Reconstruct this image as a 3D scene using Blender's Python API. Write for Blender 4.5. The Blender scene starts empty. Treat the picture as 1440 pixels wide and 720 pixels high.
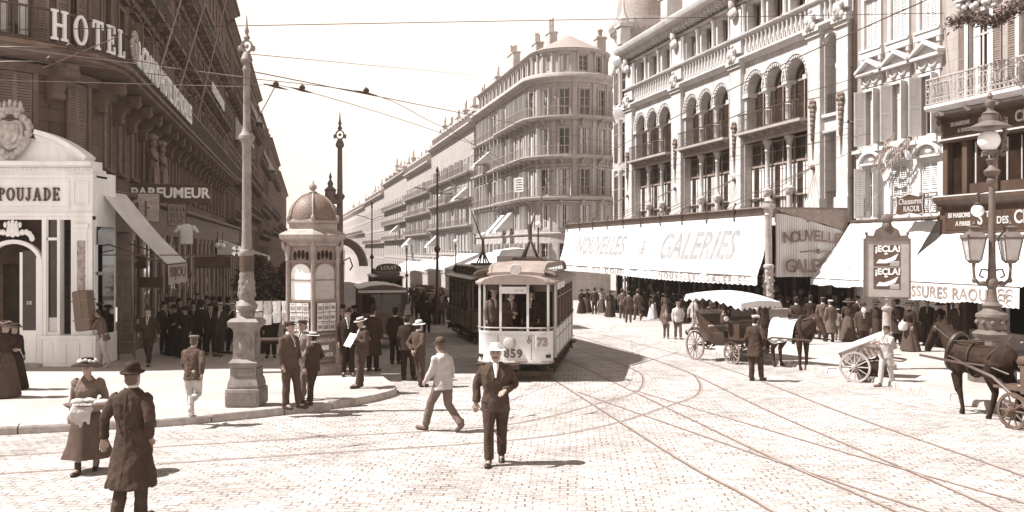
import bpy, bmesh, math, random
import numpy as np
from mathutils import Vector, Matrix, noise as mnoise

rng = random.Random(7)
R = math.radians
SC = bpy.context.scene
COL = SC.collection

# ---------------------------------------------------------------- camera, sky, sun, exposure
SLOPE = -0.0277                       # the street falls gently away from the camera
def gz(y):
 return SLOPE * y
FPX = 1300.0
cam_d = bpy.data.cameras.new('Camera')
cam = bpy.data.objects.new('Camera', cam_d); COL.objects.link(cam)
cam_d.sensor_width = 36.0
cam_d.lens = 36.0 * FPX / 1440.0
cam_d.shift_y = (350.0 - 360.0) / 1440.0     # horizon of level lines at row 350 of 720
cam_d.clip_end = 3000.0
cam.location = (0, 0, 2.8)
cam.rotation_euler = (R(90), 0, 0)
SC.camera = cam

SUN_EL, SHADOW_AZ = 55.0, (1.0, 0.07)        # shadows run to the right
_h = math.hypot(*SHADOW_AZ)
SUN_TO = Vector((-SHADOW_AZ[0] / _h * math.cos(R(SUN_EL)), -SHADOW_AZ[1] / _h * math.cos(R(SUN_EL)), math.sin(R(SUN_EL))))
sun_d = bpy.data.lights.new('Sun', 'SUN')
sun_d.energy = 5.0
sun_d.angle = R(0.5)
sun_d.color = (1.0, 0.992, 0.98)
sun = bpy.data.objects.new('Sun', sun_d); COL.objects.link(sun)
sun.location = (-30, 0, 60)
sun.rotation_euler = SUN_TO.to_track_quat('Z', 'Y').to_euler()

W = bpy.data.worlds.new('World'); SC.world = W
W.use_nodes = True
wn = W.node_tree.nodes; wl = W.node_tree.links
wn.clear()
w_out = wn.new('ShaderNodeOutputWorld'); w_bg = wn.new('ShaderNodeBackground')
w_sky = wn.new('ShaderNodeTexSky'); w_sky.sky_type = 'NISHITA'; w_sky.sun_disc = False
w_sky.sun_elevation = R(SUN_EL)
w_sky.sun_rotation = math.atan2(SUN_TO.x, SUN_TO.y)
w_sky.dust_density = 1.0; w_sky.air_density = 1.0
w_bw = wn.new('ShaderNodeRGBToBW')
w_mul = wn.new('ShaderNodeMix'); w_mul.data_type = 'RGBA'; w_mul.blend_type = 'MULTIPLY'
w_mul.inputs['Factor'].default_value = 1.0
w_mul.inputs[7].default_value = (5.7, 4.95, 4.35, 1)      # even bright haze-white, the plate is a sepia print: sky light in warm monochrome
w_pow = wn.new('ShaderNodeMath'); w_pow.operation = 'POWER'; w_pow.inputs[1].default_value = 0.07
wl.new(w_sky.outputs[0], w_bw.inputs[0]); wl.new(w_bw.outputs[0], w_pow.inputs[0]); # summer haze: the sky is brightest low down and darker overhead
w_tc = wn.new('ShaderNodeTexCoord'); w_sep = wn.new('ShaderNodeSeparateXYZ'); w_map = wn.new('ShaderNodeMapRange'); w_map.interpolation_type = 'SMOOTHSTEP'
w_map.inputs[1].default_value = .28; w_map.inputs[2].default_value = .80; w_map.inputs[3].default_value = 1.0; w_map.inputs[4].default_value = .28
w_h = wn.new('ShaderNodeMath'); w_h.operation = 'MULTIPLY'
wl.new(w_tc.outputs['Generated'], w_sep.inputs[0]); wl.new(w_sep.outputs[2], w_map.inputs[0]); wl.new(w_map.outputs[0], w_h.inputs[0]); wl.new(w_pow.outputs[0], w_h.inputs[1])
wl.new(w_h.outputs[0], w_mul.inputs[6])
wl.new(w_mul.outputs[2], w_bg.inputs['Color'])
w_bg.inputs['Strength'].default_value = 0.10
wl.new(w_bg.outputs[0], w_out.inputs['Surface'])

SC.view_settings.view_transform = 'Standard'
SC.view_settings.look = 'None'
SC.view_settings.exposure = 1.10
SC.view_settings.gamma = 1.0
SC.render.engine = 'CYCLES'
SC.cycles.max_bounces = 6
SC.cycles.volume_bounces = 0
SC.cycles.use_denoising = True
# ---------------------------------------------------------------- helpers
def tag(o, label=None, cat=None, group=None, kind=None):
 if label: o['label'] = label
 if cat: o['category'] = cat
 if group: o['group'] = group
 if kind: o['kind'] = kind
 return o

def empty(name, loc=(0, 0, 0), rz=0.0, label=None, cat=None, group=None, kind=None):
 o = bpy.data.objects.new(name, None); COL.objects.link(o)
 o.empty_display_size = .2
 o.location = loc; o.rotation_euler = (0, 0, rz)
 return tag(o, label, cat, group, kind)

def link(name, me, mats=None, parent=None, loc=None, rot=None):
 if mats is not None:
  if not isinstance(mats, (list, tuple)): mats = [mats]
  if len(me.materials) == 0:
   for m in mats: me.materials.append(m)
 o = bpy.data.objects.new(name, me); COL.objects.link(o)
 if parent: o.parent = parent
 if loc is not None: o.location = loc
 if rot is not None: o.rotation_euler = rot
 return o

def copy_obj(o, parent=None):
 c = o.copy(); COL.objects.link(c)
 c.parent = parent
 return c

def copy_tree(o, parent=None):
 c = copy_obj(o, parent)
 for ch in [x for x in KIDS.get(o.name, [])]:
  copy_tree(ch, c)
 return c
KIDS = {}
def index_kids():
 KIDS.clear()
 for o in bpy.data.objects:
  if o.parent: KIDS.setdefault(o.parent.name, []).append(o)

class MB:
 """collects shapes, builds ONE mesh object"""
 def __init__(s): s.v = []; s.f = []; s.m = []
 def add(s, verts, faces, mi=0, M=None):
  n = len(s.v)
  if M is not None: verts = [M @ Vector(p) for p in verts]
  s.v.extend([tuple(p) for p in verts])
  for f in faces:
   s.f.append([i + n for i in f]); s.m.append(mi)
  return s
 def box(s, x0, x1, y0, y1, z0, z1, mi=0, M=None, nx=1):
  xs = [x0 + (x1 - x0) * i / nx for i in range(nx + 1)]
  v = []
  for x in xs: v += [(x, y0, z0), (x, y1, z0), (x, y1, z1), (x, y0, z1)]
  f = [(0, 3, 2, 1)]
  for i in range(nx):
   a = 4 * i; b = a + 4
   for k in range(4):
    f.append((a + k, a + (k + 1) % 4, b + (k + 1) % 4, b + k))
  e = 4 * nx
  f.append((e, e + 1, e + 2, e + 3))
  return s.add(v, f, mi, M)
 def bevbox(s, x0, x1, y0, y1, z0, z1, b=.02, mi=0, M=None):
  bm = bmesh.new(); bmesh.ops.create_cube(bm, size=1)
  bmesh.ops.scale(bm, vec=(x1 - x0, y1 - y0, z1 - z0), verts=bm.verts)
  bmesh.ops.translate(bm, vec=((x0 + x1) / 2, (y0 + y1) / 2, (z0 + z1) / 2), verts=bm.verts)
  bmesh.ops.bevel(bm, geom=bm.edges[:], offset=b, segments=2, affect='EDGES', profile=.5)
  bm.verts.index_update()
  s.add([v.co.copy() for v in bm.verts], [[v.index for v in f.verts] for f in bm.faces], mi, M)
  bm.free(); return s
 def quad(s, a, b, c, d, mi=0): return s.add([a, b, c, d], [(0, 1, 2, 3)], mi)
 def loft(s, rings, mi=0, cap=True, M=None, closed=True):
  n = len(rings[0]); v = []; f = []
  for r in rings: v += list(r)
  for i in range(len(rings) - 1):
   for k in range(n if closed else n - 1):
    f.append((i * n + k, i * n + (k + 1) % n, (i + 1) * n + (k + 1) % n, (i + 1) * n + k))
  if cap and closed:
   f.append(tuple(range(n))[::-1]); e = (len(rings) - 1) * n
   f.append(tuple(range(e, e + n)))
  return s.add(v, f, mi, M)
 def tube(s, pts, r, n=8, mi=0, M=None, cap=True, flat=1.0):
  pts = [Vector(p) for p in pts]
  rr = r if isinstance(r, (list, tuple)) else [r] * len(pts)
  rings = []; prev = None
  for i, p in enumerate(pts):
   if i == 0: t = pts[1] - p
   elif i == len(pts) - 1: t = p - pts[i - 1]
   else: t = (pts[i + 1] - p).normalized() + (p - pts[i - 1]).normalized()
   if t.length < 1e-9: t = Vector((0, 0, 1))
   t.normalize()
   if prev is None:
    a = Vector((0, 0, 1)) if abs(t.z) < .9 else Vector((1, 0, 0))
    u = t.cross(a).normalized()
   else:
    u = prev - t * prev.dot(t)
    u = u.normalized() if u.length > 1e-6 else t.orthogonal().normalized()
   w = t.cross(u); prev = u
   rings.append([p + (u * math.cos(2 * math.pi * k / n) + w * math.sin(2 * math.pi * k / n) * flat) * rr[i] for k in range(n)])
  return s.loft(rings, mi, cap, M)
 def lathe(s, prof, n=16, c=(0, 0, 0), mi=0, M=None, cap=True, sx=1.0, sy=1.0, a0=0.0):
  rings = [[(c[0] + r * sx * math.cos(a0 + 2 * math.pi * k / n), c[1] + r * sy * math.sin(a0 + 2 * math.pi * k / n), c[2] + z) for k in range(n)] for r, z in prof]
  return s.loft(rings, mi, cap, M)
 def ball(s, c, r, n=12, m=8, mi=0, M=None):
  if not isinstance(r, (list, tuple)): r = (r, r, r)
  rings = []
  for i in range(m + 1):
   a = -math.pi / 2 + math.pi * (i + .02) / (m + .04)
   rings.append([(c[0] + r[0] * math.cos(a) * math.cos(2 * math.pi * k / n), c[1] + r[1] * math.cos(a) * math.sin(2 * math.pi * k / n), c[2] + r[2] * math.sin(a)) for k in range(n)])
  return s.loft(rings, mi, True, M)
 def prism(s, poly, y0, y1, mi=0, M=None):
  """polygon in XZ extruded along Y"""
  n = len(poly)
  v = [(p[0], y0, p[1]) for p in poly] + [(p[0], y1, p[1]) for p in poly]
  f = [tuple(range(n)), tuple(range(2 * n - 1, n - 1, -1))]
  for k in range(n): f.append((k, n + k, n + (k + 1) % n, (k + 1) % n))
  return s.add(v, f, mi, M)
 def sweep(s, prof, xs, mi=0, M=None):
  """profile in (y,z) swept along x stations"""
  return s.loft([[(x, p[0], p[1]) for p in prof] for x in xs], mi, True, M)
 def arcband(s, cx, cz, rx, rz, a0, a1, w, y0, y1, n=12, mi=0, M=None, wz=None):
  wz = w if wz is None else wz
  rings = []
  for i in range(n + 1):
   a = R(a0 + (a1 - a0) * i / n); ca, sa = math.cos(a), math.sin(a)
   o = (cx + rx * ca, cz + rz * sa); q = (cx + (rx - w) * ca, cz + (rz - wz) * sa)
   rings.append([(o[0], y0, o[1]), (o[0], y1, o[1]), (q[0], y1, q[1]), (q[0], y0, q[1])])
  return s.loft(rings, mi, True, M)
 def mesh(s, name, smooth=True, norm=True, bend=None, angle=38):
  if bend: s.v = [tuple(bend(*p)) for p in s.v]
  me = bpy.data.meshes.new(name)
  me.from_pydata([tuple(p) for p in s.v], [], s.f)
  if any(s.m): me.polygons.foreach_set('material_index', s.m)
  if norm:
   bm = bmesh.new(); bm.from_mesh(me)
   bmesh.ops.recalc_face_normals(bm, faces=bm.faces)
   bm.to_mesh(me); bm.free()
  if smooth:
   me.polygons.foreach_set('use_smooth', [True] * len(me.polygons))
   me.set_sharp_from_angle(angle=R(angle))
  me.update()
  return me
 def build(s, name, mats, parent=None, loc=None, rot=None, **kw):
  return link(name, s.mesh(name, **kw), mats, parent, loc, rot)

def xf(loc=(0, 0, 0), rx=0, ry=0, rz=0, sc=(1, 1, 1)):
 return Matrix.Translation(loc) @ Matrix.Rotation(R(rz), 4, 'Z') @ Matrix.Rotation(R(ry), 4, 'Y') @ Matrix.Rotation(R(rx), 4, 'X') @ Matrix.Diagonal((*sc, 1))

def aim(a, b):
 """matrix taking +Z unit segment to a->b"""
 a = Vector(a); b = Vector(b)
 return Matrix.Translation(a) @ (b - a).to_track_quat('Z', 'Y').to_matrix().to_4x4()

TMP = bpy.data.scenes.new('bench')      # a bench apart from the picture, removed at the end
def fuse(mb, name, voxel, smooth=2, wrinkle=0.0, wscale=9.0, seed=0):
 """one continuous skin over overlapping closed shapes"""
 me = mb.mesh(name + '_raw', smooth=False)
 o = bpy.data.objects.new(name + '_raw', me); TMP.collection.objects.link(o)
 m = o.modifiers.new('r', 'REMESH'); m.mode = 'VOXEL'; m.voxel_size = voxel; m.use_smooth_shade = True
 if smooth:
  k = o.modifiers.new('s', 'SMOOTH'); k.factor = .5; k.iterations = smooth
 vl = TMP.view_layers[0]; vl.update(); dg = vl.depsgraph
 out = bpy.data.meshes.new_from_object(o.evaluated_get(dg), preserve_all_data_layers=False, depsgraph=dg)
 bpy.data.objects.remove(o); bpy.data.meshes.remove(me)
 out.materials.clear()
 out.name = name
 if wrinkle:
  n = len(out.vertices); co = np.empty(n * 3); no = np.empty(n * 3)
  out.vertices.foreach_get('co', co); out.vertices.foreach_get('normal', no)
  co = co.reshape(-1, 3); no = no.reshape(-1, 3)
  d = np.array([mnoise.noise((x * wscale + seed, y * wscale, z * wscale * .55)) + .5 * mnoise.noise((x * wscale * 2.3, y * wscale * 2.3 + seed, z * wscale * 1.6)) for x, y, z in co])
  out.vertices.foreach_set('co', (co + no * (d * wrinkle)[:, None]).ravel())
 out.polygons.foreach_set('use_smooth', [True] * len(out.polygons))
 return out

def px(x, y_, h=0.0):
 """ground point (height h above it) seen at photo pixel (x, y_)"""
 d = (2.8 - h) * FPX / (y_ - 350.0 - FPX * -SLOPE)
 return Vector(((x - 720.0) * d / FPX, d, gz(d) + h))

def at(x, y_, d):
 """point at distance d seen at photo pixel"""
 return Vector(((x - 720.0) * d / FPX, d, 2.8 + (350.0 - y_) * d / FPX))

# ---------------------------------------------------------------- materials
def sep(v, t=1.0):
 v = max(0.0, v)
 k = t * max(0.0, 1 - v) ** 4.0
 return (v * (1 + .52 * k), v * (1 - .17 * k), v * (1 - .50 * k), 1)

MATS = {}
def mat(name, v, rough=.75, var=.12, scale=4.0, bump=.0, bscale=40.0, dirt=.0, spec=.3, t=1.0, metal=0.0, streak=False):
 if name in MATS: return MATS[name]
 m = bpy.data.materials.new(name); m.use_nodes = True
 nt = m.node_tree; N = nt.nodes; L = nt.links
 b = N['Principled BSDF']
 b.inputs['Roughness'].default_value = rough
 b.inputs['Specular IOR Level'].default_value = spec
 b.inputs['Metallic'].default_value = metal
 tc = N.new('ShaderNodeTexCoord')
 ns = N.new('ShaderNodeTexNoise'); ns.inputs['Scale'].default_value = scale; ns.inputs['Detail'].default_value = 6
 mp = N.new('ShaderNodeMapping'); L.new(tc.outputs['Object'], mp.inputs[0]); L.new(mp.outputs[0], ns.inputs['Vector'])
 if streak: mp.inputs['Scale'].default_value = (1, 1, .18)
 cr = N.new('ShaderNodeValToRGB')
 cr.color_ramp.elements[0].position = .3; cr.color_ramp.elements[1].position = .7
 cr.color_ramp.elements[0].color = sep(v * (1 - var), t); cr.color_ramp.elements[1].color = sep(v * (1 + var), t)
 L.new(ns.outputs['Fac'], cr.inputs[0])
 out = cr.outputs[0]
 if dirt:
  n2 = N.new('ShaderNodeTexNoise'); n2.inputs['Scale'].default_value = scale * .27; n2.inputs['Detail'].default_value = 8
  n2.inputs['Roughness'].default_value = .7
  L.new(mp.outputs[0], n2.inputs['Vector'])
  c2 = N.new('ShaderNodeValToRGB'); c2.color_ramp.elements[0].position = .42; c2.color_ramp.elements[1].position = .66
  c2.color_ramp.elements[0].color = (0, 0, 0, 1); c2.color_ramp.elements[1].color = (dirt, dirt, dirt, 1)
  L.new(n2.outputs['Fac'], c2.inputs[0])
  mx = N.new('ShaderNodeMix'); mx.data_type = 'RGBA'
  L.new(c2.outputs[0], mx.inputs['Factor']); L.new(out, mx.inputs[6]); mx.inputs[7].default_value = sep(v * .45, t)
  out = mx.outputs[2]
 L.new(out, b.inputs['Base Color'])
 if bump:
  nb = N.new('ShaderNodeTexNoise'); nb.inputs['Scale'].default_value = bscale; nb.inputs['Detail'].default_value = 4
  L.new(tc.outputs['Object'], nb.inputs['Vector'])
  bp = N.new('ShaderNodeBump'); bp.inputs['Strength'].default_value = bump; bp.inputs['Distance'].default_value = .02
  L.new(nb.outputs['Fac'], bp.inputs['Height']); L.new(bp.outputs[0], b.inputs['Normal'])
 MATS[name] = m
 return m

def brick_mat(name, v, bw, bh, mortar=.02, mv=.5, rough=.85, var=.15, vertical=True, dirt=.35, bump=.5, offset=.5, warp=0.0, rot=0.0, joints=0.0, t=1.0, fine=.35):
 """courses of blocks; vertical: mapped on x/z of the object, else on x/y"""
 if name in MATS: return MATS[name]
 m = bpy.data.materials.new(name); m.use_nodes = True
 nt = m.node_tree; N = nt.nodes; L = nt.links
 b = N['Principled BSDF']; b.inputs['Roughness'].default_value = rough; b.inputs['Specular IOR Level'].default_value = .25
 tc = N.new('ShaderNodeTexCoord'); vec = tc.outputs['Object']
 if vertical:
  sx = N.new('ShaderNodeSeparateXYZ'); cx = N.new('ShaderNodeCombineXYZ'); ad = N.new('ShaderNodeMath'); ad.operation = 'SUBTRACT'
  L.new(vec, sx.inputs[0]); L.new(sx.outputs[0], ad.inputs[0]); L.new(sx.outputs[1], ad.inputs[1])
  L.new(ad.outputs[0], cx.inputs[0]); L.new(sx.outputs[2], cx.inputs[1]); bvec = cx.outputs[0]
 else:
  mpp = N.new('ShaderNodeMapping'); mpp.inputs['Rotation'].default_value = (0, 0, rot); L.new(vec, mpp.inputs[0]); bvec = mpp.outputs[0]
 if warp:
  wn_ = N.new('ShaderNodeTexNoise'); wn_.inputs['Scale'].default_value = 1.3; L.new(vec, wn_.inputs['Vector'])
  sb = N.new('ShaderNodeVectorMath'); sb.operation = 'SUBTRACT'; L.new(wn_.outputs['Color'], sb.inputs[0]); sb.inputs[1].default_value = (.5, .5, .5)
  sc_ = N.new('ShaderNodeVectorMath'); sc_.operation = 'SCALE'; sc_.inputs['Scale'].default_value = warp; L.new(sb.outputs[0], sc_.inputs[0])
  ad2 = N.new('ShaderNodeVectorMath'); L.new(bvec, ad2.inputs[0]); L.new(sc_.outputs[0], ad2.inputs[1]); bvec = ad2.outputs[0]
 br = N.new('ShaderNodeTexBrick'); L.new(bvec, br.inputs['Vector'])
 br.offset = offset
 br.inputs['Scale'].default_value = 1.0
 br.inputs['Brick Width'].default_value = bw; br.inputs['Row Height'].default_value = bh
 br.inputs['Mortar Size'].default_value = mortar; br.inputs['Mortar Smooth'].default_value = .5
 br.inputs['Color1'].default_value = sep(v * (1 - var), t); br.inputs['Color2'].default_value = sep(v * (1 + var), t); br.inputs['Mortar'].default_value = sep(v * mv)
 if joints:
  nj = N.new('ShaderNodeTexNoise'); nj.inputs['Scale'].default_value = joints; nj.inputs['Detail'].default_value = 3; L.new(vec, nj.inputs['Vector'])
  rj = N.new('ShaderNodeValToRGB'); rj.color_ramp.elements[0].position = .42; rj.color_ramp.elements[1].position = .60
  rj.color_ramp.elements[0].color = sep(v * .95, t); rj.color_ramp.elements[1].color = sep(v * mv); L.new(nj.outputs['Fac'], rj.inputs[0]); L.new(rj.outputs[0], br.inputs['Mortar'])
 out = br.outputs['Color']
 ns = N.new('ShaderNodeTexNoise'); ns.inputs['Scale'].default_value = .55; ns.inputs['Detail'].default_value = 9; ns.inputs['Roughness'].default_value = .68
 if vertical:      # soot and rain streaks run down the front
  sm = N.new('ShaderNodeMapping'); sm.inputs['Scale'].default_value = (1.6, 1.6, .28); L.new(vec, sm.inputs[0]); L.new(sm.outputs[0], ns.inputs['Vector'])
 else: L.new(vec, ns.inputs['Vector'])
 c2 = N.new('ShaderNodeValToRGB'); c2.color_ramp.elements[0].position = .42; c2.color_ramp.elements[1].position = .72
 c2.color_ramp.elements[0].color = (1, 1, 1, 1); q = 1 - dirt; c2.color_ramp.elements[1].color = (q, q * .97, q * .93, 1)
 L.new(ns.outputs['Fac'], c2.inputs[0])
 mx = N.new('ShaderNodeMix'); mx.data_type = 'RGBA'; mx.blend_type = 'MULTIPLY'; mx.inputs['Factor'].default_value = 1
 L.new(out, mx.inputs[6]); L.new(c2.outputs[0], mx.inputs[7])
 n3 = N.new('ShaderNodeTexNoise'); n3.inputs['Scale'].default_value = 22; n3.inputs['Detail'].default_value = 5; L.new(vec, n3.inputs['Vector'])
 m3 = N.new('ShaderNodeMix'); m3.data_type = 'RGBA'; m3.blend_type = 'OVERLAY'; m3.inputs['Factor'].default_value = fine
 L.new(mx.outputs[2], m3.inputs[6]); L.new(n3.outputs['Fac'], m3.inputs[7])
 L.new(m3.outputs[2], b.inputs['Base Color'])
 bp = N.new('ShaderNodeBump'); bp.inputs['Strength'].default_value = bump; bp.inputs['Distance'].default_value = .02
 iv = N.new('ShaderNodeMath'); iv.operation = 'MULTIPLY_ADD'; iv.inputs[1].default_value = -1.0
 L.new(br.outputs['Fac'], iv.inputs[0]); L.new(n3.outputs['Fac'], iv.inputs[2])
 L.new(iv.outputs[0], bp.inputs['Height']); L.new(bp.outputs[0], b.inputs['Normal'])
 MATS[name] = m
 return m

def glass_mat(name, v=.02, rough=.08):  # opaque near-black panes stand in for the unlit rooms behind
 m = mat(name, v, rough=rough, var=.5, scale=1.2, spec=.6); return m

def stripe_mat(name, v, v2, freq, axis=0, rough=.85, duty=.5):
 if name in MATS: return MATS[name]
 m = bpy.data.materials.new(name); m.use_nodes = True
 nt = m.node_tree; N = nt.nodes; L = nt.links; b = N['Principled BSDF']; b.inputs['Roughness'].default_value = rough
 tc = N.new('ShaderNodeTexCoord'); sx = N.new('ShaderNodeSeparateXYZ'); L.new(tc.outputs['Object'], sx.inputs[0])
 ml = N.new('ShaderNodeMath'); ml.operation = 'MULTIPLY'; ml.inputs[1].default_value = freq; L.new(sx.outputs[axis], ml.inputs[0])
 fr = N.new('ShaderNodeMath'); fr.operation = 'FRACT'; L.new(ml.outputs[0], fr.inputs[0])
 gt = N.new('ShaderNodeMath'); gt.operation = 'GREATER_THAN'; gt.inputs[1].default_value = duty; L.new(fr.outputs[0], gt.inputs[0])
 mx = N.new('ShaderNodeMix'); mx.data_type = 'RGBA'; L.new(gt.outputs[0], mx.inputs['Factor'])
 mx.inputs[6].default_value = sep(v); mx.inputs[7].default_value = sep(v2)
 L.new(mx.outputs[2], b.inputs['Base Color'])
 MATS[name] = m
 return m

# ---------------------------------------------------------------- lettering
_fc = {}
def text_mesh(s, size, ext=.01, weight=0.0, shear=0.0, sx=1.0, spacing=1.0, align='CENTER'):
 k = (s, size, ext, weight, shear, sx, spacing, align)
 if k in _fc: return _fc[k].copy()
 c = bpy.data.curves.new('txt', 'FONT'); c.body = s; c.size = size; c.extrude = ext; c.offset = weight; c.shear = shear
 c.align_x = align; c.align_y = 'CENTER'; c.space_character = spacing; c.resolution_u = 3
 o = bpy.data.objects.new('txt', c); TMP.collection.objects.link(o)
 TMP.view_layers[0].update(); dg = TMP.view_layers[0].depsgraph
 me = bpy.data.meshes.new_from_object(o.evaluated_get(dg), depsgraph=dg)
 bpy.data.objects.remove(o); bpy.data.curves.remove(c)
 me.transform(Matrix.Diagonal((sx, 1, 1, 1)))
 me.transform(Matrix.Rotation(R(90), 4, 'X'))
 me.materials.clear(); me.name = 'lettering'
 _fc[k] = me
 return me.copy()

def text(s, size, m, parent=None, loc=(0, 0, 0), rz=0.0, rx=0.0, name='lettering', **kw):
 return link(name, text_mesh(s, size, **kw), m, parent, loc, (R(rx), 0, R(rz)))

def scrawl(parent, x0, x1, y, z0, z1, m, seed=1, rows=1):
 """writing too small to read: short uneven strokes"""
 r = random.Random(seed); mb = MB(); h = (z1 - z0) / rows
 for k in range(rows):
  x = x0 + r.uniform(0, .04)
  while x < x1 - h * .2:
   w = h * r.uniform(.10, .2); zt = z0 + h * (k + r.uniform(.7, .85)); zb = z0 + h * (k + r.uniform(.05, .15)); mb.box(x, x + w, y - .004, y, zb, zt)
   if r.random() < .6: zz = r.choice((zb, zt - w, (zb + zt) / 2)); mb.box(x + w, x + w * 2.4, y - .004, y, zz, zz + w * .8)
   x += h * r.uniform(.42, .6)
 o = mb.build('writing', m, parent, smooth=False); o['kind'] = 'stuff'; return o

def slab_glyph(mb, ch, x, z, h, y0, y1, w=.17, bend=None):
 """slab-serif capitals, returns advance"""
 S, T, F = w * h, .085 * h, .10 * h
 def B(a, b, c, d): mb.box(x + a * h, x + b * h, y0, y1, z + c * h, z + d * h)
 def stem(cx, serif_top=True, serif_bot=True):
  B(cx - w / 2, cx + w / 2, 0, 1)
  if serif_top: B(cx - w / 2 - .09, cx + w / 2 + .09, .915, 1)
  if serif_bot: B(cx - w / 2 - .09, cx + w / 2 + .09, 0, .085)
 e = w / 2 + .09
 if ch == 'H': stem(e); stem(e + .5); B(e, e + .5, .45, .55); return (2 * e + .5) * h
 if ch == 'O': mb.arcband(x + .4 * h, z + .5 * h, .40 * h, .51 * h, 0, 360, w * h, y0, y1, 20, wz=.10 * h); return .8 * h
 if ch == 'T': B(.36 - w / 2, .36 + w / 2, 0, 1); B(.2, .52, 0, .085); B(0, .72, .9, 1); B(0, .09, .72, 1); B(.63, .72, .72, 1); return .72 * h
 if ch in 'EL':
  stem(e); B(e, .66, 0, .1); B(.57, .66, 0, .28)
  if ch == 'E': B(e, .66, .9, 1); B(.57, .66, .74, 1); B(e, .5, .45, .55); B(.44, .52, .36, .64)
  return .7 * h
 if ch == 'P': stem(e); mb.arcband(x + (e + .12) * h, z + .73 * h, .34 * h, .27 * h, -90, 90, .16 * h, y0, y1, 10, wz=.09 * h); B(e, e + .13, .91, 1); B(e, e + .13, .46, .55); return .66 * h
 if ch == 'U': B(.1, .1 + w, .32, 1); B(.58, .58 + .1, .32, 1); B(0, .37, .915, 1); B(.49, .78, .915, 1); mb.arcband(x + .39 * h, z + .33 * h, .29 * h, .35 * h, 180, 360, .13 * h, y0, y1, 12, wz=.1 * h); return .78 * h
 if ch == 'J': B(.25, .25 + w, .28, 1); B(.15, .52, .915, 1); mb.arcband(x + .21 * h, z + .28 * h, .21 * h, .30 * h, 180, 360, .12 * h, y0, y1, 10, wz=.1 * h); return .54 * h
 if ch == 'A':
  mb.prism([(x + .10 * h, z), (x + .19 * h, z), (x + .45 * h, z + .9 * h), (x + .36 * h, z + h)], y0, y1)
  mb.prism([(x + .36 * h, z + h), (x + .50 * h, z + h), (x + .80 * h, z), (x + .62 * h, z)], y0, y1)
  B(.22, .62, .28, .37); B(.02, .28, 0, .085); B(.54, .88, 0, .085); return .88 * h
 if ch == 'D': stem(e); mb.arcband(x + (e + .05) * h, z + .5 * h, .48 * h, .5 * h, -90, 90, .16 * h, y0, y1, 14, wz=.09 * h); return .76 * h
 return .4 * h

def slab_text(s, h, y0, y1, gap=.14, x0=0.0, z0=0.0, mb=None):
 mb = mb or MB(); x = x0
 for ch in s:
  x += slab_glyph(mb, ch, x, z0, h, y0, y1) + gap * h
 return mb, x - gap * h
# ---------------------------------------------------------------- materials used all over
M_SETT = brick_mat('setts', .39, .21, .125, mortar=.013, mv=.28, vertical=False, dirt=.36, warp=.10, var=.16, bump=.6, rot=R(4), joints=3.5, t=.9, fine=.75)
M_PAVE = brick_mat('asphalt_flags', .36, 2.6, 2.6, mortar=.006, mv=.8, vertical=False, dirt=.22, var=.04, bump=.12)
M_KERB = mat('kerb_granite', .36, rough=.9, var=.25, scale=6, bump=.4, bscale=30, dirt=.3)
M_STEEL = mat('rail_steel', .24, rough=.6, var=.25, spec=.3)
M_GROOVE = mat('rail_groove', .10, rough=.9)
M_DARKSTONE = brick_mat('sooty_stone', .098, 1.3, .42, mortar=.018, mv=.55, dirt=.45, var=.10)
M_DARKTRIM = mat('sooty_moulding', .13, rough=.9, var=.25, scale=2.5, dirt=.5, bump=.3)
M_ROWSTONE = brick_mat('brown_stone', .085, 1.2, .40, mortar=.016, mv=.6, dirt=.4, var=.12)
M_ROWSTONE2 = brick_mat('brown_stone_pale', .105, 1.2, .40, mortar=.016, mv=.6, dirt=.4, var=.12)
M_WHITESTONE = brick_mat('pale_limestone', .51, 1.5, .5, mortar=.016, mv=.62, dirt=.42, var=.05, bump=.25)
M_WHITETRIM = mat('pale_limestone_trim', .51, rough=.8, var=.1, scale=2.2, dirt=.35, bump=.2)
M_MIDSTONE = brick_mat('corner_limestone', .38, 1.1, .38, mortar=.014, mv=.65, dirt=.28, var=.08, bump=.3)
M_MIDTRIM = mat('corner_trim', .38, rough=.85, var=.14, scale=1.5, dirt=.35)
M_PLASTER = mat('grey_plaster', .27, rough=.9, var=.10, scale=1.5, dirt=.3, bump=.15)
M_WHITEPLASTER = mat('white_plaster', .62, rough=.85, var=.06, scale=1.5, dirt=.25, bump=.1)
M_WHITEPAINT = mat('white_paint', .84, rough=.55, var=.06, scale=3, dirt=.30, streak=True)
M_SHUTTER = mat('pale_shutter', .55, rough=.7, var=.08, scale=3)
M_SHUTTERD = mat('drab_shutter', .19, rough=.75, var=.15, scale=3)
M_FRAMED = mat('dark_joinery', .09, rough=.6, var=.2)
M_FRAMEP = mat('pale_joinery', .42, rough=.6, var=.1)
M_GLASS = glass_mat('window_glass', .022)
M_GLASSD = glass_mat('shop_glass', .018, .05)
M_CURTAIN = mat('curtain', .60, rough=.9, var=.12, scale=6)
M_IRON = mat('black_iron', .045, rough=.5, var=.25, spec=.5)
M_IRONP = mat('railing_iron', .12, rough=.6, var=.2)
M_ZINC = mat('zinc_roof', .26, rough=.5, var=.15, scale=1.5, dirt=.3)
M_TILE = stripe_mat('clay_tiles', .30, .16, 4.0, axis=0)
M_DARK = mat('painted_dark', .02, rough=.9, var=.5, scale=2)  # near-black colour stands in for the shade inside shops and openings
M_WOOD = mat('dark_wood', .05, rough=.55, var=.3, scale=5, streak=True)
M_WOODM = mat('brown_wood', .13, rough=.6, var=.25, scale=5, streak=True)
M_CANVAS = mat('white_canvas', .60, rough=.9, var=.06, scale=2, dirt=.35, bump=.12, bscale=6)
M_CANVASG = mat('grey_canvas', .34, rough=.9, var=.1, scale=3)
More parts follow.
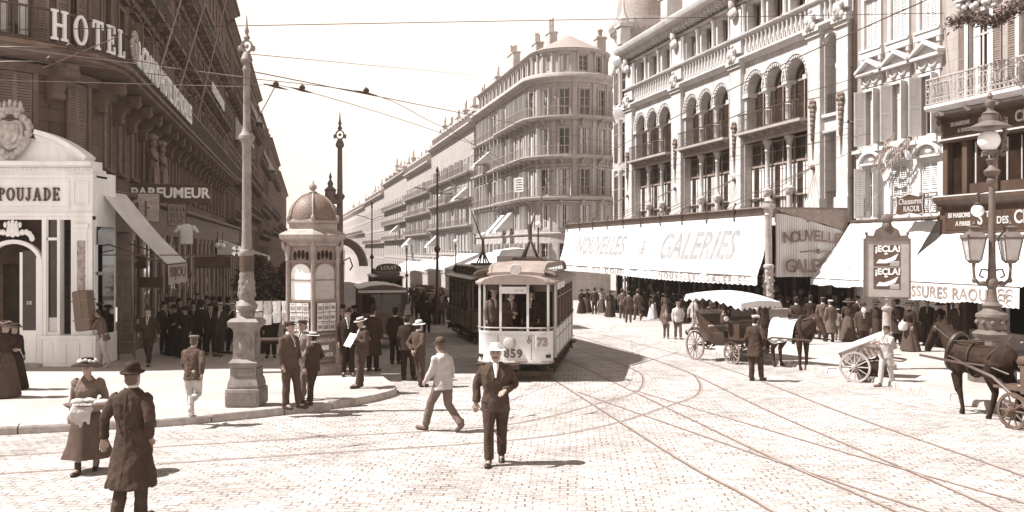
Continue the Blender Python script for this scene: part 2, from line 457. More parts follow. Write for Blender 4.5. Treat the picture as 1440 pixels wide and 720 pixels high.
M_LETTERW = mat('white_lettering', .72, rough=.6, var=.05)
M_LETTERD = mat('brown_lettering', .09, rough=.7, var=.2)
M_LETTERF = mat('faded_lettering', .46, rough=.9, var=.12, scale=3)
M_CHIM = mat('chimney_pot', .24, rough=.9, var=.2)

# ---------------------------------------------------------------- ground: one sloping sheet of setts out to the horizon
def ground_sheet():
 mb = MB()
 xs = [-900, -300, -80, -30, 30, 80, 300, 900]; ys = [-60, 0, 40, 80, 160, 320, 700, 2200]
 for i in range(len(xs) - 1):
  for j in range(len(ys) - 1):
   mb.quad((xs[i], ys[j], gz(ys[j])), (xs[i + 1], ys[j], gz(ys[j])), (xs[i + 1], ys[j + 1], gz(ys[j + 1])), (xs[i], ys[j + 1], gz(ys[j + 1])))
 o = mb.build('road', M_SETT, smooth=False, norm=False); tag(o, 'road of worn pale stone setts crossed by tram rails', 'road', kind='structure')
ground_sheet()

PAV_H = 0.14
def smooth_poly(pts, n=6):
 """Catmull-Rom through the points"""
 out = []
 for i in range(len(pts) - 1):
  p0 = Vector(pts[max(i - 1, 0)]); p1 = Vector(pts[i]); p2 = Vector(pts[i + 1]); p3 = Vector(pts[min(i + 2, len(pts) - 1)])
  for k in range(n):
   t = k / n
   out.append(.5 * ((2 * p1) + (p2 - p0) * t + (2 * p0 - 5 * p1 + 4 * p2 - p3) * t * t + (3 * p1 - p0 - 3 * p2 + p3) * t ** 3))
 out.append(Vector(pts[-1])); return out

def pavement(name, kerb_pts, back_pts, label, side):
 k = smooth_poly(kerb_pts)
 def nrm(i):
  a = k[max(i - 1, 0)]; b = k[min(i + 1, len(k) - 1)]; t = (b - a).normalized()
  return Vector((-t.y, t.x)) * side
 ins = [k[i] + nrm(i) * .30 for i in range(len(k))]
 mb = MB()
 poly = [(p.x, p.y, gz(p.y) + PAV_H) for p in ins] + [(p[0], p[1], gz(p[1]) + PAV_H) for p in back_pts]
 mb.add(poly, [tuple(range(len(poly)))])
 tri = mb.mesh(name, smooth=False, norm=False)
 bm = bmesh.new(); bm.from_mesh(tri); bmesh.ops.triangulate(bm, faces=bm.faces)
 for f in bm.faces:
  if f.normal.z < 0: f.normal_flip()
 bm.to_mesh(tri); bm.free()
 tag(link(name, tri, M_PAVE), label, 'pavement', kind='structure')
 # kerb stones, each about a metre long, with narrow joints
 mb = MB(); L = [0]
 for i in range(1, len(k)): L.append(L[-1] + (k[i] - k[i - 1]).length)
 def P(s):
  for i in range(1, len(k)):
   if s <= L[i] or i == len(k) - 1:
    t = (s - L[i - 1]) / max(1e-6, L[i] - L[i - 1]); a = k[i - 1].lerp(k[i], t); n = nrm(i - 1).lerp(nrm(i), t); return a, n
 s = 0.0; r = random.Random(5)
 while s < L[-1]:
  step = r.uniform(.9, 1.5) if s < 70 else 6.0
  e = min(s + step, L[-1]); g = .012; dz = r.uniform(-.008, .008)
  rings = []
  for t in (s + g, (s + e) / 2, e - g):
   a, n = P(t); b = a + n * .31; a2 = a + n * .03
   z = gz(a.y)
   rings.append([(a.x, a.y, z - .05), (a.x, a.y, z + PAV_H - .03 + dz), (a2.x, a2.y, z + PAV_H + .012 + dz), (b.x, b.y, z + PAV_H + .010 + dz), (b.x, b.y, z - .05)])
  mb.loft(rings); s = e
 tag(mb.build(name + '_kerb', M_KERB, angle=50), kind='structure')

KL = [(-60, -4), (-40, 4.2), (-20, 11.9), (-8.9, 16.1), (-6.4, 17.0), (-4.55, 18.4), (-3.45, 19.6), (-2.80, 20.9), (-2.75, 22.0), (-3.6, 25.2), (-5.75, 35), (-8.0, 45), (-13.4, 70), (-35.3, 170), (-90, 420)]
pavement('pavement', KL, [(-140, 420), (-60, 170), (-25, 60), (-20, 34), (-60, 34)], 'left pavement in front of the hotel', 1)
KR = [(11.0, -30), (10.3, 0), (9.95, 12), (9.8, 18), (9.72, 20.3), (8.95, 25.8), (6.4, 34.7), (4.42, 47.9), (-8.0, 99), (-32.0, 200), (-85, 420)]
pavement('pavement_opposite', KR, [(-20, 420), (30, 100), (45, 40), (60, -30)], 'right pavement in front of the department store', -1)

# ---------------------------------------------------------------- tram rails let into the setts
def rail(mb, pts, w=.045):
 p = smooth_poly(pts, 10)
 for off, ww, h, mi in ((0.0, w, .004, 0), (w * .5 + .02, .035, .0035, 1)):
  rings = []
  for i in range(len(p)):
   a = p[max(i - 1, 0)]; b = p[min(i + 1, len(p) - 1)]; t = (b - a).normalized(); n = Vector((-t.y, t.x))
   l = p[i] + n * (off - ww / 2); r_ = p[i] + n * (off + ww / 2)
   rings.append([(l.x, l.y, gz(l.y) + h), (r_.x, r_.y, gz(r_.y) + h)])
  mb.loft(rings, mi, cap=False, closed=False)
def track(a, b, lab):
 mb = MB(); rail(mb, a); rail(mb, b)
 tag(mb.build('tram_rails', [M_STEEL, M_GROOVE], smooth=False), lab, 'tram rails', kind='structure')
def off(pts, d):
 p = [Vector(q) for q in pts]; o = []
 for i in range(len(p)):
  a = p[max(i - 1, 0)]; b = p[min(i + 1, len(p) - 1)]; t = (b - a).normalized(); o.append(tuple(p[i] + Vector((-t.y, t.x)) * d))
 return o
TA = [(4.1, 3), (3.1, 10.9), (2.55, 14), (1.35, 23), (.2, 31), (-2.6, 45), (-15, 100), (-36, 200)]
track(TA, off(TA, -1.44), 'straight tram rails running down the street past the tram')
TB = [(-30, 9.5), (-18, 11.9), (-10, 13.6), (-3.2, 15.9), (-.6, 16.9), (.55, 17.9), (1.93, 20.1), (3.0, 22.06), (3.56, 24.9), (3.6, 27.2), (2.9, 32), (-.5, 48), (-13, 100), (-34, 200)]
track(TB, off(TB, -1.44), 'curved tram rails swinging from the cross street')
TC = [(6.0, 3), (5.76, 11.7), (5.3, 18.67), (5.0, 27), (3.9, 36), (1.2, 50), (-11, 100)]
track(TC, off(TC, -1.42), 'tram rails nearest the department store pavement')
TD = [(8.2, 2), (4.9, 11), (2.9, 17.5), (1.6, 22)]
track(TD, off(TD, -1.42), 'tram rails of the switch crossing the setts')

# ---------------------------------------------------------------- facade tools
class Bend:
 def __init__(s, r, phi): s.r = r; s.phi = phi; s.L = r * phi
 def ang(s, x): return min(max(x / s.r, 0), s.phi)
 def P(s, x, y, z):
  if x <= 0: return Vector((x, y, z))
  a = s.ang(x); sa, ca = math.sin(a), math.cos(a)
  q = max(0.0, x - s.L)
  return Vector((s.r * sa + q * ca - y * sa, s.r - s.r * ca + q * sa + y * ca, z))
class Straight:
 L = 0; r = 1e9; phi = 0
 def ang(s, x): return 0.0
 def P(s, x, y, z): return Vector((x, y, z))
STR = Straight()

def stations(B, x0, x1, extra=()):
 xs = {round(x0, 4), round(x1, 4)} | {round(e, 4) for e in extra if x0 < e < x1}
 if B.L:
  n = max(4, int(B.L / (.35 if B.L < 8 else .6)))
  for i in range(n + 1):
   v = B.L * i / n
   if x0 < v < x1: xs.add(round(v, 4))
 xs = sorted(xs); out = [xs[0]]
 for x in xs[1:]:
  if x - out[-1] > 1e-3: out.append(x)
 return out

def wall_open(mb, B, x0, x1, z0, z1, ops, rev=.3, y=0.0, mi=0):
 xs = stations(B, x0, x1, [o[0] for o in ops] + [o[1] for o in ops])
 zs = sorted({z0, z1} | {o[2] for o in ops if z0 < o[2] < z1} | {o[3] for o in ops if z0 < o[3] < z1})
 for i in range(len(xs) - 1):
  for j in range(len(zs) - 1):
   cx, cz = (xs[i] + xs[i + 1]) / 2, (zs[j] + zs[j + 1]) / 2
   if any(o[0] < cx < o[1] and o[2] < cz < o[3] for o in ops): continue
   mb.quad((xs[i], y, zs[j]), (xs[i + 1], y, zs[j]), (xs[i + 1], y, zs[j + 1]), (xs[i], y, zs[j + 1]), mi)
 for o in ops:
  a, b, c, d = o[:4]
  if len(o) > 4 and o[4] == 'a':
   r = (b - a) / 2; cx = (a + b) / 2; sp = d - r; n = 14
   arc = [(cx - r * math.cos(math.pi * k / n), sp + r * math.sin(math.pi * k / n)) for k in range(n + 1)]
   for k in range(n):
    p, q = arc[k], arc[k + 1]
    mb.quad((p[0], y, p[1]), (q[0], y, q[1]), (q[0], y, d), (p[0], y, d), mi)
    mb.quad((p[0], y, p[1]), (p[0], y + rev, p[1]), (q[0], y + rev, q[1]), (q[0], y, q[1]), mi)
   edges = [((a, c), (a, sp)), ((b, sp), (b, c))]
   if not (len(o) > 5): edges.append(((b, c), (a, c)))
  else:
   edges = [((a, c), (a, d)), ((a, d), (b, d)), ((b, d), (b, c)), ((b, c), (a, c))]
   if len(o) > 5 and o[5] == 'notop': edges.pop(1)
  for p, q in edges:
   if abs(p[0] - q[0]) + abs(p[1] - q[1]) < 1e-6: continue
   mb.quad((p[0], y, p[1]), (p[0], y + rev, p[1]), (q[0], y + rev, q[1]), (q[0], y, q[1]), mi)

def profile_run(mb, B, x0, x1, prof, mi=0):
 mb.sweep(prof, stations(B, x0, x1), mi)

def cornice_prof(z, h, p):
 return [(.02, z), (-p * .25, z), (-p * .3, z + h * .3), (-p * .8, z + h * .55), (-p * .85, z + h * .62), (-p, z + h * .65), (-p, z + h * .9), (-p * .96, z + h), (.02, z + h)]

def corbel(mb, x, zt, proj, h, w, mi=0):
 pts = []
 for i in range(9):
  t = i / 8; pts.append((-.02 - proj * (1 - t) ** 1.0 * (0.92 + .1 * math.sin(t * 9)), zt - h * t))
 rings = []
 for sx in (-w / 2, w / 2):
  rings.append([(x + sx, .03, zt)] + [(x + sx, p[0], p[1]) for p in pts] + [(x + sx, .03, zt - h)])
 mb.loft(rings, mi)
 # scroll rolls on the cheeks
 mb.tube([(x - w * .62, -proj * .74, zt - h * .22), (x + w * .62, -proj * .74, zt - h * .22)], h * .17, 10, mi)
 mb.tube([(x - w * .58, -proj * .20, zt - h * .80), (x + w * .58, -proj * .20, zt - h * .80)], h * .12, 10, mi)

def railing(mb, B, x0, x1, y, z, h, step=.14, mi=0, ornate=False, b=.010):
 xs = stations(B, x0, x1)
 for zz, t in ((z + .06, .018), (z + h, .03)) + (((z + h * .8, .014), (z + h * .25, .014)) if ornate else ()):
  mb.sweep([(y - t, zz - t), (y - t, zz + t), (y + t, zz + t), (y + t, zz - t)], xs, mi)
 n = max(1, int((x1 - x0) / step))
 for i in range(n + 1):
  x = x0 + (x1 - x0) * i / n
  mb.box(x - b, x + b, y - b, y + b, z, z + h, mi)
 if ornate:
  for i in range(n):
   x = x0 + (x1 - x0) * (i + .5) / n; r = step * .42
   for zc in (.90 * h, .52 * h, .14 * h) if ornate == 2 else (.90 * h, .52 * h):
    rz_ = r if zc != .52 * h else h * .20
    mb.arcband(x, z + zc, r, rz_, 0, 360, .016, y - .008, y + .008, 8, mi)

_wm = {}
def win_meshes(w, h, kind):
 k = (round(w, 3), round(h, 3), kind)
 if k in _wm: return _wm[k]
 mb = MB(); g = MB(); f = .07; yf, yb = .14, .22
 top = h
 if kind == 'arch':
  r = w / 2; sp = h - r
  mb.arcband(0, sp, r, r, 0, 180, f, yf, yb, 14)
  mb.box(-w / 2, -w / 2 + f, yf, yb, 0, sp); mb.box(w / 2 - f, w / 2, yf, yb, 0, sp)
  mb.box(-w / 2 + f, w / 2 - f, yf - .01, yb + .01, sp - .06, sp + .06); mb.box(-.04, .04, yf - .005, yb + .005, 0, sp - .06)
  mb.arcband(0, sp, r * .55, r * .55, 0, 180, .05, yf, yb, 10); mb.box(-.025, .025, yf + .01, yb - .01, sp + .06, h - f)
  mb.box(-w / 2 + f, w / 2 - f, yf, yb, 0, .10)
  pts = [(-w / 2, 0), (w / 2, 0)] + [(r * math.cos(math.pi * i / 14), sp + r * math.sin(math.pi * i / 14)) for i in range(15)]
  g.prism(pts, .17, .19)
 else:
  mb.box(-w / 2, -w / 2 + f, yf, yb, 0, h); mb.box(w / 2 - f, w / 2, yf, yb, 0, h)
  mb.box(-w / 2 + f, w / 2 - f, yf, yb, h - f, h); mb.box(-w / 2 + f, w / 2 - f, yf, yb, 0, .12)
  mb.box(-.045, .045, yf - .005, yb + .005, .12, h - f)
  n = 4 if kind == 'fine' else (3 if kind == 'casement' else 1)
  for i in range(1, n):
   z = h * i / n
   mb.box(-w / 2 + f, w / 2 - f, yf + .02, yb - .02, z - .02, z + .02)
  if kind == 'transom': mb.box(-w / 2 + f, w / 2 - f, yf - .01, yb + .01, h * .74, h * .74 + .08)
  g.box(-w / 2 + .01, w / 2 - .01, .17, .19, .01, h - .01)
 _wm[k] = (mb.mesh('window', smooth=False), g.mesh('pane', smooth=False))
 return _wm[k]

_sm = {}
def shutter_mesh(w, h):
 k = (round(w, 3), round(h, 3))
 if k in _sm: return _sm[k]
 mb = MB(); t = .02; f = .055
 mb.box(0, f, -t, t, 0, h); mb.box(w - f, w, -t, t, 0, h)
 for z in (0, h * .5 - f / 2, h - f): mb.box(f, w - f, -t, t, z, z + f)
 n = int(h / .085)
 for i in range(n):
  z = .05 + (h - .1) * i / n
  mb.add([(f, -t, z), (w - f, -t, z), (w - f, t * .7, z + .06), (f, t * .7, z + .06), (f, -t, z + .012), (w - f, -t, z + .012), (w - f, t * .7, z + .072), (f, t * .7, z + .072)],
    [(0, 1, 2, 3), (4, 7, 6, 5), (0, 4, 5, 1), (1, 5, 6, 2), (2, 6, 7, 3), (3, 7, 4, 0)])
 _sm[k] = mb.mesh('shutter', smooth=False)
 return _sm[k]

def pane_choice(r, glass, curtain):
 return glass

_su = {}
def surround_mesh(w, h, t, d, head, sill):
 k = (round(w, 3), round(h, 3), t, d, head, sill)
 if k not in _su:
  mb = MB(); surround(mb, 0, 0, w, h, t, d, head, 0, sill); _su[k] = mb.mesh('surround', smooth=False)
 return _su[k]

def place(root, B, name, me, m, x, y, z):
 return link(name, mat_copy(me, m), None, root, B.P(x, y, z), (0, 0, B.ang(x)))

def put_window(root, B, x, z, w, h, kind='casement', fm=None, gm=None, shut=None, sm=None, rev=0.0, r=rng, curtain=.25, su=None, sumat=None):
 a = B.ang(x); fme, gme = win_meshes(w, h, kind)
 key = fme.name + fm.name
 o = link('window', mat_copy(fme, fm), None, root, B.P(x, rev, z), (0, 0, a))
 link('pane', mat_copy(gme, gm), None, o)
 if su:
  so = link('surround', mat_copy(surround_mesh(w, h, *su), sumat), None, o, (0, -rev, 0))
 if curtain and r.random() < curtain:
  c = curtain_mesh(w, h); link('curtain', mat_copy(c, M_CURTAIN), None, o)
 if shut:
  sw = w / 2
  me = mat_copy(shutter_mesh(round(sw, 3), round(h, 3)), sm or M_SHUTTER)
  for sgn in (-1, 1):
   state = shut if shut != 'mix' else r.choice(['open', 'open', 'closed', 'ajar'])
   if state == 'open':       # folded flat on the wall
    px_ = x - w / 2 - sw if sgn < 0 else x + w / 2
    s = link('shutter', me, None, root, B.P(px_, -.04, z), (0, 0, B.ang(px_)))
   elif state == 'closed':
    px_ = x - w / 2 if sgn < 0 else x
    s = link('shutter', me, None, root, B.P(px_, .04, z), (0, 0, a))
   else:                     # standing out from the wall
    px_ = x - w / 2 if sgn < 0 else x + w / 2
    an = R(-105) if sgn < 0 else R(-70)
    s = link('shutter', me, None, root, B.P(px_, -.02, z), (0, 0, a + an))
 return o

_mc = {}
def mat_copy(me, m):
 k = (me.name, m.name)
 if k not in _mc:
  c = me.copy(); c.materials.clear(); c.materials.append(m); _mc[k] = c
 return _mc[k]
_cm = {}
def curtain_mesh(w, h):
 k = (round(w, 3), round(h, 3))
 if k in _cm: return _cm[k]
 mb = MB()
 for s in (-1, 1):
  pts = []
  n = 10
  for i in range(n + 1):
   t = i / n; pts.append((s * (w / 2 - .05 - t * w * .30), .150 + .012 * math.sin(t * 20)))
  mb.loft([[(p[0], p[1], z) for p in pts] for z in (.10, h * .5, h - .08)], closed=False, cap=False)
 _cm[k] = mb.mesh('curtain'); return _cm[k]

def surround(mb, x, z, w, h, t=.16, d=.06, head=None, mi=0, sill=True):
 """stone frame about an opening (unrolled coordinates), head: None | 'cornice' | 'ped' | 'arc'"""
 mb.box(x - w / 2 - t, x - w / 2, -d, .01, z, z + h, mi); mb.box(x + w / 2, x + w / 2 + t, -d, .01, z, z + h, mi)
 mb.box(x - w / 2 - t, x + w / 2 + t, -d - .002, .01, z + h, z + h + t, mi)
 if sill: mb.box(x - w / 2 - t - .05, x + w / 2 + t + .05, -d - .10, .01, z - .12, z - .005, mi)
 W2 = w / 2 + t + .12; zt = z + h + t
 if head: mb.box(x - W2, x + W2, -.22, .01, zt + .20, zt + .30, mi)
 if head == 'ped':
  hh = .48
  mb.prism([(x - W2, zt + .30), (x + W2, zt + .30), (x, zt + .30 + hh)], -.06, .01, mi)
  for s in (-1, 1):
   mb.prism([(x + s * (W2 + .05), zt + .30), (x + s * (W2 + .05), zt + .40), (x, zt + .30 + hh + .12), (x, zt + .30 + hh)], -.26, -.01, mi)
 if head == 'arc':
  mb.arcband(x, zt + .30, W2, .50, 0, 180, .11, -.26, .01, 12, mi)
  mb.arcband(x, zt + .30, W2 - .11, .39, 0, 180, .39, -.05, .01, 10, mi, wz=.36)

def chimney(root, x0, x1, y0, y1, z0, z1, pots, mats, name='chimney'):
 mb = MB(); mb.bevbox(x0, x1, y0, y1, z0, z1, .03); mb.box(x0 - .08, x1 + .08, y0 - .08, y1 + .08, z1 - .22, z1 - .06)
 c = mb.build(name, mats[0], root)
 p = MB(); n = pots
 for i in range(n):
  x = x0 + (x1 - x0) * (i + .5) / n; hh = rng.uniform(.7, 1.5)
  p.tube([(x, (y0 + y1) / 2, z1), (x, (y0 + y1) / 2, z1 + hh)], [.11, .085], 7)
  if rng.random() < .5: p.lathe([(.13, 0), (.14, .05), (.02, .22)], 7, (x, (y0 + y1) / 2, z1 + hh))
 p.build('chimney_pots', mats[1], c)
 return c
# ---------------------------------------------------------------- hotel on the left corner
UL = Vector((-.218, .976)).normalized()
PHI_L = math.atan2(UL.y, UL.x)
HB = Bend(4.0, PHI_L); HO = Vector((-17.9, 26.16))
HX1 = HB.L + 52.0
hotel = empty('hotel', (HO.x, HO.y, 0), 0, 'sooty brown corner hotel with white roof-high lettering on its balcony railing, at the left', 'hotel')
hb = HB
H_BAYS = [-6.0, -3.6, -1.2, 1.15, 3.5, 5.8] + [HB.L + 1.8 + 2.6 * i for i in range(19)]
H_FL = [  # sill, h, w, kind, shutters
 (5.65, 2.45, .98, 'casement', 'closed'), (9.15, 2.75, 1.0, 'casement', 'mix'), (13.2, 2.5, 1.0, 'casement', 'mix'), (16.9, 2.2, .98, 'casement', 'mix'), (20.3, 1.8, .95, 'casement', 'mix')]
ops = []
for x in H_BAYS:
 for (z, h, w, k, s) in H_FL: ops.append((x - w / 2, x + w / 2, z, z + h))
mb = MB(); wall_open(mb, hb, -22, HX1, 4.5, 23.6, ops, .26)
mb.quad((HX1, 0, -5), (HX1, 14, -5), (HX1, 14, 23.6), (HX1, 0, 23.6)); mb.quad((-22, 0, -3), (-22, 14, -3), (-22, 14, 23.6), (-22, 0, 23.6))
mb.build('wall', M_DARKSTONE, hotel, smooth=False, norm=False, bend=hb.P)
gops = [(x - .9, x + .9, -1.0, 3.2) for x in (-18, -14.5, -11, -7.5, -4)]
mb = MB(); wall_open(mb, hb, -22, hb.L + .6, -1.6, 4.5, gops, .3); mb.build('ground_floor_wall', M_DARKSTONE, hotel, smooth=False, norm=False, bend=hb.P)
for g_ in gops: put_window(hotel, hb, (g_[0] + g_[1]) / 2, -1.0, 1.8, 4.2, 'transom', M_FRAMED, M_GLASSD, curtain=0)
# flat roof and attic block behind the cornice
mb = MB()
xs = [x for x in stations(hb, -22, HX1)]
mb.loft([[(x, -.02, 23.6), (x, 1.7, 25.2), (x, 1.75, 25.2)] for x in xs], cap=False, closed=False)
mb.build('roof', M_ZINC, hotel, bend=hb.P)
mb = MB(); mb.add([(-22, 2, 25.1), (1.0, 3.2, 25.1), (2.2, 5, 25.1), (-9.2, 56, 25.1), (-24, 60, 25.1)], [(0, 1, 2, 3, 4)]); mb.build('roof_deck', M_ZINC, hotel, smooth=False)
mb = MB()
profile_run(mb, hb, -22, HX1, cornice_prof(22.8, .95, 1.25))
for z, p in ((12.6, .18), (16.2, .16), (19.5, .16)): profile_run(mb, hb, -22, HX1, [(.02, z), (-p, z), (-p * 1.3, z + .14), (-p * 1.3, z + .22), (.02, z + .3)])
profile_run(mb, hb, -22, HX1, [(.02, 8.10), (-.12, 8.10), (-.18, 8.25), (-.30, 8.36), (.02, 8.42)])
mb.build('cornice', M_DARKTRIM, hotel, bend=hb.P)
for x in H_BAYS:
 for i, (z, h, w, k, s) in enumerate(H_FL):
  if x > 34 and z > 19: continue
  put_window(hotel, hb, x, z, w, h, k, M_FRAMED, M_GLASS, s, M_SHUTTERD, 0, curtain=.12, su=(.15, .07, 'cornice' if i in (1, 2) else None, True), sumat=M_DARKTRIM)
# main balcony ledge with big scrolled consoles
mb = MB()
profile_run(mb, hb, -22, HX1, [(.02, 8.44), (-1.0, 8.50), (-1.12, 8.58), (-1.12, 8.68), (-1.25, 8.72), (-1.25, 8.84), (.02, 8.84)])
bal = mb.build('balcony', M_DARKTRIM, hotel, bend=hb.P)
mb = MB(); mids = [(H_BAYS[i] + H_BAYS[i + 1]) / 2 for i in range(len(H_BAYS) - 1)]
corbel(mb, 0, 0, 1.0, 1.15, .42); cme = mb.mesh('console')
for x in mids: place(hotel, hb, 'console', cme, M_DARKTRIM, x, 0, 8.43)
mb = MB(); railing(mb, hb, -22, HX1, -1.17, 8.84, 1.0, .13); mb.build('railing', M_IRON, hotel, bend=hb.P, smooth=False, norm=False)
# smaller balconies on the upper floors, each on two consoles
for x in H_BAYS[3:]:
 for z in (12.95, 16.55):
  b = MB(); b.box(x - .95, x + .95, -.75, .0, z - .02, z + .12, nx=4)
  corbel(b, x - .7, z - .02, .55, .5, .18); corbel(b, x + .7, z - .02, .55, .5, .18)
  o = b.build('balcony', M_DARKTRIM, hotel, bend=hb.P)
  b = MB(); railing(b, hb, x - .92, x + .92, -.70, z + .12, .85, .12); b.box(x - .93, x - .91, -.70, 0, z + .92, z + .97); b.box(x + .91, x + .93, -.70, 0, z + .92, z + .97)
  b.build('railing', M_IRON, o, bend=hb.P, smooth=False, norm=False)
# big white letters fixed to the front of the railing
gap = .46
mbw, wid = slab_text('HOTEL', .90, -.03, .03, gap=.32)
hl = MB(); hl.v = []; hl.f = mbw.f; hl.m = mbw.m
x_start = -1.72
# HOTEL runs round the curved corner of the railing (measured on the curve of the railing itself)
def rail_map(x, y, z):
 rr = hb.r + 1.25
 if x <= 0: return hb.P(x, y - 1.25, z)
 return hb.P(min(x / rr, PHI_L) * hb.r + max(0, x - rr * PHI_L), y - 1.25, z)
HOT0 = 5.10
hl.v = [tuple(rail_map(v[0] * .70 + HOT0, v[1], v[2] + 8.98)) for v in mbw.v]
hl.build('lettering', M_LETTERW, hotel, smooth=False)
def wrap_text(s, size, x, zc, mapf, m, root, **kw):
 me = text_mesh(s, size, align='LEFT', **kw)
 for v in me.vertices: v.co = mapf(v.co.x + x, v.co.y, v.co.z + zc)
 return link('lettering', me, m, root)
wrap_text('& GRAND HOTEL DE NOAILLES', 1.28, (hb.r + 1.25) * PHI_L + .5, 9.50, rail_map, M_LETTERW, hotel, weight=.03, sx=.86, ext=.03, spacing=1.0)
# second sign on the railing of a floor above, far along
wrap_text('HOTEL DE NOAILLES', 1.0, (hb.r + 1.25) * PHI_L + 31, 13.6, lambda x, y, z: rail_map(x, y + .42, z), M_LETTERW, hotel, weight=.02, ext=.03)
b = MB(); mb0 = (hb.r + 1.25) * PHI_L - .35
def crest_shape(c, k, y):
 m = MB()
 prof = [(0, -.5), (.28, -.40), (.42, -.12), (.42, .30), (.22, .38), (0, .34), (-.22, .38), (-.42, .30), (-.42, -.12), (-.28, -.40)]
 m.prism([(c[0] + p[0] * k, c[1] + p[1] * k) for p in prof], y - .10 * k, y)
 m.prism([(c[0] + p[0] * k * .7, c[1] + p[1] * k * .7) for p in prof], y - .16 * k, y - .10 * k)
 for i in range(22):       # scrolled cartouche
  a = 2 * math.pi * i / 22; rx = .60 + .07 * math.sin(3 * a); rz_ = .62 + .06 * math.cos(4 * a)
  m.ball((c[0] + rx * math.cos(a) * k, y - .07 * k, c[1] + rz_ * math.sin(a) * k), (.13 * k, .12 * k, .13 * k), 8, 6)
 for sx in (-.34, -.17, 0, .17, .34): m.ball((c[0] + sx * k, y - .08 * k, c[1] + (.86 - abs(sx) * .2) * k), (.07 * k, .07 * k, .14 * k), 8, 6)
 m.box(c[0] - .42 * k, c[0] + .42 * k, y - .16 * k, y, c[1] + .62 * k, c[1] + .74 * k)
 return m
cs = crest_shape((0, 0), .62, 0.0)
cs.v = [tuple(rail_map(v[0] + mb0, v[1] - .04, v[2] + 9.5)) for v in cs.v]
cs.build('crest', mat('gilt_crest', .30, rough=.6, var=.3, scale=9), hotel)
# caryatid statue standing between the first-floor windows
def statue(x):
 m = MB(); y = -.45
 m.lathe([(.36, 5.05), (.36, 5.25), (.28, 5.35)], 12, (x, y, 0))
 m.tube([(x, y, 5.3), (x + .05, y - .05, 6.0), (x - .02, y - .03, 6.55), (x, y, 6.95), (x, y, 7.12)], [.30, .27, .23, .26, .09], 12)
 m.ball((x + .02, y - .05, 7.30), (.13, .15, .17), 10, 8)
 m.tube([(x - .22, y, 6.95), (x - .42, y - .12, 6.7), (x - .2, y - .3, 6.55)], [.09, .08, .06], 8)
 m.tube([(x + .22, y, 6.95), (x + .40, y, 7.25), (x + .2, y - .05, 7.52)], [.09, .08, .06], 8)
 for k in range(7): m.tube([(x - .24 + .08 * k, y - .22 + .03 * abs(k - 3), 6.3), (x - .28 + .09 * k, y - .26 + .03 * abs(k - 3), 5.35)], [.05, .07], 6)
 m.ball((x, y + .05, 7.6), (.34, .3, .16), 10, 6)
 return fuse_bend(m, 'statue')
def fuse_bend(m, name):
 m.v = [tuple(hb.P(*p)) for p in m.v]
 return fuse(m, name, .035, 1, .02, 9)
for xs_ in (HB.L + 8.85, HB.L + 11.4):
 link('statue', statue(xs_), mat('statue_stone', .19, rough=.9, var=.2, dirt=.3), hotel)
# flagpoles leaning out over the street
for q, (L_, dx) in zip((5.5, 11.0, 19.0), ((6.5, 1.2), (6.5, 1.2), (7.5, 1.0))):
 x = HB.L + q; a = Vector(hb.P(x, -1.0, 9.0)); b2 = Vector(hb.P(x + dx, -2.6, 9.0 + L_))
 m = MB(); m.tube([a, b2], [.05, .03], 8); m.ball(b2, .07); m.build('flagpole', mat('flagpole_paint', .24), hotel)

# ground-floor shops under the balcony, built out to its line
M_PILA = mat('pilaster_tan', .22, rough=.6, var=.2, dirt=.4)
def shops():
 y0 = -1.1
 x = HB.L + .2; i = 0; mbp = MB(); dark = MB(); fasc = MB(); fr = MB(); gl = MB(); cur = MB()
 profile_run(fasc, hb, HB.L * .55, HX1, [(.0, 4.1), (y0, 4.1), (y0 - .04, 4.42), (y0 - .25, 4.52), (y0 - .25, 4.66), (.0, 4.75)])
 profile_run(fasc, hb, HB.L * .55, HX1, [(y0 + .3, 3.35), (y0 - .03, 3.35), (y0 - .03, 4.09), (y0 + .3, 4.09)])
 while x < HX1 - 2.5:
  w = rng.choice([2.1, 2.5, 2.9]); zb = gz(31 + (x - HB.L) * .976) + PAV_H - .3
  mbp = MB(); mbp.box(x - .22, x + .22, y0 - .05, y0 + .4, zb, 3.35); mbp.box(x - .26, x + .26, y0 - .09, y0 + .4, zb, zb + 1.0); mbp.box(x - .26, x + .26, y0 - .09, y0 + .4, 3.1, 3.34); mbp.build('shop_pilaster', M_PILA, hotel, bend=hb.P, smooth=False)
  a, b_ = x + .22, x + w - .22
  fr.box(a, b_, y0 + .02, y0 + .10, zb, zb + .85)
  for xx in (a, (a + b_) / 2, b_): fr.box(xx - .035, xx + .035, y0 + .02, y0 + .10, zb + .85, 3.34)
  fr.box(a, b_, y0 + .03, y0 + .09, 2.35, 2.45)
  gl.box(a, b_, y0 + .05, y0 + .07, zb + .85, 3.34)
  for k in range(5):       # goods in the window
   gx = rng.uniform(a + .2, b_ - .2); gzz = zb + rng.uniform(.9, 2.6)
   cur.box(gx - rng.uniform(.05, .25), gx + rng.uniform(.05, .2), y0 + .028, y0 + .048, gzz, gzz + rng.uniform(.1, .5))
  x += w; i += 1
 s = fasc.build('shop_fascia', mat('fascia_brown', .085, rough=.6, var=.25, dirt=.3), hotel, bend=hb.P)
 f = fr.build('shop_window', M_WOODM, hotel, bend=hb.P, smooth=False)
 gl.build('pane', M_GLASSD, f, bend=hb.P, smooth=False)
 tag_stuff = cur.build('goods', mat('goods_mixed', .26, rough=.8, var=.6, scale=1.4), f, bend=hb.P, smooth=False); tag_stuff['kind'] = 'stuff'
 m = MB()    # roof of the built-out shops
 m.loft([[(xx, 0, 4.76), (xx, y0, 4.70)] for xx in stations(hb, HB.L * .55, HX1)], cap=False, closed=False); m.build('shop_roof', M_ZINC, hotel, bend=hb.P)
shops()

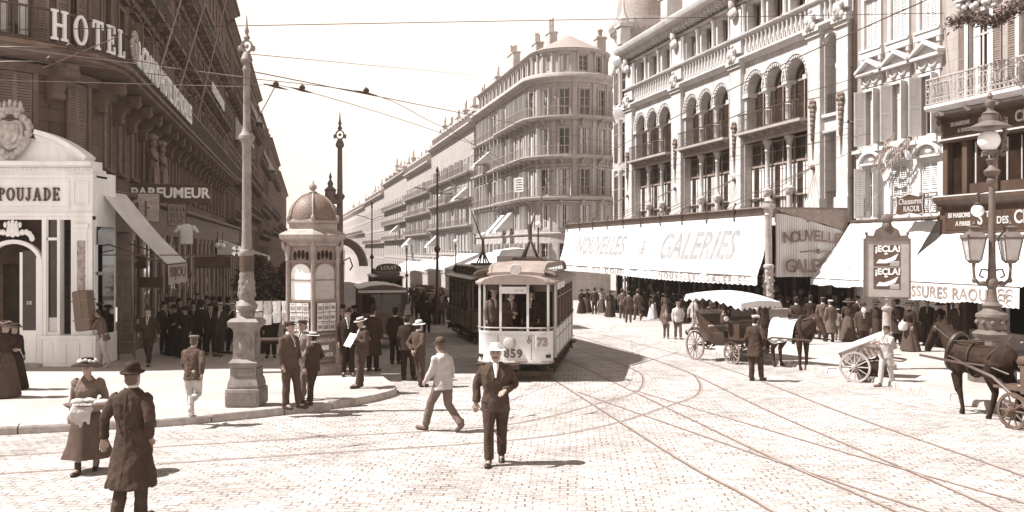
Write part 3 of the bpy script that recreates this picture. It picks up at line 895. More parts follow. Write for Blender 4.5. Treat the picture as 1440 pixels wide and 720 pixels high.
# ---------------------------------------------------------------- white corner shop front
PX = -14.5            # its centre line
shop = empty('corner_shop', (PX, 26.9, .15), 0, 'white painted corner shop front with a crest over its door and brown name lettering', 'shop front'); shop.scale = (.9, 1, 1)
def poujade():
 zb = gz(26.9) + PAV_H - .17; y = 0
 w = MB()
 # fascia, cornice with dentils, frieze lines
 w.box(-2.55, 2.55, .02, .9, 3.66, 4.98)
 w.box(-2.6, 2.6, -.06, .9, 3.60, 3.70); w.box(-2.58, 2.58, -.03, .9, 4.74, 4.80)
 w.sweep([(.5, 4.9), (-.08, 4.9), (-.10, 5.0), (-.30, 5.06), (-.30, 5.14), (-.34, 5.18), (.5, 5.20)], [-2.62, 2.62])
 for i in range(64): x = -2.56 + i * .0812; w.box(x, x + .045, -.17, -.02, 4.93, 5.0)
 # raised frame of the name panel and end blocks
 for (a, b, c, d) in ((-1.80, 1.80, 3.82, 4.66), (1.92, 2.42, 3.9, 4.62), (-2.42, -1.92, 3.9, 4.62)):
  t = .04
  w.box(a, b, -.025, .03, c, c + t); w.box(a, b, -.025, .03, d - t, d); w.box(a, a + t, -.025, .03, c + t, d - t); w.box(b - t, b, -.025, .03, c + t, d - t)
 # pilasters either side of the shop windows
 for s in (-1, 1):
  for x0, x1 in ((1.42, 1.50), (1.86, 2.55), (.92, 1.06)):
   a, b = (x0, x1) if s > 0 else (-x1, -x0)
   w.box(a, b, -.02, .25, zb + .9, 3.62)
  a, b = (2.02, 2.40) if s > 0 else (-2.40, -2.02)
  w.box(a, b, -.07, .0, zb + 1.05, 1.1 + zb); w.box(a, b, -.06, 0, 3.05, 3.25); w.box(a - .05, b + .05, -.10, 0, 3.25, 3.38); w.box(a + .02, b - .02, -.05, 0, 2.9, 3.05)
  w.box(a, a + .05, -.05, 0, zb + 1.1, 2.9); w.box(b - .05, b, -.05, 0, zb + 1.1, 2.9)
  # curved plinth with panelled boards
  pl = [(1.02, 2.72)] if s > 0 else [(-2.72, -1.02)]
  for a, b in pl:
   w.box(a, b, -.16, .4, zb, zb + .82); w.box(a - .05, b + .05, -.22, .4, zb + .82, zb + .92)
   for k in range(4): xx = a + (b - a) * (k + .1) / 4; w.box(xx, xx + .30, -.185, -.15, zb + .12, zb + .72)
 w.box(-2.55, 2.55, .0, .25, 3.50, 3.62)
 # turned side towards the street, a second narrow pilaster with small panels
 for k in range(3): w.box(2.55 + .02, 2.60, .05, .55, zb + .95 + k * .9, zb + 1.75 + k * .9)
 w.box(2.3, 2.58, .2, 1.6, zb, zb + .9); w.box(2.42, 2.58, .2, 1.5, 3.3, 4.9); w.box(2.42, 2.58, 1.35, 1.5, zb + .9, 3.3)
 w.build('joinery', M_WHITEPAINT, shop, smooth=False)
 # segmental pediment broken by the crest
 p = MB(); cx = 0.0; rad = 4.1; zc = 5.2 - (rad - 1.02) 
 half = math.degrees(math.asin(2.52 / rad))
 for a0, a1 in ((90 - half, 90 - 12), (90 + 12, 90 + half)):
  p.arcband(cx, 6.18 - rad, rad, rad, a0, a1, .14, -.34, .3, 16); p.arcband(cx, 6.18 - rad, rad - .14, rad - .14, a0, a1, .10, -.22, .3, 16)
  p.arcband(cx, 6.18 - rad, rad - .24, rad - .24, a0, a1, .07, -.12, .3, 16)
  n = 34
  for i in range(n):
   a = R(a0 + (a1 - a0) * (i + .5) / n); r_ = rad - .17
   p.ball((cx + r_ * math.cos(a), -.25, 6.18 - rad + r_ * math.sin(a)), .032, 6, 5)
 pts = [(-2.45, 5.2), (2.45, 5.2)]
 for i in range(13):
  a = R(90 - half + 2 * half * i / 12); pts.append((cx + (rad - .26) * math.cos(a), 6.18 - rad + (rad - .26) * math.sin(a)))
 p.prism(pts, .0, .3); p.build('pediment', M_WHITEPAINT, shop)
 crest_shape((0.0, 6.0), .98, -.12).build('crest', mat('crest_paint', .40, rough=.6, var=.35, scale=7, dirt=.4), shop)
 # arched door with ornament above
 d = MB()
 d.arcband(0, 2.2, .94, .72, 0, 180, .12, -.04, .12, 16); d.box(-.94, -.80, -.04, .12, zb, 2.2); d.box(.80, .94, -.04, .12, zb, 2.2)
 d.box(.18, .80, .02, .08, zb, zb + 1.05)
 for (a, b, c, e) in ((.26, .72, zb + .12, zb + .95),): d.box(a, b, .0, .02, c, e)
 d.box(.18, .27, .02, .08, zb + 1.05, 2.55); d.box(.71, .80, .02, .08, zb + 1.05, 2.4)
 do = d.build('door', M_WHITEPAINT, shop, smooth=False)
 g = MB(); g.box(.27, .71, .04, .06, zb + 1.05, 2.6); g.build('pane', M_GLASSD, do, smooth=False)
 g = MB(); g.box(-.80, .80, .45, .47, zb, 2.9); g.box(-.92, .92, .12, .14, 2.2, 3.5); g.build('painted_opening', M_DARK, shop, smooth=False)  # dark sheets stand in for the shaded depth of the doorway
 o = MB()
 for i in range(13):
  a = math.pi * i / 12; o.ball((.62 * math.cos(a), -.05, 2.95 + .10 * math.sin(2 * a) ** 2 + .12 * math.sin(a)), (.09, .05, .09), 8, 6)
 o.ball((0, -.06, 3.2), (.20, .06, .20), 10, 8); o.ball((0, -.10, 3.2), (.12, .05, .12), 10, 8)
 for s in (-.24, -.12, 0, .12, .24): o.ball((s, -.06, 3.42 - abs(s) * .3), (.055, .05, .09), 8, 6)
 o.build('door_ornament', M_WHITEPAINT, shop)
 text('DE', .14, M_LETTERW, do, (.49, .03, zb + 1.85), ext=.004)
 # windows each side of the door
 for s in (-1, 1):
  f = MB(); a, b = (1.06, 1.42) if s > 0 else (-1.42, -1.06)
  f.box(a - .0, b, .02, .08, zb + .9, zb + 1.0); f.box(a, b, .02, .08, 2.9, 2.98); f.box(a, a + .03, .02, .08, zb + 1.0, 3.5); f.box(b - .03, b, .02, .08, zb + 1.0, 3.5)
  wn_ = f.build('window', M_WHITEPAINT, shop, smooth=False)
  g = MB(); g.box(a, b, .10, .12, zb + .9, 3.5); g.build('pane', M_GLASSD, wn_, smooth=False)
  g = MB(); g.box(a + .04, b - .04, .085, .095, zb + 1.0, zb + 1.42); g.build('display_card', M_CURTAIN, wn_, smooth=False)
  g = MB(); aa, bb = (2.07, 2.35) if s > 0 else (-2.35, -2.07)
  g.box(aa, bb, -.045, -.03, zb + 1.1, 2.88); g.build('painted_panel', mat('floral_panel', .30, rough=.5, var=.45, scale=9), shop, smooth=False)
 # name
 m_, wid = slab_text('POUJADE', .38, -.02, .03, gap=.17)
 m_.v = [((v[0] - wid / 2) * .85 + .50, v[1] - .02, v[2] + 4.05) for v in m_.v]
 m_.build('lettering', M_LETTERD, shop, smooth=False)
 st = MB(); st.box(-1.6, 1.0, -.35, .4, zb - .12, zb + .10); st.build('door_step', M_KERB, shop, smooth=False)
 g = MB(); g.box(2.585, 2.6, .25, 1.35, zb + .9, 3.3); g.build('side_pane', M_GLASSD, shop, smooth=False)
poujade()

# ---------------------------------------------------------------- the row beyond the hotel
def plain_block(name, label, loc, rz, L, zb, zt, floors, bay, wm, tm, fm, gm, cat='building', balc=(), w=1.05, shut='mix', sm=None, depth=12, roofm=None, attic=0, nchim=2, rev=.24, curtain=.2, surr=True, seed=1, left=True, railm=None, fine=True):
 """straight terrace house front; local X runs along the street"""
 r = random.Random(seed); root = empty(name, loc, rz, label, cat)
 x0, x1 = (0, L) if left else (-L, 0)
 n = max(1, int(L / bay)); xs = [x0 + (i + .5) * (x1 - x0) / n for i in range(n)]
 mb = MB(); ops = [(x - w / 2, x + w / 2, z, z + h) for x in xs for (z, h) in floors]
 wall_open(mb, STR, x0, x1, zb, zt, ops, rev)
 mb.quad((x0, 0, zb), (x0, depth, zb), (x0, depth, zt), (x0, 0, zt)); mb.quad((x1, 0, zb), (x1, depth, zb), (x1, depth, zt), (x1, 0, zt))
 mb.build('wall', wm, root, smooth=False, norm=False)
 mb = MB(); mb.sweep(cornice_prof(zt - .7, .75, .8), [x0 - .05, x1 + .05])
 for (z, h) in floors[1:]: mb.box(x0, x1, -.10, .01, z - .75, z - .55)
 mb.build('cornice', tm, root)
 for x in xs:
  for i, (z, h) in enumerate(floors): put_window(root, STR, x, z, w, h, 'casement', fm, gm, shut if r.random() < .8 else None, sm, 0, r, curtain, su=(.13, .06, 'cornice' if i == 1 else None, True) if surr else None, sumat=tm)
 for k, bi in enumerate(balc):
  z = floors[bi][0] - .12
  b = MB(); b.sweep([(0, z - .14), (-.85, z - .06), (-.9, z), (-.9, z + .1), (0, z + .1)], [x0 + .2, x1 - .2])
  o = b.build('balcony', tm, root)
  if fine:
   cb = MB(); corbel(cb, 0, 0, .6, .55, .2); cme = mat_copy(cb.mesh('console'), tm)
   for x in [x0 + .4 + i * (x1 - x0 - .8) / n for i in range(n + 1)]: link('console', cme, None, o, (x, 0, z - .14))
  b = MB(); railing(b, STR, x0 + .2, x1 - .2, -.85, z + .1, .9, .28); b.build('railing', railm or M_IRON, o, smooth=False, norm=False)
 mb = MB(); ap = 1.8 if attic == 0 else attic
 mb.add([(x0, -.3, zt + .05), (x1, -.3, zt + .05), (x1, depth * .45, zt + ap), (x0, depth * .45, zt + ap), (x1, depth, zt), (x0, depth, zt)], [(0, 1, 2, 3), (3, 2, 4, 5), (0, 3, 5), (1, 4, 2)])
 mb.build('roof', roofm or M_TILE, root, smooth=False)
 dm = MB(); dm.box(-.62, -.46, -.05, 1.2, 0, 1.5); dm.box(.46, .62, -.05, 1.2, 0, 1.5); dm.box(-.46, .46, .05, 1.2, 0, 1.45); dm.prism([(-.75, 1.45), (.75, 1.45), (.5, 1.75), (0, 1.9), (-.5, 1.75)], -.12, 1.3); dme = mat_copy(dm.mesh('dormer', smooth=False), tm)
 dp = MB(); dp.box(-.4, .4, .03, .045, .15, 1.35); dpe = mat_copy(dp.mesh('pane', smooth=False), gm)
 for x in xs[::1 if bay < 4 else 2]: o = link('dormer', dme, None, root, (x, .1, zt + .1)); link('pane', dpe, None, o)
 for i in range(nchim):
  cx = x0 + (x1 - x0) * (i + .3) / nchim
  chimney(root, cx, cx + r.uniform(1.2, 2.6), 1.6, 2.5, zt, zt + r.uniform(2.2, 4.6), r.randint(3, 5), (tm, M_CHIM))
 return root, xs

def left_pt(q):     # point on the left building line, q metres beyond the hotel corner
 o = HO; p = HB.P(HB.L + q, 0, 0); return (o.x + p.x, o.y + p.y, 0)
q = 52.2
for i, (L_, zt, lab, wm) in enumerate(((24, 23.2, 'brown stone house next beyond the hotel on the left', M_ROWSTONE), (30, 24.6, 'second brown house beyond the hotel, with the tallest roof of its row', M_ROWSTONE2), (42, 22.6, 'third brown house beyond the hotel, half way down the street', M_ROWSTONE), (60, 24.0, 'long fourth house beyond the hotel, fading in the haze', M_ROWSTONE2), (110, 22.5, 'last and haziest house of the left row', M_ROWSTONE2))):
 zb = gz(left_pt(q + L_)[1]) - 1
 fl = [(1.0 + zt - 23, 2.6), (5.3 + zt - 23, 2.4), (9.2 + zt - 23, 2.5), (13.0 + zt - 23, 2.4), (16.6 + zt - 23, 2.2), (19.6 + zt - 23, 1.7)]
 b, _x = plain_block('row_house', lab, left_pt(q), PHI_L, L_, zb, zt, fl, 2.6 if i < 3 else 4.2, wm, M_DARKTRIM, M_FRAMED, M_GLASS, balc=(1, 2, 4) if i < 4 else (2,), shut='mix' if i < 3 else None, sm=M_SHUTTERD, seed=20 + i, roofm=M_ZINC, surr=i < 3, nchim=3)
 q += L_ + .05
# rooftop terraces and blinds that break the outline of the row
def blind(name, lab, loc, rz, w, drop, out, m, group=None, cat='awning', closed_sides=True):
 """sloping canvas blind hung from its top edge; local X along the wall, outward -Y"""
 root = empty(name, loc, rz, lab, cat, group)
 mb = MB(); n = 10; k = 8
 rows = []
 for j in range(k + 1):
  t = j / k
  rows.append([(-w / 2 + w * i / n, -out * t, -drop * t - .10 * math.sin(math.pi * t) - .02 * math.sin(i * 2.1) * t) for i in range(n + 1)])
 mb.loft(rows, cap=False, closed=False)
 v = [(-w / 2 + w * i / n, -out - .01, -drop - .25 - (.05 if i % 2 else 0)) for i in range(n + 1)]
 mb.loft([rows[-1], v], cap=False, closed=False)
 o = mb.mesh(name); link('canvas', o, m, root)
 if closed_sides:
  s = MB()
  for sx in (-w / 2, w / 2): s.add([(sx, 0, 0), (sx, -out, -drop), (sx, 0, -drop * .9)], [(0, 1, 2)])
  s.build('side_canvas', m, root, smooth=False)
 f = MB(); f.tube([(-w / 2, 0, .02), (w / 2, 0, .02)], .05, 8); f.tube([(-w / 2, -out, -drop), (w / 2, -out, -drop)], .025, 6)
 for sx in (-w / 2, w / 2): f.tube([(sx, 0, -drop * .9), (sx, -out, -drop)], .02, 6)
 f.build('rod', M_IRON, root)
 return root
def on_left(q, y, z): 
 o = HB.P(HB.L + q, y, z); return (o.x + HO.x, o.y + HO.y, z)
blind('window_awning', 'white canvas blind over a balcony of the second brown house on the left', on_left(64, -.1, 16.0), PHI_L, 3.2, 2.6, 1.6, M_CANVAS)
blind('window_awning', 'white canvas blind on the top floor of the second brown house on the left', on_left(88, -.1, 21.5), PHI_L, 4.0, 3.0, 1.6, M_CANVAS)
blind('window_awning', 'white canvas blind on the farthest left houses below the roof line', on_left(130, -.1, 19.5), PHI_L, 4.5, 3.5, 1.8, M_CANVAS)
blind('shop_awning', 'pale shop awning down the left pavement behind the kiosk', on_left(33, -1.2, 3.4), PHI_L, 5.0, 1.1, 3.2, M_CANVAS)
# ---------------------------------------------------------------- department store on the right
RZ_R = math.atan2(-.971, .238)
def right_pt(t, z=0.0): return (15.5 - .238 * t, 42 + .971 * t, z)
def on_right(x, y, z):          # local (x along towards the camera, y inward) -> world
 return (15.5 + .238 * x + .971 * y, 42 - .971 * x + .238 * y, z)
store = empty('department_store', right_pt(0), RZ_R, 'pale stone department store with round-arched windows, iron balconies and a corner turret', 'department store')
PIL = [(-28.6, -27.0), (-20.0, -18.3), (-11.7, -10.2), (-3.5, -2.26), (-1.08, 0.0)]
BAYS = [(-27.0, -20.0), (-18.3, -11.7), (-10.2, -3.5)]
Z1, Z2 = 4.6, 8.65
def store_front():
 w = MB(); ops = []; NB = (-2.26, -1.08)
 for a, b in BAYS:
  ops.append((a, b, Z1, Z2)); m = (b - a) / 3
  ops.append((a + .25, b - .25, 9.25, 11.45, 'r', 'notop'))
  for k in range(3):
   c = a + .25 + (b - a - .5) * (k + .5) / 3; r_ = (b - a - .5) / 6 - .10
   ops.append((c - r_, c + r_, 11.45, 11.45 + r_ , 'a', 'nb'))
   c2 = a + (b - a) * (k + .5) / 3
   ops.append((c2 - .78, c2 + .78, 14.95, 16.45))
 ops.append((NB[0], NB[1], Z1, 8.3)); ops.append((NB[0], NB[1], 9.2, 12.9, 'a')); ops.append((NB[0] + .1, NB[1] - .1, 14.95, 16.45))
 wall_open(w, STR, -28.6, 0, 4.0, 17.3, ops, .55)
 w.quad((0, 0, -3), (0, 18, -3), (0, 18, 17.3), (0, 0, 17.3)); w.quad((-28.6, 2, -3), (-28.6, 18, -3), (-28.6, 18, 17.3), (-28.6, 2, 17.3))
 w.build('wall', M_WHITESTONE, store, smooth=False, norm=False)
 # pilasters standing proud of the wall
 for i, (a, b) in enumerate(PIL):
  p = MB(); g = .0
  p.box(a + .08, b - .08, -.22, .01, 4.0, 13.2); p.box(a, b, -.30, .01, 4.0, 5.2)
  p.box(a + .0, b - .0, -.32, .01, 13.05, 13.24); p.box(a - .06, b + .06, -.42, .01, 13.24, 13.42); p.box(a + .1, b - .1, -.20, .01, 13.85, 14.6)
  p.box(a + .12, b - .12, -.18, .01, 14.86, 16.5)
  for k in range(7): p.box(a + .12, a + .15, -.235, -.2, 5.4 + k * 1.1, 6.3 + k * 1.1); p.box(b - .15, b - .12, -.235, -.2, 5.4 + k * 1.1, 6.3 + k * 1.1)
  pl = p.build('pilaster', M_WHITETRIM, store, smooth=False)
  c = (a + b) / 2
  o = MB()       # hanging bronze ornament half way up and cartouche at the top
  for k in range(9): o.ball((c, -.30, 9.9 - k * .22), (.24 * (1 - k / 10) + .02 * (k % 2), .10, .16), 8, 6)
  o.ball((c - .16, -.32, 9.7), (.12, .1, .12), 8, 6); o.ball((c + .16, -.32, 9.7), (.12, .1, .12), 8, 6); o.tube([(c, -.28, 8.0), (c, -.28, 7.1)], [.05, .02], 6)
  o.build('bronze_ornament', mat('bronze', .12, rough=.55, var=.35, scale=9), pl)
  o = MB()
  o.ball((c, -.46, 13.75), (.26, .16, .40), 10, 8); o.ball((c, -.56, 13.78), (.15, .12, .20), 8, 6)
  for s in (-1, 1): o.ball((c + s * .26, -.42, 13.5), (.14, .12, .2), 8, 6); o.ball((c + s * .22, -.42, 14.0), (.13, .12, .15), 8, 6)
  o.ball((c, -.42, 14.25), (.12, .12, .16), 8, 6)
  if i != 4 : o.ball((c, -.36, 16.2), (.4, .2, .35), 10, 8); o.ball((c, -.42, 16.7), (.25, .2, .4), 10, 8)
  o.build('cartouche', M_WHITETRIM, pl)
 # string courses, frieze and cornice
 t = MB()
 t.sweep([(.02, 13.22), (-.10, 13.22), (-.30, 13.36), (-.38, 13.44), (-.38, 13.56), (.02, 13.62)], [-28.7, .02])
 t.sweep([(.02, 14.6), (-.12, 14.6), (-.34, 14.70), (-.36, 14.80), (.02, 14.86)], [-28.7, .02])
 t.sweep([(.02, 16.62), (-.12, 16.62), (-.2, 16.72), (.02, 16.76)], [-28.7, .02])
 t.sweep([(.02, 17.18), (-.55, 17.22), (-.62, 17.34), (-.95, 17.42), (-1.02, 17.55), (-1.05, 17.74), (-1.0, 17.80), (.02, 17.95)], [-28.8, .02])
 t.build('cornice', M_WHITETRIM, store)
 t = MB(); x = -28.4
 while x < -.1:
  t.box(x, x + .19, -.58, .01, 16.95, 17.20); t.ball((x + .33, -.22, 16.98), (.10, .10, .10), 6, 5); x += .52
 t.build('modillions', M_WHITETRIM, store)
 # little balustrade panels between the strings
 t = MB(); t.lathe([(.07, 0), (.05, .1), (.10, .35), (.05, .62), (.08, .78)], 8); bme = t.mesh('baluster'); x = -28.2
 while x < -.2:
  if not any(a - .1 < x < b + .1 for a, b in PIL): link('baluster', bme, M_WHITETRIM, store, (x, -.16, 13.72))
  x += .43
 gf = stripe_mat('store_curtains', .55, .05, 1.15, axis=0, duty=.62)
 for a, b in BAYS:
  n = 3; ww = (b - a)
  # first floor: steel windows behind two iron columns, iron beam above
  f = MB(); y0, y1 = .42, .52
  for k in range(7): x = a + ww * k / 6; f.box(x - .05, x + .05, y0, y1, Z1, Z2)
  for z in (Z1 + .05, 5.6, 7.35, Z2 - .1): f.box(a, b, y0 + .01, y1 - .01, z - .05, z + .05)
  for k in range(12): x = a + ww * (k + .5) / 12; f.box(x - .02, x + .02, y0 + .02, y1 - .02, Z1, 7.35)
  wd = f.build('window', mat('store_frames', .22, rough=.6, var=.2), store, smooth=False)
  g = MB(); g.box(a, b, .48, .50, Z1, Z2); g.build('pane', M_GLASS, wd, smooth=False)
  g = MB()
  for k in range(6):
   x = a + ww * (k + .5) / 6
   for s in (-1, 1):
    rows = []
    for z in (4.75, 6.0, 7.2):
     rows.append([(x + s * (ww / 12 - .06 - .20 * j / 5), .41 + .02 * (j % 2), z) for j in range(6)])
    g.loft(rows, cap=False, closed=False)
  g.build('curtain', M_CURTAIN, wd)
  f = MB(); f.box(a - .02, b + .02, -.16, .75, Z2, 8.78); f.box(a, b, -.10, .5, 8.78, 9.10); f.box(a - .02, b + .02, -.62, .75, 9.10, 9.24)
  for k in range(13): f.ball((a + ww * (k + .5) / 13, -.11, 8.94), (.09, .05, .09), 8, 6)
  for k in range(7): corbel(f, a + .2 + (ww - .4) * k / 6, 9.10, .5, .3, .10)
  f.build('iron_beam', mat('painted_iron', .34, rough=.6, var=.15, dirt=.3), store)
  for k in (1, 2):
   x = a + ww * k / 3; c = MB()
   c.lathe([(.24, 4.6), (.24, 4.75), (.16, 4.8), (.15, 5.6), (.20, 5.65), (.24, 5.8), (.27, 5.95), (.20, 6.05), (.13, 6.15), (.12, 8.0), (.16, 8.05), (.13, 8.12), (.20, 8.45), (.26, 8.50), (.26, 8.65)], 12, (x, .16, 0))
   c.build('column', M_WHITETRIM, store)
  # arcade with coupled columns, ringed archivolts and glazing
  aa, bb = a + .25, b - .25; m = (bb - aa) / 3; rad = m / 2 - .10
  av = MB()
  for k in range(3):
   c = aa + m * (k + .5)
   av.arcband(c, 11.45, rad + .34, rad + .34, 0, 180, .10, -.14, .01, 20); av.arcband(c, 11.45, rad + .22, rad + .22, 0, 180, .20, -.07, .01, 20)
   for i in range(15):
    an = math.pi * (i + .5) / 15; av.box(-.06, .06, -.12, -.05, -.05, .05, 0, Matrix.Translation((c + (rad + .13) * math.cos(an), 0, 11.45 + (rad + .13) * math.sin(an))) @ Matrix.Rotation(math.pi / 2 - an, 4, 'Y'))
  for x in (aa, bb): av.box(x - .30, x + .05 if x == bb else x + .30, -.12, .6, 11.22, 11.45)
  av.build('archivolt', M_WHITETRIM, store)
  for k in (1, 2):
   x = aa + m * k; c = MB()
   for yy in (.14,):
    c.lathe([(.20, 9.25), (.20, 9.42), (.14, 9.46), (.15, 10.2), (.19, 10.25), (.13, 10.32), (.125, 10.95), (.15, 11.0), (.13, 11.05), (.22, 11.28)], 12, (x, yy, 0))
   c.box(x - .26, x + .26, -.10, .75, 11.28, 11.45); c.build('column', M_WHITETRIM, store)
  for k in range(3):
   c = aa + m * (k + .5)
   fme, gme = win_meshes(2 * rad, 2.15 + rad, 'arch')
   o = link('window', mat_copy(fme, MATS['store_frames']), None, store, (c, .30, 9.28)); link('pane', mat_copy(gme, M_GLASS), None, o)
  rl = MB(); railing(rl, STR, aa - .05, bb + .05, -.52, 9.24, .95, .16); rl.build('railing', M_IRON, store, smooth=False, norm=False)
  rl = MB(); railing(rl, STR, a + .05, b - .05, .35, 4.6, .95, .16); rl.build('railing', M_IRON, store, smooth=False, norm=False)
  for k in range(3):
   c2 = a + ww * (k + .5) / 3
   f = MB(); f.box(-.78, -.70, .35, .5, 0, 1.5); f.box(.70, .78, .5, .6, 0, 1.5); f.box(-.70, .70, .5, .6, 1.4, 1.5); f.box(-.05, .05, .48, .6, 0, 1.4); f.box(-.7, .7, .5, .58, .0, .08); f.box(-.42, -.38, .52, .58, .08, 1.4); f.box(.38, .42, .52, .58, .08, 1.4)
   o = f.build('window', MATS['store_frames'], store, (c2, 0, 14.95), smooth=False)
   g = MB(); g.box(-.77, .77, .56, .57, .01, 1.49); g.build('pane', M_GLASS, o, smooth=False)
  for k in range(4):
   x = a + ww * k / 3 if 0 < k < 3 else (a + .1 if k == 0 else b - .1)
   t = MB(); t.lathe([(.14, 14.88), (.10, 15.0), (.10, 16.3), (.16, 16.4), (.16, 16.5)], 8, (x, -.12, 0)); t.build('attic_column', M_WHITETRIM, store)
 # the narrow bay by the right-hand pilasters
 cx = sum(NB) / 2
 for z, h, kd in ((Z1, 3.7, 'transom'), (14.95, 1.5, 'plain')): put_window(store, STR, cx, z, 1.18 if z < 10 else .98, h, kd, MATS['store_frames'], M_GLASS, rev=.45, curtain=0)
 fme, gme = win_meshes(1.18, 3.7, 'arch'); o = link('window', mat_copy(fme, MATS['store_frames']), None, store, (cx, .5, 9.2)); link('pane', mat_copy(gme, M_GLASS), None, o)
 t = MB(); t.arcband(cx, 12.31, .84, .84, 0, 180, .14, -.08, .01, 18); t.box(NB[0] - .06, NB[1] + .06, -.15, .5, 9.05, 9.2); t.box(NB[0] - .06, NB[1] + .06, -.10, .5, 8.32, 8.45); t.build('archivolt', M_WHITETRIM, store)
 for z in (9.2, 4.6):
  rl = MB(); railing(rl, STR, NB[0] + .02, NB[1] - .02, .15, z, .95, .14); rl.build('railing', M_IRON, store, smooth=False, norm=False)
 d = MB(); d.tube([(.12, -.15, 4), (.12, -.15, 13.2)], .07, 8)
 for z in (6, 8.5, 11): d.lathe([(.09, 0), (.1, .05), (.09, .1)], 8, (.12, -.15, z))
 d.build('drainpipe', M_IRON, store)
 # low zinc roof behind the cornice, one pedestal by the turret
 r_ = MB(); r_.add([(-27.5, -.6, 17.95), (0, -.6, 17.95), (0, 8, 18.6), (-27.5, 8, 18.6), (0, 18, 17.3), (-27.5, 18, 17.3)], [(0, 1, 2, 3), (3, 2, 4, 5)]); r_.build('roof', M_ZINC, store, smooth=False)
 m = MB(); m.bevbox(-20.1, -19.0, -.9, .2, 17.9, 19.3, .04); m.box(-20.3, -18.8, -1.0, .3, 19.3, 19.5); m.lathe([(.42, 19.5), (.5, 19.9), (.2, 20.3), (.12, 20.8)], 10, (-19.55, -.35, 0)); m.build('roof_pedestal', M_WHITETRIM, store)
store_front()

def store_turret():
 """round corner bay with its dome"""
 T = empty('turret', (0, 0, 0)); T.parent = store
 cx, cy, r_ = -29.6, 1.7, 2.1
 B = lambda rr, z: (rr, z)
 w = MB()
 w.lathe([(r_, 4.0), (r_, 8.7), (r_ + .15, 8.75), (r_ + .2, 9.2), (r_, 9.25), (r_, 12.6), (r_ + .08, 12.8), (r_ + .22, 13.15), (r_ + .26, 13.42), (r_ + .1, 13.6), (r_, 13.7), (r_, 16.6), (r_ + .1, 16.7), (r_ + .25, 17.2), (r_ + .05, 17.4), (r_ - .05, 17.5), (r_ - .05, 18.6), (r_ + .1, 18.8), (r_ + .15, 19.1), (r_ + .55, 19.5), (r_ + .6, 19.8), (r_ + .62, 20.1), (r_ - .1, 20.25)], 32, (cx, cy, 0))
 w.build('wall', M_WHITETRIM, T)
 d = MB(); prof = []
 for i in range(14):
  a = math.pi / 2 * i / 13; prof.append(((r_ - .05) * math.cos(a) + .02, 20.2 + 4.2 * math.sin(a)))
 d.lathe(prof, 28, (cx, cy, 0)); d.lathe([(.3, 24.2), (.35, 24.8), (.1, 25.5), (.03, 26.6)], 10, (cx, cy, 0))
 d.build('dome', mat('fish_scale_zinc', .27, rough=.5, var=.3, scale=9, bump=.6, bscale=9), T)
 m = MB()
 for i in range(40):
  a = 2 * math.pi * i / 40; m.ball((cx + (r_ + .38) * math.cos(a), cy + (r_ + .38) * math.sin(a), 19.35), (.12, .12, .14), 6, 5)
 for i in range(12):
  a = 2 * math.pi * i / 12; m.ball((cx + (r_ + .3) * math.cos(a), cy + (r_ + .3) * math.sin(a), 16.4), (.16, .16, .4), 8, 6)
 m.build('modillions', M_WHITETRIM, T)
 # windows of the bay on three floors
 for i in range(5):
  an = R(-170 + i * 38)
  for z, h in ((4.7, 3.7), (9.4, 3.0), (13.9, 2.3)):
   f = MB(); f.box(-.5, -.42, -.09, .3, 0, h); f.box(.42, .5, -.09, .3, 0, h); f.box(-.42, .42, -.09, .3, h - .1, h); f.box(-.04, .04, -.07, .3, 0, h - .1); f.box(-.42, .42, -.07, .3, h * .7, h * .7 + .07)
   o = f.build('window', MATS['store_frames'], T, (cx + r_ * math.cos(an), cy + r_ * math.sin(an), z), (0, 0, an + math.pi / 2), smooth=False)
   g = MB(); g.box(-.45, .45, -.05, -.03, 0, h - .05); g.build('pane', M_GLASS, o, smooth=False)
 m = MB()
 for i in range(6):
  an = R(-189 + i * 38); x, y = cx + (r_ + .06) * math.cos(an), cy + (r_ + .06) * math.sin(an)
  m.lathe([(.2, 4.0), (.17, 4.3), (.15, 8.2), (.22, 8.6), (.22, 8.75)], 8, (x, y, 0)); m.lathe([(.2, 9.25), (.15, 9.5), (.15, 12.2), (.22, 12.6)], 8, (x, y, 0)); m.lathe([(.2, 13.6), (.14, 13.9), (.14, 16.0), (.22, 16.5)], 8, (x, y, 0))
 m.build('column', M_WHITETRIM, T)
 m = MB(); m.bevbox(-27.9, -27.1, -1.1, -.3, 17.9, 19.2, .03); m.box(-28.1, -26.9, -1.2, -.2, 19.2, 19.4); m.lathe([(.3, 19.4), (.42, 19.8), (.12, 20.4), (.05, 21.2)], 10, (-27.5, -.7, 0)); m.build('urn', M_WHITETRIM, T)
store_turret()

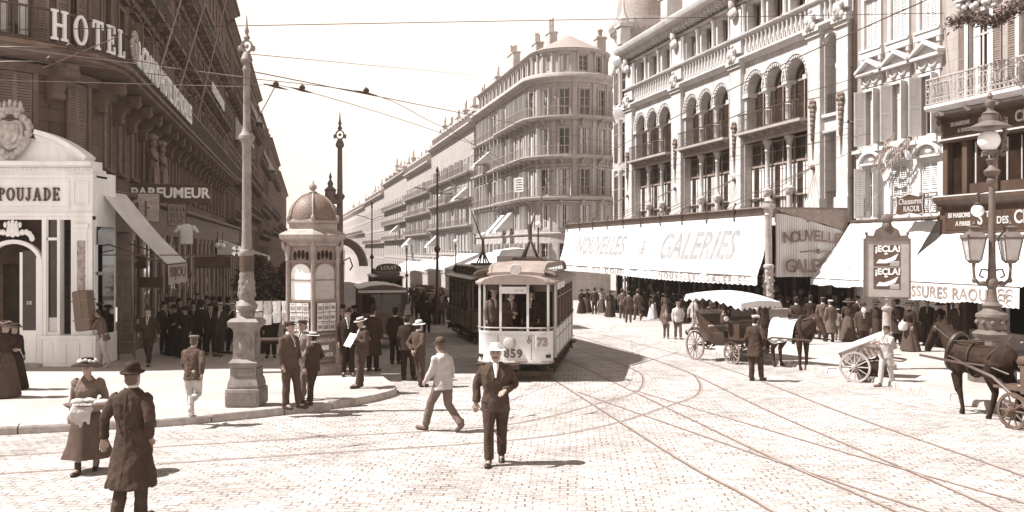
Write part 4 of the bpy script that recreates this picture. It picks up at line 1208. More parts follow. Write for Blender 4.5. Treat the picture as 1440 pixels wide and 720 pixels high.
# glazed iron marquise carried on the store front, with tie rods
marq = empty('marquise', right_pt(0), RZ_R, 'long iron and glass marquise over the department store pavement, held by tie rods', 'canopy')
def marquise():
 g = MB(); g.box(-31.0, -.06, -3.9, -.35, 4.52, 4.56); g.build('glass_roof', mat('dusty_glass', .13, rough=.4, var=.3, scale=2, dirt=.3), marq, smooth=False)
 f = MB(); f.box(-31.1, 0, -4.05, -3.9, 4.20, 4.66); f.box(-.08, 0, -3.9, -.3, 4.0, 4.66); f.box(-31.1, 0, -4.12, -3.85, 4.66, 4.72)
 for i in range(24): x = -31 + i * 31 / 23; f.box(x - .04, x + .04 if i < 23 else x, -3.9, -.3, 4.40, 4.52)
 f.box(-.02, .03, -3.95, -.3, 4.56, 4.64)
 fo = f.build('iron_frame', mat('marquise_iron', .17, rough=.55, var=.2, dirt=.3), marq, smooth=False)
 d = MB()
 for i in range(180): x = -31 + i * .1725; d.tube([(x, -4.10, 4.64), (x, -4.10, 4.42)], [.03, .06], 5)
 for i in range(11): x = -30.4 + i * 3.0; d.tube([(x, -4.1, 4.9), (x, -4.22, 4.7), (x, -4.16, 4.1)], .035, 6); d.ball((x, -4.1, 4.95), .06, 6, 5)
 d.build('crest_rail', M_IRON, marq)
 for a, b in PIL[:4]:
  r_ = MB(); c = (a + b) / 2
  for x2 in (c - 3.4, c - 1.8, c, c + 1.8):
   if -31 < x2 < -.1: r_.tube([(c, -.3, 6.75), (x2, -3.95, 4.72)], .016, 5)
  r_.ball((c, -.3, 6.75), (.14, .1, .14), 8, 6); r_.build('tie_rods', M_IRONP, marq, norm=False)
 rv = MB()
 for i in range(6):
  y = -3.6 + i * .6; rv.ball((.0, y, 4.5), (.04, .05, .05), 6, 5)
 rv.build('rivets', M_LETTERW, marq)
 # sloping iron gusset under the return
 q = MB(); q.add([(0.03, -3.85, 4.56), (0.03, -.3, 4.56), (0.03, -.3, 3.55), (0.03, -1.6, 3.95), (0.03, -3.0, 4.25), (-.02, -3.85, 4.56), (-.02, -.3, 4.56), (-.02, -.3, 3.55), (-.02, -1.6, 3.95), (-.02, -3.0, 4.25)], [(0, 1, 2, 3, 4), (9, 8, 7, 6, 5), (0, 5, 6, 1), (1, 6, 7, 2), (2, 7, 8, 3), (3, 8, 9, 4), (4, 9, 5, 0)])
 q.build('gusset', mat('gusset_iron', .22, rough=.6, var=.15), marq, smooth=False)
marquise()

# canvas awning of the store
def canvas_grid(P, n, k, sag=0.0, sag_fn=None):
 mb = MB(); rows = []
 for j in range(k + 1):
  rows.append([P(i / n, j / k) for i in range(n + 1)])
 return mb.loft(rows, cap=False, closed=False), rows
M_LETTERG = mat('washed_lettering', .27, rough=.9, var=.16, scale=2, t=.3)
aw = empty('store_awning', right_pt(0), RZ_R, 'huge white canvas awning with faded store lettering hanging from the marquise', 'awning')
def store_awning():
 def P(u, v):
  x = -31.0 + 30.75 * u
  seam = .03 * math.sin(u * 9.5 * math.pi * 2) * math.sin(math.pi * v) + .07 * v * mnoise.noise((u * 26, v * 1.2, 3)) + .03 * mnoise.noise((u * 60, v * 5, 8))
  return (x + .3 * v, -4.1 - .70 * v + .10 * math.sin(math.pi * v) + seam, 4.30 - 2.72 * v + .05 * math.sin(u * 7) * v)
 mb, rows = canvas_grid(P, 120, 10); mb.build('canvas', M_CANVAS, aw)
 v = MB(); top = [(p[0], p[1] - .012, p[2] + .03) for p in rows[-1]]; bot = [(p[0], p[1] - .03 + .02 * math.sin(i * .9), p[2] - .40 - (.05 if i % 2 else 0)) for i, p in enumerate(rows[-1])]
 v.loft([top, [(p[0], p[1] - .012, p[2] - .36) for p in rows[-1]], bot], cap=False, closed=False); v.build('valance', M_CANVAS, aw)
 r_ = MB(); r_.tube([(-31, -4.81, 1.57), (-.0, -4.81, 1.57)], .03, 6)
 for x in (-31, -23, -15.5, -8, -.15): r_.tube([(x, -.3, 1.75), (x, -4.8, 1.57)], .025, 6)
 r_.build('rod', M_IRON, aw)
 tx = R(-14.2)
 for w_, sz, x0, zc, kx, sh in (('NOUVELLES', 1.75, -22.6, 2.95, 1.05, .18), ('GALERIES', 1.95, -7.4, 2.92, 1.12, .22), ('&', 1.2, -14.6, 2.85, 1, .2)):
  me = text_mesh(w_, sz, .0, .03, sh, kx)
  bm = bmesh.new(); bm.from_mesh(me); bmesh.ops.triangulate(bm, faces=bm.faces); bmesh.ops.subdivide_edges(bm, edges=[e for e in bm.edges if e.calc_length() > .3], cuts=3); bm.to_mesh(me); bm.free()
  for q in me.vertices:      # painted on: follows the hang of the cloth
   v = (4.30 - (q.co.z + zc)) / 2.72; p = P((q.co.x + x0 + 31 - .3 * v) / 30.75, v); q.co = (p[0], p[1] - .012, p[2])
  link('lettering', me, M_LETTERG, aw)
 lv = mat('valance_lettering', .25, rough=.8, var=.15)
 text('NOUVELLES GALERIES', .50, lv, aw, (-6.0, -4.835, 1.35), sx=1.45, spacing=1.5, ext=.003)
 text('NOUVELLES GALERIES', .46, lv, aw, (-19.6, -4.835, 1.35), sx=1.25, spacing=1.3, ext=.003)
 s = MB(); s.add([(-.2, -4.1, 4.2), (-.0, -4.8, 1.2), (-.1, -3.0, 2.2)], [(0, 1, 2)]); 
store_awning()

sa = empty('curtain_awning', right_pt(0), RZ_R, 'striped canvas side curtain with arched store lettering beside the awning post', 'awning')
def side_curtain():
 def P(u, v):
  y = -3.95 + 3.8 * u; top = 4.35 - .95 * max(0, u - .05) ** 1.3
  z = top + (1.55 - top) * v
  return (.06 + .10 * math.sin(u * 26) * (.3 + .7 * v) + .05 * math.sin(u * 9 + v * 3), y, z)
 mb, rows = canvas_grid(P, 90, 12); mb.build('canvas', stripe_mat('striped_canvas', .52, .34, 9.0, axis=1), sa)
 dk = mat('curtain_lettering', .13, rough=.85, var=.2)
 x = .24
 word = 'NOUVELLES'
 for i, ch in enumerate(word):
  u = (i + .5) / len(word); yy = -3.6 + 3.2 * u; zz = 3.25 + .18 * math.sin(math.pi * u) - .15 * u
  text(ch, .68, dk, sa, (x, yy, zz), rz=90, weight=.02, ext=.004)
 for i, ch in enumerate('GALERIES'):
  text(ch, .80, dk, sa, (x, -3.5 + 3.3 * (i + .5) / 8, 2.02), rz=90, weight=.02, ext=.004)
 o = MB(); o.tube([(x, -2.8, 2.66), (x, -2.2, 2.72), (x, -1.9, 2.62), (x, -1.6, 2.72), (x, -1.0, 2.66)], .035, 6); o.tube([(x, -1.9, 2.80), (x, -1.9, 2.55)], [.09, .02], 6); o.build('flourish', dk, sa)
side_curtain()

# the dark shops under the canopy
def store_ground():
 g = empty('store_arcade', right_pt(0), RZ_R, 'dark shop windows and display counters under the store awning', 'shop arcade')
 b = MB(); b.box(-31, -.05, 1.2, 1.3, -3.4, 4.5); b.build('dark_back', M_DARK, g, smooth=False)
 f = MB(); r = random.Random(3)
 for i in range(14):
  x = -30.6 + i * 2.34; f.box(x - .14, x + .14, -.1, .35, gz(42 - .971 * x) + PAV_H - .25, 4.0)
 for i in range(13):
  x = -30.6 + i * 2.34
  zb = gz(42 - .971 * (x + 1.2)) + PAV_H
  f.box(x + .14, x + 2.2, .1, .2, 2.2, 2.32); f.box(x + .14, x + 2.2, .1, .25, zb - .2, zb + .7); f.box(x + 1.14, x + 1.2, .1, .2, zb + .7, 4.0)
 f.build('shop_window', M_WOOD, g, smooth=False)
 c = MB()
 for i in range(240):
  x = r.uniform(-30, -.4); y = r.uniform(-.9, .9); zb = gz(42 - .971 * x) + PAV_H
  z = zb + r.choice((.75, .85, 1.2, 1.6, 2.1, 2.8)) + r.uniform(0, .2); s = r.uniform(.06, .24)
  c.box(x - s, x + s * r.uniform(.3, 1), y, y + .04, z, z + r.uniform(.12, .5))
 c.build('goods', mat('goods_store', .12, rough=.85, var=.8, scale=1.7), g, smooth=False); g.children[-1]['kind'] = 'stuff'
 t = MB()
 for i in range(9):
  x = -29 + i * 3.3; zb = gz(42 - .971 * x) + PAV_H
  t.box(x - 1.1, x + 1.1, -1.2, -.4, zb + .70, zb + .80); t.box(x - 1.05, x + 1.05, -1.15, -.45, zb, zb + .70)
 t.build('display_counter', M_WOOD, g, smooth=False)
store_ground()

# ---------------------------------------------------------------- narrow shuttered house beside the store
hz = empty('narrow_house', right_pt(0), RZ_R, 'narrow three-window house with pedimented upper windows and louvred shutters, right of the store', 'house')
def narrow():
 XS = (1.45, 3.3, 5.15); ops = []
 for x in XS: ops += [(x - .5, x + .5, 4.15, 6.35), (x - .5, x + .5, 7.35, 9.75), (x - .5, x + .5, 11.6, 13.8), (x - .5, x + .5, 15.6, 17.4)]
 w = MB(); wall_open(w, STR, .2, 6.1, 7.2, 19, [o for o in ops if o[2] > 7], .28); w.build('wall', M_PLASTER, hz, smooth=False, norm=False)
 w = MB(); wall_open(w, STR, .2, 6.1, -3, 7.2, [o for o in ops if o[2] < 7], .28); w.build('lower_wall', M_WHITEPLASTER, hz, smooth=False, norm=False)
 t = MB(); t.box(.2, 6.1, -.22, .01, 7.05, 7.22); t.box(.2, 6.1, -.12, .01, 6.95, 7.05); t.sweep(cornice_prof(18.2, .8, .7), [.2, 6.1])
 t.box(.2, .55, -.06, .01, -2.5, 6.95); t.box(5.75, 6.1, -.06, .01, -2.5, 6.95)
 tb = t
 for x in XS:
  t = MB(); surround(t, x, 4.15, 1.0, 2.2, .12, .05); t.arcband(x, 6.55, .78, .55, 0, 180, .12, -.25, .01, 14); t.arcband(x, 6.55, .6, .38, 0, 180, .12, -.10, .01, 12); t.box(x - .82, x + .82, -.22, .01, 6.47, 6.56)
  t.ball((x, -.08, 6.72), (.22, .06, .12), 8, 6)
  t.build('window_surround', M_WHITETRIM, hz); t = MB(); surround(t, x, 7.35, 1.0, 2.4, .14, .06); W2 = .84
  t.box(x - .72, x + .72, -.09, .01, 9.92, 10.42)
  for s in (-.3, .3):          # swags
   t.tube([(x + s - .28, -.11, 10.30), (x + s - .14, -.13, 10.10), (x + s, -.14, 10.04), (x + s + .14, -.13, 10.10), (x + s + .28, -.11, 10.30)], [.03, .05, .06, .05, .03], 6)
  for s in (-.62, 0, .62): t.ball((x + s, -.11, 10.3), (.05, .04, .08), 6, 5)
  t.box(x - W2, x + W2, -.32, .01, 10.42, 10.54); t.prism([(x - W2 + .05, 10.54), (x + W2 - .05, 10.54), (x, 10.98)], -.10, .01)
  for s in (-1, 1): t.prism([(x + s * (W2 + .04), 10.54), (x + s * (W2 + .04), 10.66), (x, 11.14), (x, 11.0)], -.36, -.01)
  t.build('window_surround', M_WHITETRIM, hz); t = MB(); surround(t, x, 11.6, 1.0, 2.2, .20, .10); t.box(x - .8, x + .8, -.16, .01, 11.2, 11.46); t.box(x - .72, x - .55, -.14, .01, 11.0, 11.2); t.box(x + .55, x + .72, -.14, .01, 11.0, 11.2)
  t.build('window_surround', M_WHITETRIM, hz); t = MB(); surround(t, x, 15.6, 1.0, 1.8, .16, .08, 'cornice')
  t.build('window_surround', M_WHITETRIM, hz)
  put_window(hz, STR, x, 7.35, 1.0, 2.4, 'transom', M_FRAMEP, M_GLASS, 'ajar', M_SHUTTER, rev=.05, curtain=.5)
  put_window(hz, STR, x, 11.6, 1.0, 2.2, 'casement', M_FRAMEP, M_GLASS, 'closed', M_SHUTTER, rev=.05, curtain=0)
  put_window(hz, STR, x, 4.15, 1.0, 2.2, 'casement', M_FRAMEP, M_GLASS, 'closed' if x > 2 else 'ajar', M_SHUTTER, rev=.05, curtain=0)
  put_window(hz, STR, x, 15.6, 1.0, 1.8, 'casement', M_FRAMEP, M_GLASS, 'closed', M_SHUTTER, rev=.05, curtain=0)
  r_ = MB(); z0 = 4.17
  r_.box(x - .52, x + .52, -.10, -.07, z0 + .85, z0 + .89); r_.box(x - .52, x + .52, -.10, -.07, z0 + .05, z0 + .08)
  for sx in (-.5, 0, .5): r_.box(x + sx - .012, x + sx + .012, -.095, -.075, z0 + .05, z0 + .86)
  for s in (-1, 1):
   for dx in (-.25, .25): r_.tube([(x + dx - .24, -.085, z0 + (.1 if s > 0 else .84)), (x + dx + .24, -.085, z0 + (.84 if s > 0 else .1))], .010, 5)
  r_.build('railing', M_IRONP, hz)
 tb.build('string_courses', M_WHITETRIM, hz)
 d = MB(); d.tube([(.26, -.1, -1), (.26, -.1, 18)], .05, 8); d.build('drainpipe', M_IRON, hz)
 s = MB(); s.box(.2, 6.1, .6, .7, -2.2, 3.9); s.build('painted_dark', M_DARK, hz, smooth=False)  # flat dark sheet stands in for the unlit shop behind
 s = MB()
 for x in (.3, 1.7, 3.0, 4.4, 5.95): s.box(x - .09, x + .09, -.12, .1, -1.2, 3.5)
 s.box(.2, 6.1, -.1, .1, 2.3, 2.42); s.box(.2, 6.1, -.14, .1, 3.45, 3.95); s.build('shop_posts', mat('shop_posts_paint', .34, rough=.6, var=.2, dirt=.3), hz, smooth=False)
 s = MB(); s.box(.3, 5.9, -.2, .1, -1.1, -.2); s.build('shop_plinth', M_WOOD, hz, smooth=False)
 rf = MB(); rf.add([(.2, -.5, 19), (6.1, -.5, 19), (6.1, 6, 21), (.2, 6, 21), (6.1, 14, 19), (.2, 14, 19)], [(0, 1, 2, 3), (3, 2, 4, 5), (0, 3, 5), (1, 4, 2)]); rf.build('roof', M_TILE, hz, smooth=False)
 sd = MB(); sd.quad((.2, 0, -3), (.2, 14, -3), (.2, 14, 19), (.2, 0, 19)); sd.quad((6.1, 0, -3), (6.1, 14, -3), (6.1, 14, 19), (6.1, 0, 19)); sd.build('side_wall', M_PLASTER, hz, smooth=False, norm=False)
narrow()
# gilded ornament fixed across the first floor (a big spread palm)
o = empty('hanging_ornament', on_right(3.4, -.5, 6.7), RZ_R, 'spread palm-leaf ornament fixed across the narrow house above its small balconies', 'ornament')
m = MB()
for s, pts in ((1, [(-1.3, 0, -.4), (-.7, -.1, .1), (0, -.1, .35), (.6, -.1, .25)]), (1, [(-.9, 0, -.5), (-.2, -.15, .45), (.4, -.15, .85)]), (1, [(-.3, 0, -.3), (.5, -.15, .1), (1.2, -.1, .65)]), (1, [(-.6, 0, -.6), (.3, -.2, -.3), (1.1, -.1, .3), (1.3, -.1, .55)])):
 p = smooth_poly([Vector(q) for q in pts], 5)
 for k in range(len(p)):
  m.tube([p[k], (p[k][0] + .05, p[k][1] - .05, p[k][2] - .22 - .05 * (k % 3))], [.035, .012], 5)
 m.tube(p, [.05 + .03 * math.sin(i * 2) for i in range(len(p))], 6)
m.build('palm_leaves', mat('gilt_palm', .22, rough=.6, var=.3), o)

# ---------------------------------------------------------------- dark shoe shop at the right edge
dk = empty('shoe_shop', right_pt(0), RZ_R, 'dark-fronted shoe shop with gilt sign boards and an ornate railed balcony, at the right edge', 'shop building')
def shoe_shop():
 wm = brick_mat('warm_limestone', .33, 1.3, .42, mortar=.012, mv=.7, dirt=.2, var=.05, bump=.25)
 XS = (7.9, 10.4, 12.9); ops = []
 for x in XS: ops += [(x - .55, x + .55, 8.4, 11.6), (x - .55, x + .55, 13.2, 15.6)]
 w = MB(); wall_open(w, STR, 6.1, 18, 8.2, 19, ops, .3); w.quad((6.1, 0, 8), (6.1, 14, 8), (6.1, 14, 19), (6.1, 0, 19)); w.build('wall', wm, dk, smooth=False, norm=False)
 for x in XS:
  t = MB(); surround(t, x, 8.4, 1.1, 3.2, .18, .08, None, 0, False)
  t.box(x - 1.0, x + 1.0, -.35, .01, 12.15, 12.27); t.prism([(x - .95, 12.27), (x + .95, 12.27), (x, 12.8)], -.12, .01)
  for s in (-1, 1): t.prism([(x + s * 1.05, 12.27), (x + s * 1.05, 12.39), (x, 12.97), (x, 12.82)], -.42, -.01)
  for k in range(7): t.ball((x - .6 + k * .2, -.16, 11.92 + .1 * math.sin(k * 2)), (.13, .10, .13), 8, 6)
  for s in (-.8, .8): corbel(t, x + s, 12.15, .28, .6, .16)
  t.build('window_surround', M_WHITETRIM, dk)
 t = MB(); t.sweep(cornice_prof(17.9, .9, .9), [6.1, 18]); t.build('cornice', M_WHITETRIM, dk)
 for x in XS:
  put_window(dk, STR, x, 8.4, 1.1, 3.2, 'transom', M_FRAMEP, M_GLASS, 'open', M_SHUTTERD, curtain=.9); put_window(dk, STR, x, 13.2, 1.1, 2.4, 'casement', M_FRAMEP, M_GLASS, 'open', M_SHUTTER)
 rf = MB(); rf.add([(6.1, -.5, 19), (18, -.5, 19), (18, 6, 21), (6.1, 6, 21), (18, 14, 19), (6.1, 14, 19)], [(0, 1, 2, 3), (3, 2, 4, 5), (0, 3, 5), (1, 4, 2)]); rf.build('roof', M_TILE, dk, smooth=False)
 b = MB(); b.sweep([(0, 8.05), (-.95, 8.10), (-1.05, 8.18), (-1.05, 8.30), (0, 8.30)], [6.15, 18]); b.box(6.15, 18, -.5, 0, 7.92, 8.05)
 for i in range(9): corbel(b, 6.6 + i * 1.4, 8.05, .8, .35, .14)
 bo = b.build('balcony', M_WHITETRIM, dk)
 r_ = MB(); railing(r_, STR, 6.2, 18, -1.0, 8.30, 1.0, .20, ornate=2); r_.box(6.19, 6.22, -1.0, 0, 9.26, 9.31)
 for i in range(6): r_.box(6.19, 6.21, -1.0 + i * .18, -.98 + i * .18, 8.3, 9.28)
 r_.build('railing', mat('pale_iron', .36, rough=.6, var=.2), bo, smooth=False, norm=False)
 # dark wooden shop front on two floors
 f = MB(); dkw = mat('shopfront_wood', .055, rough=.5, var=.35, scale=3, streak=True)
 f.sweep([(.3, 6.88), (-.30, 6.88), (-.42, 7.0), (-.30, 7.05), (-.30, 7.78), (-.5, 7.86), (-.6, 7.94), (.3, 7.94)], [6.15, 18])
 f.sweep([(.3, 3.35), (-.34, 3.35), (-.34, 4.42), (-.5, 4.5), (-.68, 4.66), (-.68, 4.78), (.3, 4.84)], [6.15, 18])
 for x in (6.3, 7.35, 8.9, 10.6, 12.3, 14, 15.7, 17.4): f.box(x - .13, x + .13, -.22, .2, 4.84, 6.88); f.box(x - .16, x + .16, -.26, .2, -1.2, 3.35)
 for a, b_ in ((7.48, 8.77), (9.03, 10.47), (10.73, 12.17), (12.43, 13.87)): f.box(a, b_, -.12, .2, 4.84, 5.25)
 corbel(f, 6.3, 7.9, .5, .9, .22); corbel(f, 6.3, 4.6, .5, .9, .22)
 f.build('shop_front', dkw, dk, smooth=False)
 g = MB(); g.box(6.2, 18, .02, .04, 4.84, 6.88); g.build('pane', M_GLASSD, dk, smooth=False)
 for a in (7.6, 9.15, 10.85): c = MB(); c.box(a + .75, a + .80, -.02, 0, 5.25, 6.8); c.box(a + .10, a + .16, -.05, .0, 5.25, 6.8); c.build('glazing_bars', M_FRAMEP, dk, smooth=False)
 rd = MB(); rd.box(6.15, 18, -.69, -.66, 4.78, 4.83); rd.box(6.15, 18, -.44, -.42, 6.96, 7.02); rd.build('gilt_edge', M_FRAMEP, dk, smooth=False)
 sb = MB(); sb.box(6.45, 18, -.36, -.33, 3.5, 4.3); sb.box(6.45, 18, -.32, -.30, 7.1, 7.72); sb.build('sign_board', mat('sign_board', .045, rough=.4, var=.2), dk, smooth=False)
 gl = mat('gilt_letters', .42, rough=.5, var=.12)
 for z, y, k in ((3.9, -.375, 1.0), (7.4, -.335, .85)):
  text('50 MAISONS', .24 * k, gl, dk, (7.25, y, z + .16 * k), sx=.9, weight=.008); text('A PARIS', .24 * k, gl, dk, (7.45, y, z - .16 * k), sx=.95, weight=.008)
  text('S', .66 * k, gl, dk, (8.2, y, z), align='LEFT', sx=.9, weight=.012); text('TÉ', .3 * k, gl, dk, (8.62, y, z + .15), align='LEFT', weight=.008); text('DES', .36 * k, gl, dk, (9.15, y, z - .08), align='LEFT', sx=.92, weight=.008); text('CHAUSSURES RAOUL', .66 * k, gl, dk, (9.95, y, z), align='LEFT', sx=.88, weight=.012)
 s = MB(); s.box(6.2, 18, 1.4, 1.5, -1.2, 3.3); s.build('painted_dark', M_DARK, dk, smooth=False)  # dark sheet carries the gloom of the shop in its colour
 s = MB()
 for a, b_ in ((6.5, 8.0), (9.3, 11.2), (11.6, 13.5), (14, 17)):
  s.box(a, b_, -.15, .1, -1.0, -.2); s.box(a, b_, -.1, .0, 1.9, 2.0); s.box(a, a + .06, -.12, .0, -.2, 3.3); s.box(b_ - .06, b_, -.12, 0, -.2, 3.3)
 s.build('shop_window', M_FRAMEP, dk, smooth=False)
shoe_shop()

# ---------------------------------------------------------------- shop awnings on the right
def shop_awning(name, lab, x0, x1, ztop, w, zbot, val, words=None, wm=M_CANVAS, side=True, ytop=-.3):
 root = empty(name, right_pt(0), RZ_R, lab, 'awning')
 def P(u, v):
  return (x0 + (x1 - x0) * u, ytop - (w + ytop) * v, ztop + (zbot - ztop) * v - .12 * math.sin(math.pi * v) - .05 * math.sin(u * 21) * math.sin(math.pi * v) + .08 * v * mnoise.noise((u * 7, v * 2, x0)) + .05 * mnoise.noise((u * 12 + v * 5, v * 4, x0 + 3)))
 mb, rows = canvas_grid(P, 60, 16); mb.build('canvas', wm, root)
 v = MB(); e = rows[-1]
 v.loft([[(p[0], p[1] - .012, p[2] + .02) for p in e], [(p[0], p[1] - .03 - .015 * math.sin(i), p[2] - val + (.03 if i % 2 else 0)) for i, p in enumerate(e)]], cap=False, closed=False); v.build('valance', wm, root)
 r_ = MB(); r_.tube([(x0, ytop + .04, ztop + .05), (x1, ytop + .04, ztop + .05)], .09, 8); r_.tube([(x0, -w, zbot), (x1, -w, zbot)], .025, 6)
 for x in (x0 + .1, x1 - .1): r_.tube([(x, -.05, zbot + .15), (x, -w, zbot)], .022, 6)
 r_.build('rod', M_IRON, root)
 return root
a2 = shop_awning('shop_awning', 'white canvas awning of the narrow house, behind the poster board', .25, 6.0, 3.95, 2.3, 1.50, .30)
d_ = MB()
text('CIE', .5, M_LETTERF, a2, (2.2, -1.75, 2.1), rx=-40, shear=.2, ext=.003)
vl = mat('valance_lettering', .25)
a3 = shop_awning('shop_awning', 'white awning with shoe shop lettering on its valance, right of the poster board', 6.3, 13.3, 3.40, 3.2, 1.62, .64)
text('CHAUSSURES RAOUL', .56, mat('valance_grey', .20, var=.1), a3, (9.45, -3.235, 1.28), sx=1.02, spacing=1.05, ext=.003, weight=.008)
sc = MB()
for s in (-1, 1):
 for k in range(3): sc.arcband(12.75 + s * .17, 1.28 + (k - 1) * .17, .15, .10, 0, 300, .03, -3.24, -3.232, 10)
sc.build('ornament', MATS['valance_grey'], a3)
text('R', .3, MATS['valance_grey'], a3, (12.75, -3.24, 1.28), ext=.003)
# painted hanging sign
hs = empty('hanging_sign', on_right(5.35, -1.05, 4.55), RZ_R + R(0), 'dark shield-shaped hanging sign with script shoe lettering over the awnings', 'sign')
m = MB(); pts = [(-.82, .38), (-.55, .30), (0, .42), (.55, .30), (.82, .38), (.76, 0), (.82, -.36), (.5, -.42), (0, -.34), (-.5, -.42), (-.82, -.36), (-.76, 0)]
m.prism(pts, -.04, .04); m.build('board', mat('hanging_board', .05, rough=.5, var=.25), hs, smooth=False)
m = MB(); m.tube([(p[0] * 1.0, -.05, p[1]) for p in pts + [pts[0]]], .022, 5)
m.tube([(0, 0, .42), (.05, 0, .55), (-.05, 0, .62), (.04, 0, .70)], .03, 6); m.tube([(-.4, 0, .30), (-.4, 0, .5), (.9, .9, .52)], .018, 6)
m.build('gilt_frame', gl_ := mat('gilt_letters', .42), hs)
text('Chaussures', .34, gl_, hs, (.02, -.05, .12), sx=.86, rx=0, shear=.15); text('RAOUL', .32, gl_, hs, (.14, -.05, -.18), sx=.95)
# ---------------------------------------------------------------- round-ended apartment block at the fork, and the row behind it
M_RAILP = mat('pale_railing', .22, var=.2)
apt = empty('apartment_block', (1.78, 98.9, 0), RZ_R, 'pale apartment block with a rounded end, curved iron balconies and tiled roof, beyond the store', 'apartment building')
AB = Bend(4.5, math.pi)
def apartment():
 x0, x1 = -28.0, AB.L + 16
 bays = [-27 + 2.16 * i for i in range(13)] + [AB.L * (i + .5) / 6.5 - .2 for i in range(7)] + [AB.L + 2 + 2.4 * i for i in range(5)]
 FL = [(1.2, 2.2), (4.9, 2.5), (8.35, 2.75), (12.6, 2.75), (16.65, 2.75)]
 ops = [(x - .55, x + .55, z, z + h) for x in bays for z, h in FL]
 w = MB(); wall_open(w, AB, x0, x1, -4.5, 20.2, ops, .26); w.quad((x0, 0, -5), (x0, 9, -5), (x0, 9, 20.2), (x0, 0, 20.2))
 w.build('wall', M_MIDSTONE, apt, smooth=False, norm=False, bend=AB.P)
 aops = [(x - .5, x + .5, 21.3, 23.0) for x in bays]
 w = MB(); wall_open(w, AB, x0, x1, 20.9, 23.45, aops, .25, y=.45); w.build('attic_wall', M_MIDTRIM, apt, smooth=False, norm=False, bend=AB.P)
 t = MB()
 profile_run(t, AB, x0, x1, [(.02, 20.0), (-.2, 20.05), (-.3, 20.3), (-.75, 20.45), (-.85, 20.55), (-.85, 20.8), (-.75, 20.95), (.5, 21.0)])
 profile_run(t, AB, x0, x1, [(.5, 23.3), (.30, 23.3), (.05, 23.48), (.0, 23.62), (.6, 23.72)])
 for z in (4.3, 7.6): profile_run(t, AB, x0, x1, [(.02, z), (-.14, z), (-.18, z + .14), (.02, z + .2)])
 t.build('cornice', M_MIDTRIM, apt, bend=AB.P)
 for i, x in enumerate(bays):
  near = x > -16
  for j, (z, h) in enumerate(FL): put_window(apt, AB, x, z, 1.1, h, 'casement', M_FRAMEP, M_GLASS, None if rng.random() < .5 else 'ajar', M_SHUTTER, curtain=.55, su=(.15, .07, 'cornice' if j == 2 else None, False), sumat=M_MIDTRIM)
  o = put_window(apt, AB, x, 21.3, 1.0, 1.7, 'casement', M_FRAMEP, M_GLASS, None, None, rev=.45, curtain=.3)
  m = MB(); m.box(-.7, -.5, -.12, .2, -.25, 1.75); m.box(.5, .7, -.12, .2, -.25, 1.75); m.arcband(0, 1.75, .8, .38, 0, 180, .14, -.2, .3, 10); m.prism([(-.7, 1.75), (.7, 1.75), (.45, 2.0), (0, 2.08), (-.45, 2.0)], -.08, .2)
  link('dormer_frame', m.mesh('dormer_frame'), M_MIDTRIM, o, (0, 0, 0))
 pil = MB()
 pm = MB()
 pm.box(-.22, .22, -.10, .02, 8.3, 11.9); pm.box(-.28, .28, -.16, .02, 11.9, 12.2); pm.box(-.22, .22, -.10, .02, 12.55, 16.1); pm.box(-.28, .28, -.16, .02, 16.1, 16.4); pm.box(-.22, .22, -.10, .02, 16.6, 19.8); pm.box(-.28, .28, -.16, .02, 19.7, 20.0)
 pme = pm.mesh('pilaster', smooth=False)
 for x in [(bays[i] + bays[i + 1]) / 2 for i in range(13, 19)] + [-1.0, -13.0]: place(apt, AB, 'pilaster', pme, M_MIDTRIM, x, 0, 0)
 for z, a, b in ((8.1, -13, x1), (12.35, -13, x1), (16.4, -13, x1)):
  m = MB(); profile_run(m, AB, a, b, [(.02, z - .22), (-.45, z - .2), (-1.0, z - .06), (-1.05, z), (-1.05, z + .12), (.02, z + .12)]); o = m.build('balcony', M_MIDTRIM, apt, bend=AB.P)
  c = MB(); corbel(c, 0, 0, .8, .6, .2); cme = c.mesh('console')
  for x in [-12 + 2.2 * i for i in range(6)] + [AB.L * (i + .5) / 7 for i in range(7)]: link('console', mat_copy(cme, M_MIDTRIM), None, o, AB.P(x, 0, z - .2), (0, 0, AB.ang(x)))
  m = MB(); railing(m, AB, a, b, -1.0, z + .12, .95, .30, b=.012); m.build('railing', M_RAILP, o, bend=AB.P, smooth=False, norm=False)
 # far part of the flank: balconies one bay wide
 for x in bays[:7]:
  for z in (8.1, 12.35, 16.4):
   m = MB(); m.box(x - .9, x + .9, -.8, 0, z - .05, z + .12); o = m.build('balcony', M_MIDTRIM, apt)
   m = MB(); railing(m, STR, x - .88, x + .88, -.75, z + .12, .9, .30); m.build('railing', M_RAILP, o, smooth=False, norm=False)
 # tiled roof rising to a blunt ridge, chimney stacks with pots
 xs = stations(AB, x0, AB.L + 10); r_ = MB(); eave = [AB.P(x, .2, 23.7) for x in xs]
 ridge = []
 for x in xs:
  if x <= 0: ridge.append((x, 4.5, 25.9))
  elif x >= AB.L: ridge.append((-(x - AB.L), 4.5, 25.9))
  else: ridge.append((.0, 4.5, 25.9))
 r_.loft([eave, ridge], cap=False, closed=False); r_.build('roof', M_TILE, apt, smooth=False)
 for cx, y, wd, zt, n in ((-24, 1.6, 1.0, 25.6, 2), (-19, 2.2, 3.2, 27.4, 5), (-8.5, 2.6, 2.0, 26.6, 4), (-4.6, 3.2, 1.6, 27.0, 4)): chimney(apt, cx, cx + wd, y, y + .9, 23.4, zt, n, (M_MIDTRIM, M_CHIM))
 c = MB(); c.bevbox(-.5, .5, -.5, .5, 23.5, 25.4, .04); c.box(-.6, .6, -.6, .6, 25.1, 25.3); co = c.build('chimney', M_MIDTRIM, apt, AB.P(AB.L * .80, 1.0, 0))
